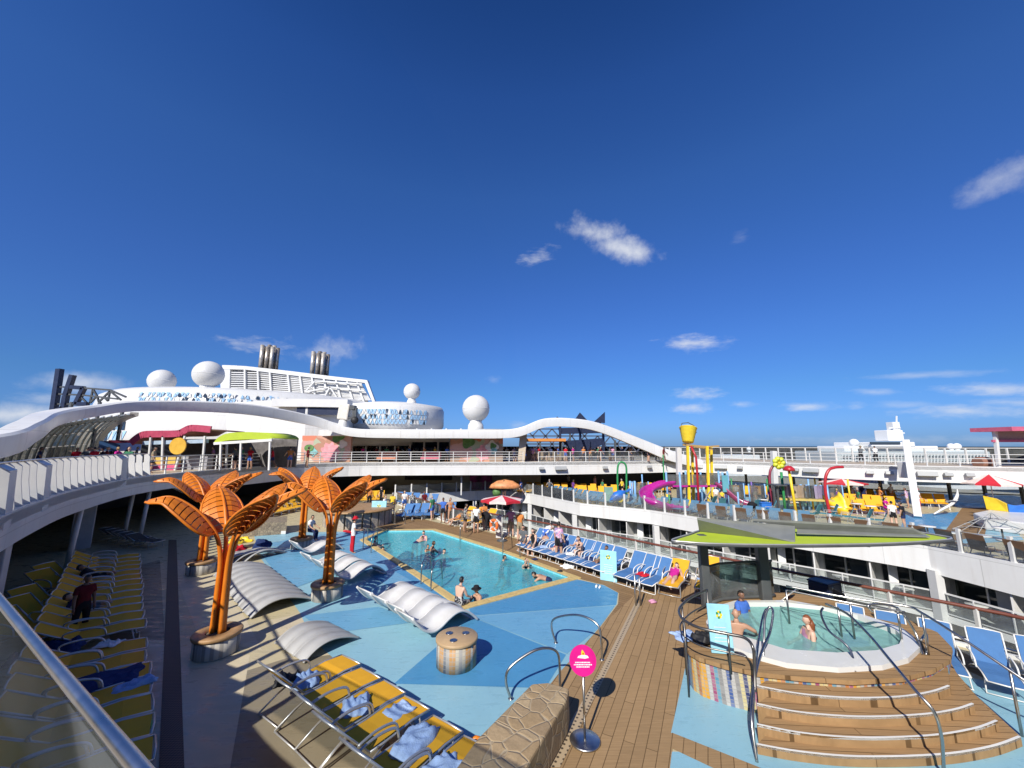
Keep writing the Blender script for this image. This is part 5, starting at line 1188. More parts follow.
# ---- hot tub
TW = .78
p = at(743, 612, TW); P('soak2', (p.x, p.y, TW-1.1), FACE(.3, -.9), 'man in sunglasses and blue rash vest in the back of the hot tub', 'brown', 'black', ('tee', 'blue'), ('shorts', 'navy'))
p = at(737, 638, TW); P('soak', (p.x, p.y, TW-.66), FACE(.35, .9), 'bald man seen from behind with one arm on the hot tub rim', 'tan', None, None, ('shorts', 'navy'))
p = at(808, 637, TW); P('soak2', (p.x, p.y, TW-1.16), FACE(-.75, .1), 'woman with long auburn hair and pink swimsuit in the hot tub', 'pale', 'red', ('suit', 'pink'), None, long_hair=True)
# ---- shade on the left
P('stand', at(77, 640), FACE(.8, -.4), 'person in a red shirt standing in the shade among the loungers', 'brown', 'black', ('tee', 'wine'), ('trousers', 'black'))  # red of the shirt darkened to stand in for deeper shade
# ---- upper deck, left and aft
UPZ = 3.6
for (px, py, pose, f, lab, kw) in ((84, 468, 'rail', (.5, .4), 'person in pink leaning over the left parapet, nearest of four', dict(top=('tee', 'pink'))), (92, 467, 'rail', (.6, .4), 'person in white beside the one in pink at the left parapet', dict(top=('tee', 'white'), hair='grey')),
        (108, 466, 'stand', (.6, .4), 'person in navy standing tall behind the left parapet', dict(top=('tee', 'navy'), skin='brown')), (122, 467, 'rail', (.6, .4), 'person in black at the left parapet beside the one in navy', dict(top=('tee', 'black'), skin='brown')),
        (134, 468, 'stand', (.5, .5), 'person in grey near the right end of the left parapet', dict(top=('tee', 'grey'))), (144, 466, 'walk', (.8, .1), 'person in pale pink walking by the pink trimmed bar', dict(top=('vest', 'pink'), hair='blond')),
        (226, 463, 'stand', (.3, -.8), 'person in white under the lime awning', dict(top=('tee', 'white'))), (247, 463, 'stand', (.8, -.1), 'person in blue by the right post of the lime awning', dict(top=('long', 'blue'), skin='brown'))):
    g = G(px, py, UPZ); P(pose, (g.x, g.y, UPZ), FACE(*f), lab, bottom=('shorts', 'navy'), **kw)
rnd = random.Random(5); ks = list(CL)
AFT = ['black', 'white', 'navy', 'grey', 'pink', 'red', 'khaki', 'white', 'blue', 'black', 'orange', 'white', 'purple', 'green', 'grey', 'navy']
for i, px in enumerate((503, 507, 512, 517, 532, 539, 545, 551, 558, 566, 573, 581, 589, 598, 609, 622)):
    d = 46+rnd.random()*3; x = (px-512)/384*d*.99
    P(['stand', 'walk', 'rail', 'hips', 'hold'][i % 5], (x, d, UPZ), rnd.uniform(-3, 3), 'one of the guests standing far off on the upper deck beneath the right arch', ['tan', 'pale', 'brown'][i % 3], ['black', 'brown', 'black', 'grey'][i % 4], ('tee', AFT[i]), ('shorts', ['navy', 'black', 'khaki'][i % 3]), 'guests on the upper deck beneath the right arch')
for (px, lab, kw, f) in ((862, 'man in a grey shirt leaning on the right hand upper railing', dict(top=('tee', 'grey'), hat='khaki'), (.8, .5)), (877, 'woman in a white top at the right hand upper railing beside the man in grey', dict(top=('tee', 'white')), (.6, .7))):
    g = G(px, 464.5, UPZ); g = Vector((g.x*1.12, g.y*1.12, 0)); P('rail', (g.x, g.y, UPZ), FACE(*f), lab, bottom=('trousers', 'black'), scale=1.05, **kw)
# ---- splash deck
for (px, py, pose, f, lab, kw) in ((569, 488, 'walk', (-.6, -.6), 'person in white walking past the far yellow loungers', dict(top=('tee', 'white'), bottom=('shorts', 'black'))), (595, 490, 'stand', (.5, -.8), 'person in pink beside the far yellow loungers', dict(top=('vest', 'pink'), bottom=('shorts', 'pink'))),
        (717, 506, 'stand', (.3, .9), 'man in a pale shirt by the splash deck glass', dict(top=('tee', 'white'), bottom=('shorts', 'khaki'), hair='grey')), (723, 506, 'stand', (.4, .8), 'child in a yellow shirt beside the man in a pale shirt', dict(top=('tee', 'yellow'), bottom=('shorts', 'navy'), scale=.82)),
        (840, 505, 'stand', (-.2, -.9), 'tall person in black by the blue posts of the water playground', dict(top=('long', 'black'), bottom=('trousers', 'black'), skin='brown')), (853, 503, 'walk', (.7, -.4), 'person in white top and red shorts under the middle parasol', dict(top=('tee', 'white'), bottom=('shorts', 'red'))),
        (865, 504, 'stand', (-.7, -.4), 'person in navy under the middle parasol', dict(top=('tee', 'navy'), bottom=('shorts', 'navy'), skin='brown')), (886, 512, 'sit', (.3, -.8), 'child in magenta sitting near the far yellow loungers', dict(top=('tee', 'magenta'), bottom=('shorts', 'magenta'))),
        (893, 502, 'hips', (.2, -.9), 'person in white standing left of the slanting white mast', dict(top=('tee', 'white'), bottom=('shorts', 'orange'), hair='grey')), (919, 509, 'stand', (.8, -.1), 'attendant in red trousers right of the slanting white mast', dict(top=('tee', 'white'), bottom=('trousers', 'red'), hat='red')),
        (895, 528, 'stand', (.5, .8), 'man in white shirt with his back turned by the splash pool', dict(top=('tee', 'white'), bottom=('shorts', 'black'))), (905, 529, 'stand', (-.4, .9), 'person in black beside the man in white by the splash pool', dict(top=('tee', 'black'), bottom=('shorts', 'navy'), skin='tan')),
        (990, 517, 'stand', (.6, -.7), 'lifeguard in a dark cap and red trousers by the yellow wall', dict(top=('tee', 'grey'), bottom=('trousers', 'red'), hat='navy')), (369, 507, 'stand', (.3, -.8), 'barman in an orange shirt behind the far pool bar', dict(top=('tee', 'orange'), bottom=('trousers', 'black'), skin='brown')),
        (381, 506, 'stand', (-.5, -.8), 'person in black near the barman in orange', dict(top=('tee', 'black'), bottom=('trousers', 'black'))), (438, 489, 'stand', (.4, -.8), 'person in black far off beyond the glass of the splash deck', dict(top=('tee', 'black'), bottom=('trousers', 'black'))),
        (447, 489, 'hold', (.4, .8), 'person in grey far off beside the one in black', dict(top=('tee', 'grey'), bottom=('trousers', 'navy'))), (473, 489, 'stand', (.4, -.8), 'person in blue far off near the orange fish sculpture', dict(top=('tee', 'blue'), bottom=('shorts', 'navy')))):
    P(pose, at(px, py) if pose != 'sit' else at(px, py)+Vector((0, 0, .3)), FACE(*f), lab, **kw)
# ================================================================== sun loungers
def lounger_proto(name, sling, label, group, loc=(0, 0, 0), rz=0, back=48, arms=True, frame=ALU):
    """foot end at x=0, head towards -x"""
    e = thing(name, label, 'sun lounger', loc, rz, group); w = .33
    ba = R_(back); bx, bz = -1.15, .36; hx, hz = bx-.8*math.cos(ba), bz+.8*math.sin(ba)
    m_ = MB(); pts = [(.02, .33), (-.35, .37), (-.75, .35), (bx, bz)]
    for (x0, z0), (x1, z1) in zip(pts, pts[1:]): m_.bar((x0, 0, z0), (x1, 0, z1), 2*w-.05, .018)
    m_.build('seat', sling, e)
    m_ = MB(); m_.bar((bx, 0, bz), (bx-.42*math.cos(ba), 0, bz+.42*math.sin(ba)-.015), 2*w-.05, .018); m_.bar((bx-.42*math.cos(ba), 0, bz+.42*math.sin(ba)-.015), (hx, 0, hz), 2*w-.05, .018); m_.build('backrest', sling, e)
    for s in (-1, 1):
        f_ = MB(); f_.tube([(.04, s*w, .33), (-.35, s*w, .37), (-.75, s*w, .35), (bx, s*w, bz)], .018, 6); f_.tube([(bx, s*w, bz), (hx, s*w, hz)], .018, 6)
        f_.build('side_frame', frame, e)
        f_ = MB(); f_.tube([(-.2, s*w, .36), (-.12, s*(w+.02), .02), (-.05, s*(w+.02), 0.02)], .016, 6); f_.build('leg', frame, e)
        f_ = MB(); f_.tube([(bx+.3, s*w, bz-.01), (bx-.1, s*(w+.02), .2), (bx-.42, s*(w+.02), .03)], .016, 6); f_.build('leg', frame, e)
        if arms:
            f_ = MB(); f_.tube(spline([(bx+.5, s*(w+.03), .36), (bx+.42, s*(w+.03), .54), (bx+.1, s*(w+.03), .61), (bx-.2, s*(w+.03), .58), (bx-.25*math.cos(ba), s*w, bz+.25*math.sin(ba))], 4), .02, 6); f_.build('armrest', frame, e)
    for P_ in ([(.04, -w, .33), (.06, 0, .325), (.04, w, .33)], [(hx, -w, hz), (hx-.02, 0, hz+.01), (hx, w, hz)]): f_ = MB(); f_.tube(P_, .018, 6); f_.build('crossbar', frame, e)
    for s0 in (-.05, bx-.42): f_ = MB(); f_.tube([(s0, -w-.02, .02), (s0, w+.02, .02)], .014, 6); f_.build('foot_bar', frame, e)
    return e
def lounger_far(name, sling, label, group, loc, rz, back=50):
    """small far copy: one mesh"""
    m_ = MB(); w = .33; ba = R_(back); bx, bz = -1.15, .36; hx, hz = bx-.8*math.cos(ba), bz+.8*math.sin(ba)
    pts = [(.02, .33), (-.35, .37), (-.75, .35), (bx, bz), (hx, hz)]
    for (x0, z0), (x1, z1) in zip(pts, pts[1:]): m_.bar((x0, 0, z0), (x1, 0, z1), 2*w, .03)
    for s in (-1, 1):
        m_.bar((-.2, s*w, .36), (-.12, s*w, 0), .035, m=1); m_.bar((bx+.1, s*w, bz), (bx-.15, s*w, 0), .035, m=1); m_.bar((bx+.45, s*w, .58), (bx-.2, s*w, .6), .035, m=1); m_.bar((bx+.45, s*w, .58), (bx+.45, s*w, .36), .03, m=1)
    o = m_.build(name, [sling, ALU], None); o.location = loc; o.rotation_euler = (0, 0, rz); tag(o, label, 'sun lounger', group); return o
def dupo(o, loc, rz, label=None):
    c = o.copy(); COL.objects.link(c); c.location = loc; c.rotation_euler = (0, 0, rz)
    if label: c['label'] = label
    return c
def row(proto, a, b, n, face, labels=None, jit=.04, skip=(), z=0.0, seed=1, group=None):
    rnd = random.Random(seed); out = []
    a = Vector((a[0], a[1])); b = Vector((b[0], b[1]))
    for i in range(n):
        if i in skip: continue
        p = a.lerp(b, i/max(1, n-1)); loc = (p.x+rnd.uniform(-jit, jit), p.y+rnd.uniform(-jit, jit), z+.012); rz = math.atan2(face[1], face[0])+rnd.uniform(-jit, jit)*1.2
        lab = labels[i] if isinstance(labels, list) else labels
        if not out and not proto.get('used'):
            proto.location = loc; proto.rotation_euler = (0, 0, rz); proto['used'] = 1; o = proto
            if lab: o['label'] = lab
        else: o = dup(proto, loc, rz, lab) if proto.type == 'EMPTY' else dupo(proto, loc, rz, lab)
        if group: o['group'] = group
        out.append(o)
    return out
# six yellow loungers at the front
GY = 'yellow sun loungers in the front row'
py = lounger_proto('sun_lounger', YELSL, 'x', GY, back=47)
py.scale = (1.12, 1.12, 1.12)
axis = (.565, .825)
front = row(py, g2(350, 663, .34), g2(478, 748, .34), 6, axis, ['yellow sun lounger next to the grey wave loungers, farthest of the front row', 'second yellow sun lounger of the front row, crossed by a wide shadow', 'yellow sun lounger of the front row with one crumpled blue towel at its head', 'yellow sun lounger of the front row with a folded blue towel at its foot', 'yellow sun lounger of the front row under a trailing blue towel', 'yellow sun lounger nearest the crazy paving bench'])
# shaded row on the left
GS = 'yellow sun loungers in the left shade'
ps = lounger_proto('sun_lounger', YELSL, 'yellow sun lounger in the long shaded row beside the dark deck drain', GS, back=30)
a, b2 = g2(138, 556, .34), g2(150, 752, .34)
ps.scale = (1.1, 1.1, 1.1)
srow = row(ps, a, b2, 21, (.75, .66), 'yellow sun lounger in the long shaded row beside the dark deck drain', skip=(13,))
row(ps, g2(56, 632, .4), g2(86, 578, .4), 6, (.85, -.1), 'yellow sun lounger in the second shaded row behind the person in red', seed=3, skip=(3,))
GD = 'dark sun loungers stacked in the left shade'
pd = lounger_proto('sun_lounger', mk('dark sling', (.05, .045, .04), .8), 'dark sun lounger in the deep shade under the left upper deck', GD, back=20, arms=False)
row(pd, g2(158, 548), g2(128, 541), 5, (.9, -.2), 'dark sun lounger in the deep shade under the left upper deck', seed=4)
# blue row beside the well
GB = 'blue sun loungers along the well balustrade'
pb_ = lounger_proto('sun_lounger', BLUSL, 'blue sun lounger in the row between the pool and the well', GB, frame=WHITE2)
a, b2 = g2(528, 549, .34), g2(638, 580, .34)
nf = Vector((-.76, -.65))
brow = row(pb_, g2(520, 546, .34), g2(645, 584, .34), 14, nf, 'blue sun lounger in the row between the pool and the well', seed=6, skip=(10,))
pbu = lounger_proto('sun_lounger', BLUSL, 'x', GB, frame=WHITE2, back=74)
pbu.scale = (.88, .88, .88)
row(pbu, g2(858, 651, .3), g2(1068, 699, .3), 5, (-.6, -.8), ['blue sun lounger hidden low behind the hot tub beside the wheelchair', 'blue sun lounger half hidden behind the right end of the hot tub', 'blue sun lounger just right of the hot tub with grab rails before it', 'blue sun lounger right of the hot tub seen full length behind the sloping rail', 'blue sun lounger near the right edge behind the sloping rail'], seed=7, jit=.02)
ym = dup(py, (*g2(706, 592, .3), .012), math.atan2(-.8, -.5), 'yellow sun lounger with a blue towel left of the hot tub canopy post', 'loungers left of the hot tub')
ym2 = dup(ps, (*g2(668, 588, .3), .012), math.atan2(-.8, -.6), 'sun lounger carrying a woman in magenta left of the hot tub', 'loungers left of the hot tub')
dup(py, (*g2(728, 600, .3), .012), math.atan2(.75, -.6), 'yellow sun lounger seen through the glass windbreak behind the hot tub', 'loungers left of the hot tub')
g = G(668, 585, .42); person('lie', (g.x+.5, g.y+.75, .36), math.atan2(.6, -.8), 'woman in a magenta swimsuit lying on a lounger left of the hot tub', 'pale', 'black', ('suit', 'magenta'), None)
# yellow loungers at the far poolside
row(py, g2(452, 526), g2(474, 529), 3, (-.6, -.7), ['yellow sun lounger by the woman in a bikini at the far poolside', 'yellow sun lounger under the sunbather in orange', 'yellow sun lounger behind the man in leaf print shirt'], seed=9, group='yellow sun loungers at the far poolside')
GF = 'blue sun loungers by the far glass corner'
pbf = lounger_far('sun_lounger', BLUSL, 'blue sun lounger crowded by the far white corner of the pool deck', GF, (0, 0, 0), 0)
row(pbf, g2(398, 521), g2(444, 519), 6, (-.2, -.95), 'blue sun lounger crowded by the far white corner of the pool deck', seed=2)
row(pbf, (-11.2, 37), (-7.5, 35.5), 5, (-.2, -.95), 'blue sun lounger crowded by the far white corner of the pool deck', seed=12)
GFY = 'yellow sun loungers beyond the pebble wall'
pyf = lounger_far('sun_lounger', YELSL, 'yellow sun lounger in the sun beyond the pebble wall', GFY, (0, 0, 0), 0)
row(pyf, g2(262, 520), g2(300, 511), 6, (.9, -.5), 'yellow sun lounger in the sun beyond the pebble wall', seed=2)
row(pyf, g2(282, 509), g2(330, 505), 6, (.6, -.8), 'yellow sun lounger farther beyond the pebble wall', seed=3); row(pyf, g2(362, 504), g2(378, 503), 4, (.2, -.9), 'yellow sun lounger near the barman in orange', seed=5)
# splash deck rows
GSB = 'blue sun loungers behind the splash deck glass'
psb = lounger_far('sun_lounger', mk('steel blue sling', (.07, .17, .27), .8), 'blue grey sun lounger in the row behind the splash deck glass', GSB, (0, 0, 0), 0)
inn = offs([tuple(p[:2]) for p in FAR], 1.1)
rr_ = resample([(*p, 0) for p in inn[3:9]], .84)
for i, p in enumerate(rr_):
    if i < 3: continue
    t = (rr_[min(i+1, len(rr_)-1)]-rr_[max(i-1, 0)]).normalized()
    q = (p.x, p.y, .012); an = math.atan2(-t.x, t.y)
    lab = 'blue grey sun lounger in the row behind the splash deck glass'
    if i == 3: psb.location = q; psb.rotation_euler.z = an
    else: dupo(psb, q, an, lab)
GSY = 'yellow sun loungers in the far rows of the splash deck'
psy = lounger_far('sun_lounger', YELSL, 'yellow sun lounger in the far rows below the right arch', GSY, (0, 0, 0), 0, 60)
for (a, b2, n, s) in ((g2(520, 494.6), g2(566, 496), 6, 1), (g2(574, 496.3), g2(612, 498.5), 5, 2), (g2(518, 492.4), g2(566, 493.6), 6, 3), (g2(575, 494), g2(616, 496), 5, 4)):
    row(psy, a, b2, n, (-.1, -1), 'yellow sun lounger in the far rows below the right arch', seed=s, jit=.08)
for (a, b2, n, s) in ((g2(842, 507), g2(893, 511), 6, 5), (g2(846, 501), g2(896, 503), 6, 6), (g2(926, 507), g2(946, 508), 3, 7), (g2(736, 497), g2(770, 498), 4, 8), (g2(628, 493), g2(664, 493), 5, 9), (g2(842, 513), g2(880, 516), 4, 10)):
    row(psy, a, b2, n, (-.5, -.85), 'yellow sun lounger on the right of the splash deck near the parasols', seed=s, jit=.12)
GBR = 'brown chairs along the splash deck glass'
pbr = lounger_far('deck_chair', mk('brown wicker', (.16, .09, .05), .7), 'brown chair behind the splash deck glass above the hot tub canopy', GBR, (0, 0, 0), 0, 70); pbr['category'] = 'chair'
rr_ = resample([(*p, 0) for p in offs([tuple(p[:2]) for p in FAR], 1.5)[7:12]], 1.25)
for i, p in enumerate(rr_):
    t = (rr_[min(i+1, len(rr_)-1)]-rr_[max(i-1, 0)]).normalized(); q = (p.x, p.y, .012); an = math.atan2(t.x, -t.y)
    if i == 0: pbr.location = q; pbr.rotation_euler.z = an
    else: dupo(pbr, q, an)
# ================================================================== towels and bags
def towel(p, rz, w, l, mat, label, seed=0, h=.12, name='towel', cat='towel'):
    rnd = random.Random(seed); mb = MB(); n, m = 26, 22
    for j in range(m+1):
        for i in range(n+1):
            u, v = i/n-.5, j/m-.5; edge = 1-max(abs(u), abs(v))*2
            q3 = Vector((u*3.4+v*1.2+seed*3.1, v*1.6, seed)); z = h*(.25+.65*max(0, 1-abs(noise.noise(q3))*2.4)**1.3*(.6+.6*noise.noise(q3*.7+Vector((9, 2, 1)))))*min(1, edge*4+.15)+.015
            mb.add([(u*w*(1+.25*noise.noise(Vector((v*3, seed, 1)))), v*l*(1+.25*noise.noise(Vector((u*3, seed, 5)))), max(.012, z))])
    for j in range(m):
        for i in range(n): k = j*(n+1)+i; mb.face((k, k+1, k+n+2, k+n+1), 0, True)
    o = mb.build(name, mat, None, solid=.012); o.location = p; o.rotation_euler = (0, 0, rz); tag(o, label, cat); return o
def on(l, x, y=0, z=.38): M_ = Matrix.Translation(l.location) @ Matrix.Rotation(l.rotation_euler.z, 4, 'Z'); return M_ @ Vector((x, y, z))
tw = towel
tw(on(front[2], -.85), .3, .5, .55, TOWEL, 'crumpled blue towel on the third yellow lounger of the front row', 1, .2)
tw(on(front[3], -.35, .05), .9, .5, .42, TOWEL, 'folded light blue towel at the foot of a front yellow lounger', 2, .1)
tw(on(front[4], -.65, .1), 1.2, .85, .5, TOWEL, 'trailing blue towel heaped across two front yellow loungers', 3, .22)
tw(on(front[5], -.75, .1), .6, .6, .55, TOWEL, 'blue towel hanging down the lounger nearest the crazy paving bench', 4, .2)
tw(on(front[5], -1.0, -.25), .2, .6, .5, TOWELD, 'navy towel beside the blue towel on the nearest front lounger', 5, .18)
tw(on(front[0], -1.05, 0), .5, .5, .6, TOWEL, 'blue towel at the head of the farthest front lounger', 6, .18)
tw(on(front[0], -1.2, .45, .3), .2, .5, .4, BLACK, 'black bag at the head of the grey wave loungers', 7, .3, 'bag', 'bag')
tw(on(ym, -.95), .4, .55, .6, TOWEL, 'blue towel on the yellow lounger left of the hot tub canopy post', 8, .16)
tw(G(686, 637, .82), .2, .6, .5, TOWEL, 'pale blue towel draped over the left tip of the hot tub rim', 9, .1)
tw(G(703, 641, .82), .5, .5, .4, BLACK, 'black bag on the hot tub rim beside the pale blue board', 10, .28, 'bag', 'bag')
tw(G(570, 567), .5, .8, .5, CL['white'], 'white and dark clothes dropped on the teak by the blue loungers', 11, .16, 'clothes_pile', 'clothes')
g = G(108, 644, .45); tw((g.x, g.y, .42), .2, .5, .35, CL['white'], 'white bag on a shaded yellow lounger', 12, .12, 'bag', 'bag')
g = G(133, 690, .3); tw((g.x, g.y, .36), 1, .7, .4, TOWEL, 'blue towel hanging from a shaded yellow lounger', 13, .16)
g = G(105, 680, .4); tw((g.x, g.y, .38), .6, 1.1, .9, TOWELD, 'dark towel spread over a shaded yellow lounger', 14, .12)
g = G(47, 647, .5); tw((g.x, g.y, .3), .6, 1.2, .9, TOWELD, 'heap of dark bags and towels in the left shade', 15, .4, 'bag_heap', 'bags')
for (x, y, c_, lab, sd) in ((240, 548, YEL, 'yellow bag on the loungers behind the second palm', 1), (262, 552, TOWELD, 'dark heap of bags behind the front palms', 2), (234, 556, CL['red'], 'red bag behind the front palms', 3)):
    g = G(x, y); tw((g.x, g.y, .25), sd, .9, .8, c_, lab, 20+sd, .4, 'bag', 'bag')
mb = MB(); mb.lathe([(.05, 0), (.05, .12), (.03, .13)], (0, 0, 0), 10); g = G(149, 728); o = tag(mb.build('cup', mk('lime cup', (.25, .55, .25), .4)), 'small green cup on the floor beside the shaded loungers', 'cup'); o.location = g
mb = MB(); mb.tube([(-.12, 0, .04), (0, 0, .05), (.12, .02, .04)], [.03, .05, .035], 8); mb.tube([(-.1, .14, .04), (0.02, .16, .05), (.13, .16, .04)], [.03, .05, .035], 8); g = G(474, 749); o = tag(mb.build('sandals', ORANGE), 'pair of orange sandals on the blue floor by the nearest front lounger', 'sandals'); o.location = (g.x, g.y, .01)
# ================================================================== white wave loungers on the wading floor
WAVE = mk('white wave plastic', (.62, .62, .61), .35, var=.04, dirt=.2); WAVEG = mk('grey wave plastic', (.4, .4, .39), .4, var=.05, dirt=.2)
def wave_mb(kind=0):
    mb = MB(); w = .36 if kind else .46
    prof = [(-1.15, .74), (-.95, .5), (-.72, .3), (-.45, .2), (-.2, .24), (.05, .36), (.3, .45), (.55, .46), (.8, .36), (1.02, .2), (1.2, .03)] if kind == 0 else [(-.95, .04), (-.75, .25), (-.5, .42), (-.2, .5), (.1, .48), (.4, .38), (.7, .24), (.95, .08)]
    S = spline([(x, 0, z) for x, z in prof], 4)
    a = mb.add([(p.x, -w, p.z) for p in S]); b_ = mb.add([(p.x, w, p.z) for p in S])
    for i in range(len(S)-1): mb.face((a+i, a+i+1, b_+i+1, b_+i), 0, True)
    mb.tube([(p.x, -w, p.z-.01) for p in S], .025, 6); mb.tube([(p.x, w, p.z-.01) for p in S], .025, 6)
    return mb
protoW = {}
def wave(kind, mat, loc, rz, label, group):
    k = (kind, mat.name)
    if k not in protoW: o = wave_mb(kind).build('wave_lounger', mat, None, solid=.03); protoW[k] = o
    else: o = protoW[k].copy(); COL.objects.link(o)
    o.location = loc; o.rotation_euler = (0, 0, rz); tag(o, label, 'wave lounger', group); return o
def wrow(kind, mat, a, b, n, ang, label, group, sc=1.):
    A = Vector(g2(*a)); B = Vector(g2(*b))
    for i in range(n): p = A.lerp(B, i/max(1, n-1)); o = wave(kind, mat, (p.x, p.y, .02), R_(ang), label[i] if isinstance(label, list) else label, group); o.scale = (sc, sc, sc*(.72 if kind else 1))
wrow(0, WAVE, (394, 604), (425, 620), 3, 50, ['white wave lounger at the left of three by the near pool corner', 'white wave lounger in the middle of three by the near pool corner', 'white wave lounger at the right of three by the near pool corner'], 'white wave loungers by the pool corner')
wrow(0, WAVE, (437, 629), (437, 629), 1, 46, 'white wave lounger standing apart above the drum table', 'white wave loungers by the pool corner')
wrow(0, WAVE, (330, 566), (354, 579), 3, 50, 'white wave lounger beside the palm on the blue floor', 'white wave loungers beside the third palm')
wrow(0, WAVE, (316, 553), (316, 553), 1, 50, 'lone white wave lounger near the man sitting on the planter', 'white wave loungers beside the third palm')
wrow(1, WAVEG, (243, 573), (279, 607), 9, 50, 'grey white wave lounger in the long bank beside the nearest palm', 'bank of wave loungers')
wrow(1, WAVEG, (308, 637), (327, 648), 3, 54, 'grey wave lounger behind the front row of yellow loungers', 'grey wave loungers behind the front row', .8)
wrow(1, WAVEG, (240, 561), (262, 557), 3, 60, 'pale wave lounger behind the two front palms', 'wave loungers behind the front palms')
# ================================================================== parasols
def parasol(loc, r, h, cols, label, base=True, zr=.55):
    e = thing('parasol', label, 'parasol', loc, 0, 'parasols')
    mb = MB(); mb.tube([(0, 0, 0), (0, 0, h+zr*.9)], .03, 8); mb.build('pole', WHITE2, e)
    mb = MB(); n = 8
    for k in range(n):
        a0, a1 = 2*pi*k/n+.2, 2*pi*(k+1)/n+.2
        rim0, rim1 = Vector((r*math.cos(a0), r*math.sin(a0), h)), Vector((r*math.cos(a1), r*math.sin(a1), h)); mid = (rim0+rim1)/2*.985; mid.z = h+.03; t = Vector((0, 0, h+zr))
        i = mb.add([t, rim0, mid, rim1]); mb.face((i, i+1, i+2), k % 2); mb.face((i, i+2, i+3), k % 2)
        v = mb.add([rim0, mid, rim1, rim1-Vector((0, 0, .12)), mid-Vector((0, 0, .12)), rim0-Vector((0, 0, .12))]); mb.face((v, v+1, v+4, v+5), k % 2); mb.face((v+1, v+2, v+3, v+4), k % 2)
    mb.build('canopy', cols, e, solid=.01)
    for k in range(n): a = 2*pi*k/n+.2; mb = MB(); mb.bar((0, 0, h+zr-.05), (r*.97*math.cos(a), r*.97*math.sin(a), h-.01), .02); mb.build('rib', WHITE2, e)
    if base: mb = MB(); mb.lathe([(.3, 0), (.3, .06), (.05, .1), (.05, .3)], (0, 0, 0), 18); mb.build('base', DGREY, e)
    return e
PW_ = mk('pale parasol cloth', (.7, .6, .55), .8)
g = G(502, 541); parasol((g.x, g.y, 0), 1.25, 2.3, [RED, PW_], 'red and pale parasol over the blue loungers beside the lifebuoy', zr=.24)
g = G(845, 503); parasol((g.x, g.y, 0), 1.9, 1.9, [RED, PW_], 'red and pale parasol in the middle of the far right loungers', zr=.35)
g = G(996, 512); parasol((g.x, g.y, 0), 1.75, 2.3, [RED, PW_], 'red and pale parasol near the yellow wall at the right edge', zr=.75)
# lifebuoy on the rail
mb = MB(); mb.tube([(0, .27*math.cos(2*pi*i/24), .27*math.sin(2*pi*i/24)) for i in range(24)], .085, 10, 0, True); bu = mb.build('lifebuoy', mk('orange lifebuoy', (.75, .16, .03), .5)); tag(bu, 'orange lifebuoy hanging on the balustrade near the parasol', 'lifebuoy')
p = Vector(RAILN[4]); bu.location = (p.x-.75, p.y+.2, .75); bu.rotation_euler = (0, 0, R_(45)); bu.location = Yp(494, 525, RAILN[3][1]-.9)
mb = MB()
for k in range(4): a = pi/2*k+.78; mb.bar((-.0, .27*math.cos(a-.12), .27*math.sin(a-.12)), (0, .27*math.cos(a+.12), .27*math.sin(a+.12)), .185); 
mb.build('white_band', WHITE, bu)
g = G(502, 540); mb = MB(); mb.box((0, 0, .55), (.35, .35, 1.1)); mb.lathe([(.22, 1.1), (.1, 1.25), (0, 1.26)], (0, 0, 0), 12); o = mb.build('towel_bin', WHITE, bevel=.03); o.location = (g.x-.2, g.y+.55, .01); tag(o, 'white bin standing under the parasol by the blue loungers', 'bin')
# wheelchair behind the hot tub
g = G(856, 622, .4); wc = thing('wheelchair', 'folded wheelchair parked behind the hot tub by the navy box', 'wheelchair', (g.x+.4, g.y+.5, 0.012))
mb = MB(); mb.tube([(.3*math.cos(2*pi*i/20), 0, .32+.3*math.sin(2*pi*i/20)) for i in range(20)], .025, 6, 0, True); mb.build('wheel', BLACK, wc)
mb = MB(); mb.tube([(.3*math.cos(2*pi*i/20), .5, .32+.3*math.sin(2*pi*i/20)) for i in range(20)], .025, 6, 0, True); mb.build('wheel', BLACK, wc)
mb = MB(); mb.bar((-.1, .25, .5), (.35, .25, .5), .44, .05); mb.build('seat', CL['black'], wc); mb = MB(); mb.bar((-.12, .25, .5), (-.2, .25, .95), .44, .04, up=(1, 0, 0)); mb.build('backrest', CL['black'], wc)
mb = MB(); mb.tube([(-.2, .03, 1.0), (-.1, .03, .5), (.35, .03, .5), (.45, .03, .1)], .015, 6); mb.tube([(-.2, .47, 1.0), (-.1, .47, .5), (.35, .47, .5), (.45, .47, .1)], .015, 6); mb.build('frame', STEEL, wc)
g = G(836, 613, .5); mb = MB(); mb.box((0, 0, .5), (.75, .6, 1.0), .4); mb.box((0, 0, 1.03), (.79, .64, .06), .4); o = mb.build('storage_box', NAVY, bevel=.03); o.location = (g.x+.6, g.y+1.1, .01); tag(o, 'navy storage box with a slatted lid behind the hot tub', 'box')

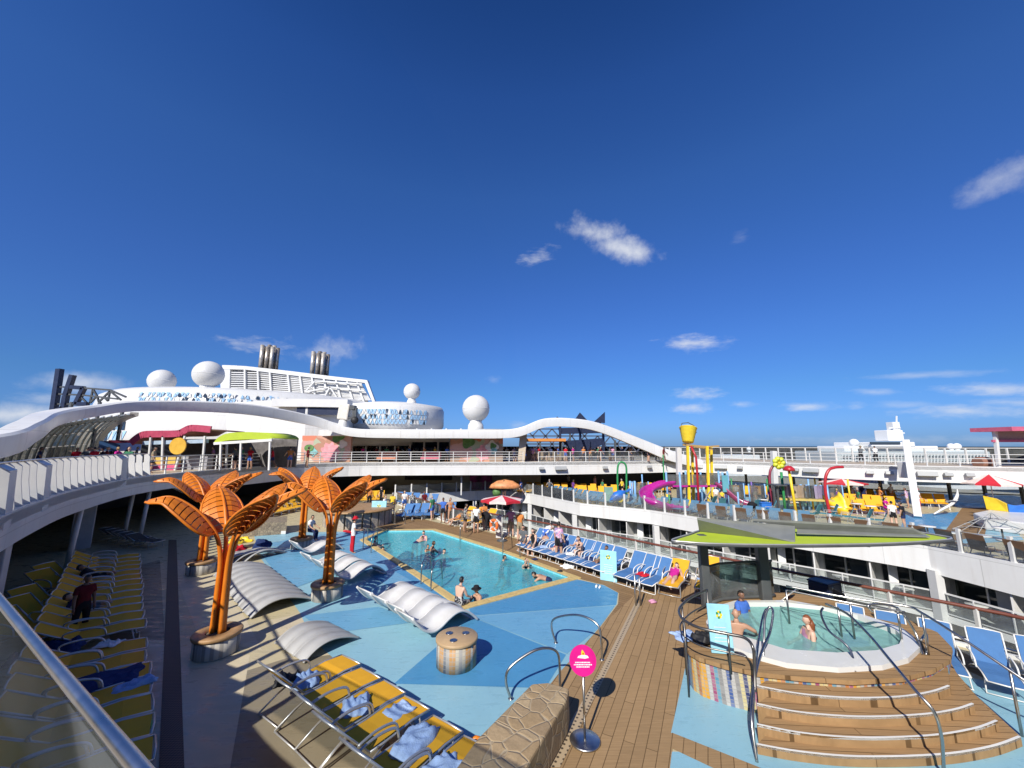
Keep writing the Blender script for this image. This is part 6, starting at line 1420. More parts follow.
# guests and belongings on the blue and the shaded loungers
for i, pose, lab, kw in ((1, 'recline', 'man in navy shorts reclining on a blue lounger near the parasol', dict(skin='tan', bottom=('shorts', 'navy'))), (3, 'recline', 'woman in a red swimsuit reclining on a blue lounger', dict(skin='pale', hair='blond', top=('suit', 'red'), bottom=None, long_hair=True)),
                         (8, 'recline', 'man in a green shirt reclining on a blue lounger left of the pale blue board', dict(skin='brown', top=('tee', 'green'), bottom=('shorts', 'khaki')))):
    l = brow[i]; p = on(l, -1.02, 0, .27); person(pose, p, l.rotation_euler.z-pi/2, lab, **kw)
for i, lab, kw in ((4, 'guest in dark shirt lying on a far lounger of the shaded row', dict(skin='brown', top=('tee', 'black'), bottom=('shorts', 'black'))), (9, 'guest in navy lying on a lounger of the shaded row behind the red shirt', dict(skin='tan', top=('tee', 'navy'), bottom=('shorts', 'grey')))):
    l = srow[i]; person('recline', on(l, -1.15, 0, .3), l.rotation_euler.z-pi/2, lab, **kw)
for i, (k, c_) in enumerate(((2, TOWEL), (5, CL['white']), (7, TOWELD), (9, TOWEL), (11, CL['red']))):
    l = brow[k]; o = tw(on(l, -.6-.1*(i % 3), .05, .37), i*1.3, .42, .38, c_, ['small blue towel on a blue lounger near the parasol', 'white towel on a blue lounger behind the man in pink pattern', 'navy bundle on a blue lounger mid row', 'blue towel on a blue lounger beside the pale blue board', 'red cloth on a blue lounger right of the pale blue board'][i], 40+i, .1)
for i, (x, y) in enumerate(((560, 573), (600, 588), (536, 560), (652, 602))):
    g = G(x, y); mb = MB(); mb.tube([(-.12, 0, .03), (0, 0, .04), (.12, .02, .03)], [.03, .045, .03], 8); mb.tube([(-.1, .13, .03), (0.02, .14, .04), (.13, .15, .03)], [.03, .045, .03], 8)
    o = tag(mb.build('sandals', [BLACK, CL['white'], CL['navy'], CL['pink']][i]), ['pair of black sandals on the teak by the blue loungers', 'pair of white sandals on the teak near the pale blue board', 'pair of navy sandals on the teak near the parasol', 'pair of pink sandals on the teak by the woman in magenta'][i], 'sandals'); o.location = (g.x, g.y, .012); o.rotation_euler = (0, 0, i*1.1)
# ================================================================== floors of the splash deck
sd = MB()
for q, mm in ((PX((905, 515), (960, 512), (962, 527), (935, 534), (900, 530)), 0), (PX((940, 527), (1010, 524), (1024, 540), (960, 545)), 1), (PX((640, 498), (760, 497), (775, 506), (650, 505)), 1), (PX((740, 501), (830, 500), (850, 510), (760, 510)), 2), (PX((840, 505), (900, 504), (900, 514), (850, 514)), 3), (PX((962, 508), (990, 508), (985, 535), (935, 545)), 4)):
    sd.sheet(q, [], .004+.0012*mm, mm)
tag(sd.build('splash_floor_patches', [BL3, BL1, paintfloor('green floor', (.12, .24, .16)), paintfloor('lilac floor', (.3, .22, .34)), TEAK2]), kind='structure')
# ================================================================== water playground
def U(x, y, d): return Yp(x, y, d)
def gz(x, d, z=0.): return Vector((*(Yp(x, 480, d).xy), z))
D = 36.5
tw_ = thing('splash_tower', 'water playground tower with yellow tipping bucket, yellow posts and magenta platform', 'play tower', (0, 0, 0))
for x, yt, d in ((687.5, 446, D), (692, 446, D+2.4), (707, 446, D), (711, 447, D+2.4)):
    mb = MB(); mb.bar(gz(x, d), U(x, yt, d), .2); mb.build('yellow_post', YEL, tw_)
mb = MB(); mb.bar(U(683, 444.5, D+1), U(712, 449, D+1), .22); mb.bar(U(686, 445, D+.5), U(707, 447, D+.5), .18); mb.build('beam', mk('brown beam', (.4, .26, .1), .5), tw_)
mb = MB(); mb.bar(U(704, 447, D+1), U(718, 446, D+1), .5, .14); mb.build('tray', mk('brown beam', (.4, .26, .1), .5), tw_)
c = U(688, 443, D+.6); mb = MB(); mb.lathe([(.25, 0), (.5, .1), (.78, 1.5), (.82, 1.52), (.74, 1.52), (.48, .2), (0, .16)], (0, 0, 0), 24); bk = mb.build('bucket', mk('bright yellow bucket', (.95, .68, .05), .4), tw_); bk.location = c; bk.rotation_euler = (R_(-16), R_(12), 0)
mb = MB(); mb.tube([(-.8, 0, 1.2), (-.6, 0, 1.9), (0, 0, 2.1), (.6, 0, 1.9), (.8, 0, 1.2)], .04, 6); mb.build('bucket_hanger', DGREY, bk)
mb = MB(); mb.tube([gz(697, D-.4), U(697, 470, D-.4), U(696, 457, D-.4), U(691, 446, D-.2)], .1, 8); mb.build('red_pipe', REDP, tw_)
mb = MB(); a, b2 = gz(672, D, 1.75), gz(716, D, 1.75); mb.bar(a+Vector((0, 1.2, 0)), b2+Vector((0, 1.2, 0)), 2.6, .16); mb.build('platform', PURPLE, tw_)
for k, (x0, x1, d) in enumerate(((666, 680, D), (681, 692, D), (693, 706, D), (707, 718, D+2))):
    mb = MB(); a, b2 = gz(x0, d, 2.3), gz(x1, d, 2.3); mb.bar(a, b2, .03, 1.0); mb.build('side_panel', MESHG, tw_)
for x, d in ((666.5, D), (680, D-.1), (686, D+2), (701, D+.2), (723, D), (728, D+1.2), (719, D+2)): mb = MB(); mb.tube([gz(x, d), gz(x, d, 3.0)], .09, 8); mb.build('blue_post', LBLUE, tw_)
mb = MB(); mb.bar(gz(700, D-.2, .1), gz(712, D-.2, 1.7), .06); mb.bar(gz(712, D-.2, .1), gz(700, D-.2, 1.7), .06); mb.build('cross_brace', GREYP, tw_)
mb = MB(); mb.bar(gz(722, D-.3, 2.0), gz(728, D-.3, 2.0), .1, 1.5); mb.build('teal_panel', mk('teal panel', (.12, .35, .42), .4), tw_)
mb = MB(); mb.bar(gz(694, D+.4, 2.2), gz(705, D+.4, 2.2), .06, .9); mb.build('sunset_panel', mk('orange play panel', (.6, .35, .08), .4, var=.4), tw_)
def chute(name, label, pts, r, mat, cat='slide'):
    P_ = resample(spline(pts, 8), .25); mb = MB(); n = len(P_); prof = 9; rows = []
    for i, p in enumerate(P_):
        t = (P_[min(i+1, n-1)]-P_[max(i-1, 0)]).normalized(); s = t.cross(Vector((0, 0, 1))).normalized(); u = s.cross(t)
        rows.append(mb.add([p+s*r*math.cos(a)+u*r*math.sin(a)*1.0 for a in [pi+pi*k/(prof-1) for k in range(prof)]]))
    for i in range(n-1):
        for k in range(prof-1): mb.face((rows[i]+k, rows[i]+k+1, rows[i+1]+k+1, rows[i+1]+k), 0, True)
    o = mb.build(name, mat, None, solid=.07); tag(o, label, cat); return o
chute('tube_slide', 'looping magenta slide left of the water playground tower', [gz(672, D+.5, 2.2), gz(662, D+.2, 2.15), gz(650, D-.2, 1.75), gz(645, D-1.6, 1.4), gz(649, D-2.9, 1.05), gz(660, D-3.4, .8), gz(674, D-3.2, .55), gz(690, D-3, .45)], .55, PURPLE)
chute('play_slide', 'short wine coloured slide right of the tower', [gz(718, D+.6, 2.1), gz(724, D+.2, 1.8), gz(736, D-.4, .9), gz(744, D-.8, .5), gz(749, D-1, .45)], .5, mk('wine slide', (.25, .04, .12), .3, coat=.3))
chute('yellow_slide', 'short yellow slide at the end of the play bridge', [gz(827, 33.5, 1.6), gz(831, 33, 1.3), gz(838, 32.4, .7), gz(846, 32, .45)], .75, YEL)
br = thing('play_bridge', 'low play bridge with blue posts and cloudy coloured panels', 'play bridge', (0, 0, 0)); DB = 34.5
for x in (775, 785, 800, 806, 815, 820, 826): mb = MB(); mb.tube([gz(x, DB-(x-775)*.025), gz(x, DB-(x-775)*.025, 2.15)], .09, 8); mb.build('blue_post', LBLUE, br)
for k, x in enumerate((778, 788, 798, 808, 818)):
    mb = MB(); d = DB-.2-(x-775)*.025; mb.strip([gz(x+u, d+.15*math.cos(u), 0).xy[:] for u in (-5, -2.5, 0, 2.5, 5)], 1.05, 2.1, .03); mb.build('wavy_panel', [MESHG, mk('lilac panel', (.35, .3, .42), .4), mk('tan panel', (.42, .34, .26), .4)][k % 3], br)
mb = MB(); mb.bar(gz(774, DB, .95), gz(828, DB-1.3, .95), 1.6, .15); mb.build('deck_plate', mk('yellow deck plate', (.5, .4, .12), .5), br)
mb = MB(); mb.bar(gz(771, DB-1, 2.15), gz(792, DB-1, 2.15), 1.2, .1); mb.build('dark_roof', DGREY, br)
for x in (772.5, 776): mb = MB(); mb.bar(gz(x, DB-1.2), gz(x, DB-1.2, 2.1), .14); mb.build('dark_post', DGREY, br)
# spouts, flower and mushroom
e = thing('flower_spout', 'green water spout with a yellow star flower on top', 'water spout', gz(782, 33.5)); o_ = e.location.copy()
mb = MB(); mb.tube([(0, 0, 0), (0, 0, 3.2)], .1, 8); mb.build('stem', GREENP, e)
c = U(779, 463, 33.5)-o_
for k in range(7): a = 2*pi*k/7; mb = MB(); mb.lathe([(0, -.12), (.16, -.05), (.17, .05), (0, .12)], (0, 0, 0), 12); q = mb.build('petal', mk('lemon petal', (.62, .66, .05), .4), e); q.location = c+Vector((.34*math.cos(a), 0, .34*math.sin(a))); q.rotation_euler = (pi/2, 0, 0); q.scale = (1.3, 1.3, 1.3)
mb = MB(); mb.lathe([(0, -.14), (.2, 0), (0, .14)], (0, 0, 0), 14); q = mb.build('flower_centre', YEL, e); q.location = c; q.rotation_euler = (pi/2, 0, 0)
e = thing('mushroom_spout', 'yellow water spout under a dark red mushroom cap', 'water spout', gz(792.5, 32)); o_ = e.location.copy(); zt = U(790, 470, 32).z
mb = MB(); mb.tube([(0, 0, 0), (-.2, 0, zt)], .1, 8); mb.build('stem', YEL, e); mb = MB(); mb.lathe([(.05, zt-.1), (.42, zt-.05), (.4, zt+.12), (.22, zt+.3), (0, zt+.36)], (-.2, 0, 0), 20); mb.build('cap', REDP, e)
def spout(lab, pts, mat, r=.1, d=33):
    mb = MB(); mb.tube(spline([gz(pts[0][0], d)]+[U(x, y, d) for x, y in pts[1:]], 6), r, 8); tag(mb.build('arched_spout', mat), lab, 'water spout')
spout('tall red arched water spout by the yellow slide', [(825.5, 505), (825.5, 492), (825.5, 478), (829, 470), (835, 467.5), (843, 467)], REDP, .11, 32.5)
spout('dark red water pole left of the flower spout', [(771, 505), (770, 485), (770, 472), (773, 466)], mk('wine pole', (.25, .03, .06), .4), .1, 34)
spout('green arched water spout over the blue fish shape', [(617.5, 497), (617.5, 480), (618, 466), (621.5, 462), (626, 466), (626.5, 480), (626.5, 494)], GREENP, .09, 37)
spout('thin green pole left of the magenta slide', [(664, 500), (664, 480), (663, 455)], GREENP, .06, 38)
# blue fish shape
fx = gz(617, 35.5, .6); e = thing('fish_figure', 'blue and yellow fish shaped water play figure', 'play figure', fx)
mb = MB(); mb.lathe([(0, -.9), (.25, -.6), (.42, -.1), (.36, .4), (.14, .8), (0, .85)], (0, 0, 0), 18); q = mb.build('body', BLUEP, e); q.location = (0, 0, .4); q.rotation_euler = (0, R_(65), .2)
mb = MB(); mb.bar((.5, 0, .1), (.1, -.3, -.1), .3, .06); mb.build('fin', YEL, e); mb = MB(); mb.bar((.75, 0, .75), (1.15, 0, 1.0), .55, .07); mb.build('tail', BLUEP, e)
for (x, lab) in ((608, 'green grey play board beside the blue fish figure'),):
    mb = MB(); mb.bar(gz(x, 37, .2), gz(x, 37, 1.6), .8, .2); tag(mb.build('play_board', mk('sage panel', (.2, .34, .28), .5)), lab, 'play board')
for k, x in enumerate((630, 634.5)): mb = MB(); mb.tube([gz(x, 36.5), gz(x, 36.5, 2.2)], .1, 8); tag(mb.build('play_post', LBLUE), ['blue play post right of the green arched spout', 'second blue play post right of the green arched spout'][k], 'post')
# orange fish sculpture and wicker basket chairs near the mural
e = thing('shell_sculpture', 'orange shell shaped sculpture behind the glass at the left end of the splash deck', 'sculpture', gz(505, 43.6)); mb = MB()
mb.lathe([(.0, 1.75), (.7, 1.6), (1.2, 1.2), (1.35, .85), (1.1, .8), (0, .9)], (0, 0, 0), 20, 0, None, True, 1.3, .6); mb.build('shell', mk('orange shell', (.6, .25, .1), .5, var=.3), e); mb = MB(); mb.lathe([(.4, 0), (.5, .4), (.35, .85)], (-.9, 0, 0), 14); mb.build('foot', mk('leaf green paint', (.1, .22, .06)), e)
e = thing('lamp_post', 'white post with an orange coral lamp left of the shell sculpture', 'lamp post', gz(461.5, 44.2)); mb = MB(); mb.bar((0, 0, 0), (0, 0, 2.6), .14); mb.build('post', WHITE, e)
mb = MB(); mb.lathe([(0, 0), (.3, .25), (.38, .6), (.2, .9), (0, .95)], (.25, 0, 2.0), 12); mb.build('lamp_shade', mk('coral lamp', (.62, .25, .14), .5), e)
# stroller and bin
e = thing('stroller', 'black baby stroller parked behind the splash deck glass', 'stroller', gz(747, 30.6)); mb = MB(); mb.bar((-.25, 0, .45), (.3, 0, .6), .45, .1); mb.bar((.3, 0, .6), (.45, 0, 1.05), .45, .08, up=(1, 0, 0)); mb.build('seat', CL['black'], e)
mb = MB(); mb.lathe([(.34, 0), (.3, .18), (.16, .3), (0, .34)], (.2, 0, .85), 14); mb.build('hood', CL['black'], e)
mb = MB(); mb.tube([(-.3, .2, .1), (.5, .2, 1.0)], .02, 6); mb.tube([(-.3, -.2, .1), (.5, -.2, 1.0)], .02, 6); mb.tube([(.35, .2, .1), (-.1, .2, .6)], .02, 6); mb.tube([(.35, -.2, .1), (-.1, -.2, .6)], .02, 6); mb.build('frame', DGREY, e)
for sx in (-.3, .35):
    for sy in (-.22, .22): mb = MB(); mb.tube([(sx, sy-.02, .1), (sx, sy+.02, .1)], .1, 12); mb.build('wheel', BLACK, e)
mb = MB(); mb.box((0, 0, .4), (.8, .6, .8)); mb.box((0, 0, .83), (.86, .66, .06)); o = mb.build('play_box', BLUEP, bevel=.03); o.location = gz(762, 32.5, .01); tag(o, 'blue box by the play bridge behind the glass', 'box')
board(701, 500, 0, 1.5, .9, -.2, 'pale teal notice board below the red pipe of the splash tower'); 
# slanting mast and tall white posts
mb = MB(); mb.bar(gz(912, 30.5), U(906, 441, 33.2), .46, .5); mb.box((*(U(904, 455, 33.2)+Vector((0, .05, 0))).xy, U(904, 470, 33.2).z), (.9, .5, 1.3)); tag(mb.build('slanting_mast', WHITE, bevel=.04), 'slanting white mast rising from the splash deck to the upper railing', 'mast')
for x, d, yt, lab in ((678.5, 39, 448, 'tall white mast beside the splash tower'), (773.5, 39.5, 451, 'tall white mast left of the flower spout')):
    mb = MB(); mb.bar(gz(x, d), U(x, yt, d), .45); tag(mb.build('mast', WHITE, bevel=.03), lab, 'mast')
# water feature, net and yellow wall at the right
e = thing('wave_pool', 'white walled splash pool with yellow and blue inner wall at the right edge', 'pool', (0, 0, 0))
mb = MB(); mb.prism(PX((975, 524), (1000, 518), (1080, 522), (1080, 536), (1030, 536), (985, 530)), .01, .75); mb.build('white_wall', WHITE, e, bevel=.08)
mb = MB(); a, b2 = gz(980, 29.5, .9), gz(1000, 29, .9); mb.poly([gz(982, 29.6, .75), gz(1002, 28.6, .75), gz(1002, 28.6, 1.3), gz(992, 29.2, 1.6), gz(981, 29.8, 1.7)]); mb.build('yellow_wall', YEL, e, solid=.2)
mb = MB(); mb.poly([gz(1002, 28.6, .75), gz(1060, 27.5, .75), gz(1060, 27.5, 1.7), gz(1010, 28.4, 1.2), gz(1002, 28.6, 1.3)]); mb.build('blue_wall', BLUEP, e, solid=.2)
e = thing('net_cone', 'white rope net stretched over a low frame in front of the splash pool', 'net', (0, 0, 0)); mb = MB(); tp = gz(985, 25.5, 1.2)
for k in range(12): a = 2*pi*k/12; mb.bar(tp, Vector((tp.x+2.2*math.cos(a), tp.y+1.4*math.sin(a), .05)), .022)
for r_ in (.35, .7, 1.): mb.tube([Vector((tp.x+2.2*r_*math.cos(2*pi*k/16), tp.y+1.4*r_*math.sin(2*pi*k/16), 1.2-1.15*r_)) for k in range(16)], .02, 5, 0, True)
mb.build('rope_net', mk('grey rope', (.38, .38, .37), .8), e)
e = thing('wire_dolphin', 'white leaping wire sculpture at the far edge of the splash pool', 'sculpture', gz(948, 31.5)); mb = MB(); mb.tube(spline([(-1.6, 0, .1), (-.8, 0, .5), (0, 0, .9), (.5, 0, 1.5), (.6, 0, 2.0)], 5), [.05+.006*i for i in range(11)]+[.11]*4+[.1, .08, .06, .05, .04, .03], 8); mb.build('body', WHITE2, e); mb = MB(); mb.bar((0, -.3, 1.2), (.1, .4, 1.0), .3, .05); mb.build('fin', WHITE2, e)
for k, (x, y) in enumerate(((940, 553), (962, 556), (985, 560), (1008, 562))):
    pass
# dark posts and rails of the outer side, floodlights on the fascia
railing('side_windscreen', 'dark posted glass windscreen along the outer side of the splash deck', [(25, 51), (33, 42.5), (41, 37), (54, 31.5)], 0, 2.9, 2.4, (1.1, 2.2), DGREY, True, .05, .2)
o_ = 0
for k, (x, y) in enumerate(((541, 466), (560, 466), (604, 465), (648, 466), (721, 468), (741, 468), (797, 469), (812, 469), (870, 471), (889, 473), (926, 474), (947, 475), (968, 475))):
    # find the fascia point along this ray
    best = min(range(len(UEs)), key=lambda i: abs(512+384*UEs[i][0]/(UEs[i][1]*.987-.4)-x) if UEs[i][1] > 20 and UEs[i][0] > 0 else 1e9); p = Vector(UEs[best]); t = Vector(UEs[min(best+1, len(UEs)-1)])-Vector(UEs[best-1]); d = p.y
    # slide along the edge to the exact column
    for i in range(len(UEs)-1):
        xa, xb = [512+384*q[0]/max(q[1]*.987-.4, .1) for q in (UEs[i], UEs[i+1])]
        if UEs[i][1] > 20 and min(xa, xb) <= x <= max(xa, xb) and UEs[i][0] > 0: p = Vector(UEs[i]).lerp(Vector(UEs[i+1]), (x-xa)/(xb-xa)); t = Vector(UEs[i+1])-Vector(UEs[i])
    e = thing('floodlight', 'small grey floodlight fixed to the white upper deck edge', 'floodlight', (p.x, p.y, 2.95), math.atan2(t.y, t.x), 'floodlights on the upper deck edge')
    big = k % 3 == 1
    mb = MB(); mb.box((0, -.3, 0), (1.3 if big else .55, .3, .42 if big else .3), rx=R_(-20)); mb.build('housing', GREYP, e, bevel=.02); mb = MB(); mb.bar((0, 0, .15), (0, -.25, .1), .1); mb.build('bracket', GREYP, e)
# left deck bars : pink trimmed bar and lime awning
def awn(name, label, pxs, d, depth, ztop, trim, body, posts, cat='bar'):
    e = thing(name, label, cat, (0, 0, 0)); return e
e = thing('trimmed_bar', 'open air bar with swooping pink trimmed roof and yellow disc, left upper deck', 'bar', (0, 0, 0)); d = 29.5
prof = [(131, 443), (137, 438), (144, 434.5), (158, 434), (178, 433.5), (184, 431), (192, 428), (211, 429.5)]
Q = spline([U(x, y, d) for x, y in prof], 4); mb = MB()
for a, b2 in zip(Q, Q[1:]): mb.bar(a, b2, .12, .5, up=(0, 0, 1))
mb.build('pink_trim', WINE, e); mb = MB(); n = len(Q); i0 = mb.add([p+Vector((0, .1, -.05)) for p in Q]); i1 = mb.add([p+Vector((-.5, 4.5, -.05)) for p in Q])
for i in range(n-1): mb.face((i0+i, i0+i+1, i1+i+1, i1+i))
mb.build('roof', mk('rose roof', (.35, .16, .14), .6), e, solid=.1)
mb = MB(); a, b2 = U(141, 443, d), U(206, 441, d); mb.bar(a+Vector((0, .2, 0)), b2+Vector((0, .2, 0)), .15, .28); mb.build('roof_beam', mk('pale blue beam', (.35, .45, .55), .5), e)
c = U(178, 446, d-.3); mb = MB(); mb.tube([c-Vector((0, .05, 0)), c+Vector((0, .05, 0))], .8*d/38, 32); mb.build('yellow_disc', mk('amber disc', (.65, .38, .05), .4), e)
for k, (xb, xt) in enumerate(((148, 151), (162, 163), (175, 185), (202, 205))): p = U(xb, 470, d); mb = MB(); mb.bar(Vector((p.x, d, 3.6)), U(xt, 436, d), .12); mb.build('post', WHITE, e)
mb = MB(); a, b2 = U(151, 462, d+.4), U(178, 462, d+.4); mb.bar(Vector((a.x, d+.4, 4.1)), Vector((b2.x, d+.4, 4.1)), .5, 1.0)
sm, nt_, b, out = nodes_of('sunset bar front'); sx_ = N(nt_, 'ShaderNodeSeparateXYZ'); nt_.links.new(coords(nt_), sx_.inputs[0]); mr = N(nt_, 'ShaderNodeMapRange', _in={'From Min': 3.6, 'From Max': 4.6}); nt_.links.new(sx_.outputs[2], mr.inputs[0])
nt_.links.new(ramp(nt_, mr.outputs[0], [(0, (.55, .06, .2)), (.35, (.6, .1, .2)), (.5, (.65, .4, .08)), (.9, (.65, .45, .1)), (1, (.3, .2, .1))]), b.inputs['Base Color']); mb.build('striped_counter', sm, e)
mb = MB(); a, b2 = U(140, 455, d+4.5), U(296, 455, d+4.5); mb.bar(Vector((a.x, d+4.6, 4.8)), Vector((b2.x, d+4.6, 4.8)), .2, 2.4); mb.build('back_wall', mk('dark bar wall', (.12, .11, .11), .5, var=.5, scale=1.5), e)  # dark wall, tone varied at random
mb = MB(); a, b2 = U(180, 462, d+1.2), U(210, 462, d+1.2); mb.bar(Vector((a.x, d+1.2, 4.1)), Vector((b2.x, d+1.2, 4.1)), .6, 1.0); mb.build('counter', mk('grey counter', (.3, .3, .33), .4), e)
e = thing('lime_awning', 'barrel shaped lime awning on posts on the left upper deck', 'awning', (0, 0, 0)); d = 29.5
P_ = [U(214, 443, d), U(218, 438, d), U(226, 434, d), U(238, 432.5, d), U(256, 432.5, d), U(268, 435, d), U(272, 438.5, d)]; mb = MB(); S_ = spline(P_, 4); i0 = mb.add(S_); i1 = mb.add([p+Vector((.3, 3.2, 0)) for p in S_])
for i in range(len(S_)-1): mb.face((i0+i, i0+i+1, i1+i+1, i1+i), 0, True)
mb.face([i0+i for i in range(len(S_))][::-1]+[], 1) if False else None; i2 = mb.add([p-Vector((0, 0, .55*math.sin(pi*i/(len(S_)-1))**.5)) for i, p in enumerate(S_)])
for i in range(len(S_)-1): mb.face((i0+i, i0+i+1, i2+i+1, i2+i), 0)
mb.build('fabric', LIME, e, solid=.05)
mb = MB(); mb.bar(U(214, 443.5, d), U(272, 440, d), .1, .2); mb.build('front_beam', WHITE2, e)
for x in (220, 226, 240, 269): p = U(x, 470, d+(0 if x != 226 else 2.5)); mb = MB(); mb.bar(Vector((p.x, p.y, 3.6)), Vector((U(x+1, 442, p.y))), .12); mb.build('post', WHITE2, e)
e = thing('blue_kiosk', 'small pale blue kiosk with a pink edge seen through the glass vault', 'kiosk', (0, 0, 0)); d = 36; a, b2 = U(110, 446, d), U(131, 446, d); mb = MB(); mb.bar(a, b2, 2, .9); mb.build('roof', mk('kiosk blue', (.12, .25, .55), .5), e); mb = MB(); mb.bar(U(109, 441.5, d-1), U(132, 441.5, d-1), .1, .25); mb.build('pink_trim', WINE, e)
for x in (113, 128): p = U(x, 450, d); mb = MB(); mb.bar(Vector((p.x, d, 3.6)), p, .3); mb.build('post', WHITE2, e)
# lounge terrace between the murals
for k, (x, c_) in enumerate(((386, 'coral'), (430, 'rose'))):
    e = thing('lounge_seat', ['coral lounge seats before the round lounge terrace', 'rose lounge seats on the right of the round lounge terrace'][k], 'seating', gz(x, 45, 3.6)); col = mk(c_+' seat', [(.5, .2, .12), (.5, .12, .17)][k], .7)
    mb = MB(); mb.box((0, 0, .4), (2.2, .8, .3)); mb.build('seat', col, e, bevel=.05); mb = MB(); mb.box((0, .45, .75), (2.2, .2, .7)); mb.build('backrest', col, e, bevel=.05)
    for s in (-.9, .9): mb = MB(); mb.box((s, 0, .12), (.12, .6, .25)); mb.build('leg', DGREY, e)
e = thing('terrace_wall', 'dark glazed terrace front below the round lounge between the murals', 'wall', (0, 0, 0)); mb = MB(); a, b2 = U(352, 455, 49.5), U(450, 455, 49.5); mb.box(((a.x+b2.x)/2, 49.6, 4.75), (b2.x-a.x, .2, 2.3)); mb.build('dark_glazing', DARKG, e); 
for i, x in enumerate((352, 366, 380, 395, 410, 424, 438, 450)): p = U(x, 455, 49.4); mb = MB(); mb.box((p.x, 49.3, 4.9), (.22, .22, 2.6)); mb.build('post', WHITE, e)
mb = MB(); mb.box(((a.x+b2.x)/2, 49.2, 6.15), (b2.x-a.x, 1.2, .5)); mb.build('terrace_roof', WHITE, e)
# shelter at the right edge of the upper deck
e = thing('roof_shelter', 'small open shelter with a pink edged roof on the right hand upper deck', 'shelter', (0, 0, 0)); d = 34
mb = MB(); a, b2 = U(990, 429.5, d), U(1090, 429, d); mb.bar(a, b2, 3, .35); mb.build('roof_edge', mk('pink trim', (.55, .12, .2), .5), e)
mb = MB(); a, b2 = U(993, 435.5, d+.2), U(1090, 435.5, d+.2); mb.bar(a, b2, .1, .85); mb.build('mesh_panel', mk('rose mesh', (.42, .33, .31), .7), e); mb = MB(); mb.bar(U(992, 441, d), U(1090, 441, d), .12, .2); mb.build('lower_trim', mk('pink trim', (.55, .12, .2), .5), e)
for xb, xt in ((999, 995), (1062, 1058)): p = U(xb, 468, d); mb = MB(); mb.bar(Vector((p.x, d, 3.6)), U(xt, 431, d), .22); mb.build('post', WHITE, e)
mb = MB(); mb.tube([U(x, 466, d+1.5)+Vector((0, 0, .3)) for x in (978, 990)], .5, 8); tag(mb.build('covered_heap', mk('brown cover', (.25, .12, .08), .8)), 'brown covered heap behind the railing left of the shelter', 'heap')
# ================================================================== the other ship
os_ = thing('cruise_ship', 'white cruise ship with navy hull moored beyond the right hand railing', 'ship', (0, 0, 0)); DS = 150
def blk(name, x0, x1, y0, y1, d, depth, mat, bevel=.3):
    a = Yp(x0, y1, d); c = Yp(x1, y0, d); mb = MB(); mb.box(((a.x+c.x)/2, d+depth/2, (a.z+c.z)/2), (c.x-a.x, depth, c.z-a.z)); return mb.build(name, mat, os_, bevel=bevel)
HULL = mk('ship hull navy', (.012, .02, .06), .35); SW = mk('ship white', (.75, .76, .75), .4, var=.03)
mb = MB(); a = Yp(680, 446, DS); c = Yp(1160, 446, DS); mb.prism([(a.x, DS), (c.x-20, DS), (c.x+15, DS+14), (c.x-20, DS+28), (a.x, DS+28)], -42, -20); mb.build('hull', HULL, os_)
blk('lower_decks', 690, 1140, 488, 520, DS+1, 26, SW); blk('navy_band', 738, 884, 478, 491, DS-2, 26, HULL); blk('white_decks', 884, 1130, 470, 490, DS-1, 26, SW); blk('upper_decks', 838, 990, 451.5, 472, DS+2, 22, mk('ship grey white', (.5, .53, .54), .4))
blk('stern_block', 724, 760, 455, 478, DS+6, 14, SW); blk('roof_deck', 845, 938, 446, 452, DS+5, 14, SW); blk('bridge_wing', 872, 915, 442, 447, DS+1, 18, SW); blk('forward_deck', 938, 985, 450, 456, DS+4, 14, SW)
mb = MB()
for y in (457, 462, 467): mb.bar(Yp(842, y, DS+1.7), Yp(986, y, DS+1.7), .3, .9)
for y in (476, 483): mb.bar(Yp(888, y, DS-1.2), Yp(1120, y, DS-1.2), .3, 1.1)
for y in (495, 503, 511): mb.bar(Yp(694, y, DS+.8), Yp(1130, y, DS+.8), .3, 1.3)
mb.bar(Yp(870, 443, DS+.8), Yp(900, 443, DS+.8), .3, .8); mb.build('window_strip', mk('ship window strip', (.05, .07, .09), .2), os_)
mb = MB()
for i in range(44): x = 842+i*3.3; mb.bar(Yp(x, 472, DS+1.5), Yp(x, 454, DS+1.5), .25)
mb.build('balcony_divider', SW, os_)
blk('mast_house', 889, 903, 430, 441, DS+6, 6, SW); blk('mast', 894, 899.5, 422, 431, DS+8, 3, SW, .1)
mb = MB(); mb.bar(Yp(896.5, 423, DS+9), Yp(896.5, 416, DS+9), .4); mb.bar(Yp(888, 428, DS+8), Yp(900, 428, DS+8), .6, .4); mb.bar(Yp(889, 433, DS+8), Yp(904, 433, DS+8), .6, .5); mb.build('aerial', SW, os_)
for x, y, r in ((854, 443, 4.2), (951, 446.5, 3.2), (957, 446.5, 3.4), (749, 449, 2.2)):
    c = Yp(x, y, DS+6); q = r*DS/384; mb = MB(); mb.lathe([(q*math.sin(pi*t/10), -q*math.cos(pi*t/10)) for t in range(11)], c, 20); mb.lathe([(q*.6, -q*1.8), (q*.5, -q*.7)], c, 12); mb.build('radome', SW, os_)

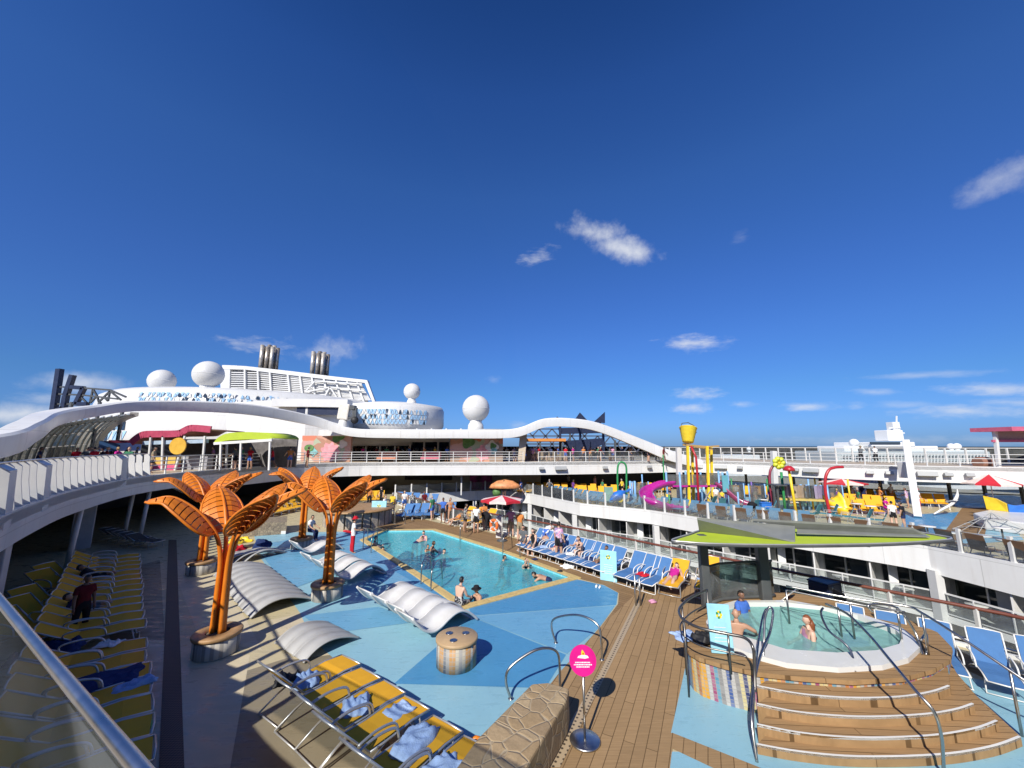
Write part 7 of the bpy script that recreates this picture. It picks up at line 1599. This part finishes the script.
# unseen deck house added behind the camera to cut the sky fill
e = thing('skylight_blocker', 'tall glazed deck house on the upper deck behind the photographer', 'building', (0, 0, 0)); FW = mk('skylight blocker cladding', (.2, .2, .2), .5)
mb = MB(); mb.prism([(-44, -14), (38, -14), (38, -22), (-44, -22)], 3.6, 15.2); mb.prism([(-44, -14), (-32, -14), (-32, -2), (-44, 4)], 3.6, 14.5); mb.prism([(34, -14), (44, -14), (44, 8), (34, 6)], 3.6, 15); mb.build('wall', FW, e)
for k in range(11):
    for z in (6.6, 10.6): mb = MB(); mb.box((-30+6*k, -13.9, z), (4.6, .3, 3.)); mb.build('window', mk('skylight blocker window', (.02, .025, .03), .1), e)

rnd = random.Random(31)
def crowd(n, f, lab, grp, z, cats=('stand', 'walk', 'hips', 'hold')):
    for i in range(n):
        x, y = f(i); person(cats[i % len(cats)], (x, y, z), rnd.uniform(-3, 3), lab, ['tan', 'pale', 'brown'][rnd.randrange(3)], ['black', 'brown', 'blond', 'grey'][rnd.randrange(4)], ('tee', list(CL)[rnd.randrange(len(CL))]), ('shorts', ['navy', 'black', 'khaki', 'blue'][rnd.randrange(4)]), grp)
def lin(a, b2, n, d): return lambda i: ((a+(b2-a)*(i+rnd.uniform(-.2, .2))/max(1, n-1)-512)/384*d*.99, d+rnd.uniform(-1, 1.2))
crowd(9, lin(58, 150, 9, 26), 'one of the guests gathered under the glass vault on the left upper deck', 'guests under the glass vault', 3.6)
crowd(8, lin(205, 300, 8, 31.5), 'one of the guests at the bars on the left upper deck', 'guests at the upper bars', 3.6)
crowd(8, lin(360, 450, 8, 46.5), 'one of the guests on the terrace between the murals', 'guests between the murals', 3.6)
crowd(10, lin(505, 660, 10, 47.5), 'one of the guests far back beneath the right arch', 'guests far back under the arch', 3.6)
crowd(9, lin(740, 900, 9, 38), 'one of the bathers around the water playground', 'bathers around the water playground', 0)
crowd(7, lin(640, 720, 7, 41), 'one of the bathers behind the magenta slide', 'bathers behind the slide', 0)
crowd(6, lin(500, 625, 6, 44), 'one of the guests by the far yellow loungers', 'guests by the far loungers', 0)
def pxl(pts): return lambda i: g2(*pts[i])
crowd(5, pxl([(443, 523), (484, 529), (511, 537), (520, 541), (432, 520)]), 'one of the guests crowding the far corner of the poolside', 'guests at the far poolside corner', .01)
crowd(8, pxl([(384, 519), (392, 515), (412, 514), (424, 513), (346, 513), (338, 516), (330, 511), (404, 512)]), 'one of the guests by the round pool bar and far blue loungers', 'guests by the round bar', .01)
crowd(10, lin(515, 665, 10, 46.2), 'one of the guests at the glazed railing below the right arch', 'guests at the glazed railing', 3.6)
crowd(8, lin(765, 900, 8, 35), 'one of the bathers between the play bridge and the yellow loungers', 'bathers by the play bridge', 0)
# more furniture on the splash deck : low stools and tables
stp = thing('cafe_table', 'small round cafe table with white top on the right of the splash deck', 'table', (0, 0, -30), 0, 'cafe tables of the splash deck')
mb = MB(); mb.lathe([(.3, 0), (.3, .03), (.04, .05), (.04, .7)], (0, 0, 0), 14); mb.build('stand', DGREY, stp); mb = MB(); mb.lathe([(.38, .7), (.38, .74), (0, .74)], (0, 0, 0), 18); mb.build('tabletop', WHITE2, stp)
first = True
for (x, y) in ((955, 553), (985, 557), (1012, 563), (930, 545), (872, 520), (858, 517), (838, 521), (795, 515), (765, 512), (1005, 547)):
    g = G(x, y)
    g = g*1.06; g.z = .012
    if first: stp.location = g; first = False
    else: dup(stp, g)
st2 = lounger_far('deck_chair', mk('teal sling', (.06, .22, .27), .8), 'teal chair around the water playground', 'teal chairs around the playground', (0, 0, 0), 0, 65); st2['category'] = 'chair'
fst = True
for (x, y) in ((700, 509), (712, 511), (726, 512), (742, 513), (756, 515), (800, 519), (815, 520), (830, 522), (848, 524), (862, 526)):
    g = G(x, y); g = (g.x*1.03, g.y*1.03, .014)
    if fst: st2.location = g; st2.rotation_euler.z = 2.2; fst = False
    else: dupo(st2, g, 2.2+rnd.uniform(-.5, .5))

# more posts and pipes of the water playground
rnd = random.Random(77)
PC = [(LBLUE, 'pale blue'), (YEL, 'yellow'), (REDP, 'red'), (GREENP, 'green'), (mk('violet paint', (.2, .12, .4), .4), 'violet')]
for i in range(22):
    x = rnd.uniform(625, 850); d = rnd.uniform(33, 41); m_, cn_ = PC[i % 5]; h = rnd.uniform(1.0, 2.6)
    mb = MB(); p = gz(x, d)
    mb.tube([p, p+Vector((0, 0, h))], .07, 7); tag(mb.build('play_pipe', m_), 'upright %s water pipe of the playground' % cn_, 'water pipe', cn_+' water pipes of the playground')
for i, (x, d, lab) in enumerate(((640, 38, 'clear curved screen left of the magenta slide'), (735, 36, 'clear screen right of the wine coloured slide'), (756, 35.5, 'clear screen left of the play bridge'), (833, 34.5, 'clear screen right of the play bridge'))):
    e = thing('splash_screen', lab, 'screen', (0, 0, 0)); mb = MB(); mb.strip([gz(x+u, d+.1*u*u*.05, 0).xy[:] for u in (-8, -4, 0, 4, 8)], .1, 1.9, .03); mb.build('panel', MESHG, e)
    for u in (-8, 8): mb = MB(); p = gz(x+u, d+.32, 0); mb.tube([p, p+Vector((0, 0, 2.0))], .06, 6); mb.build('post', LBLUE, e)
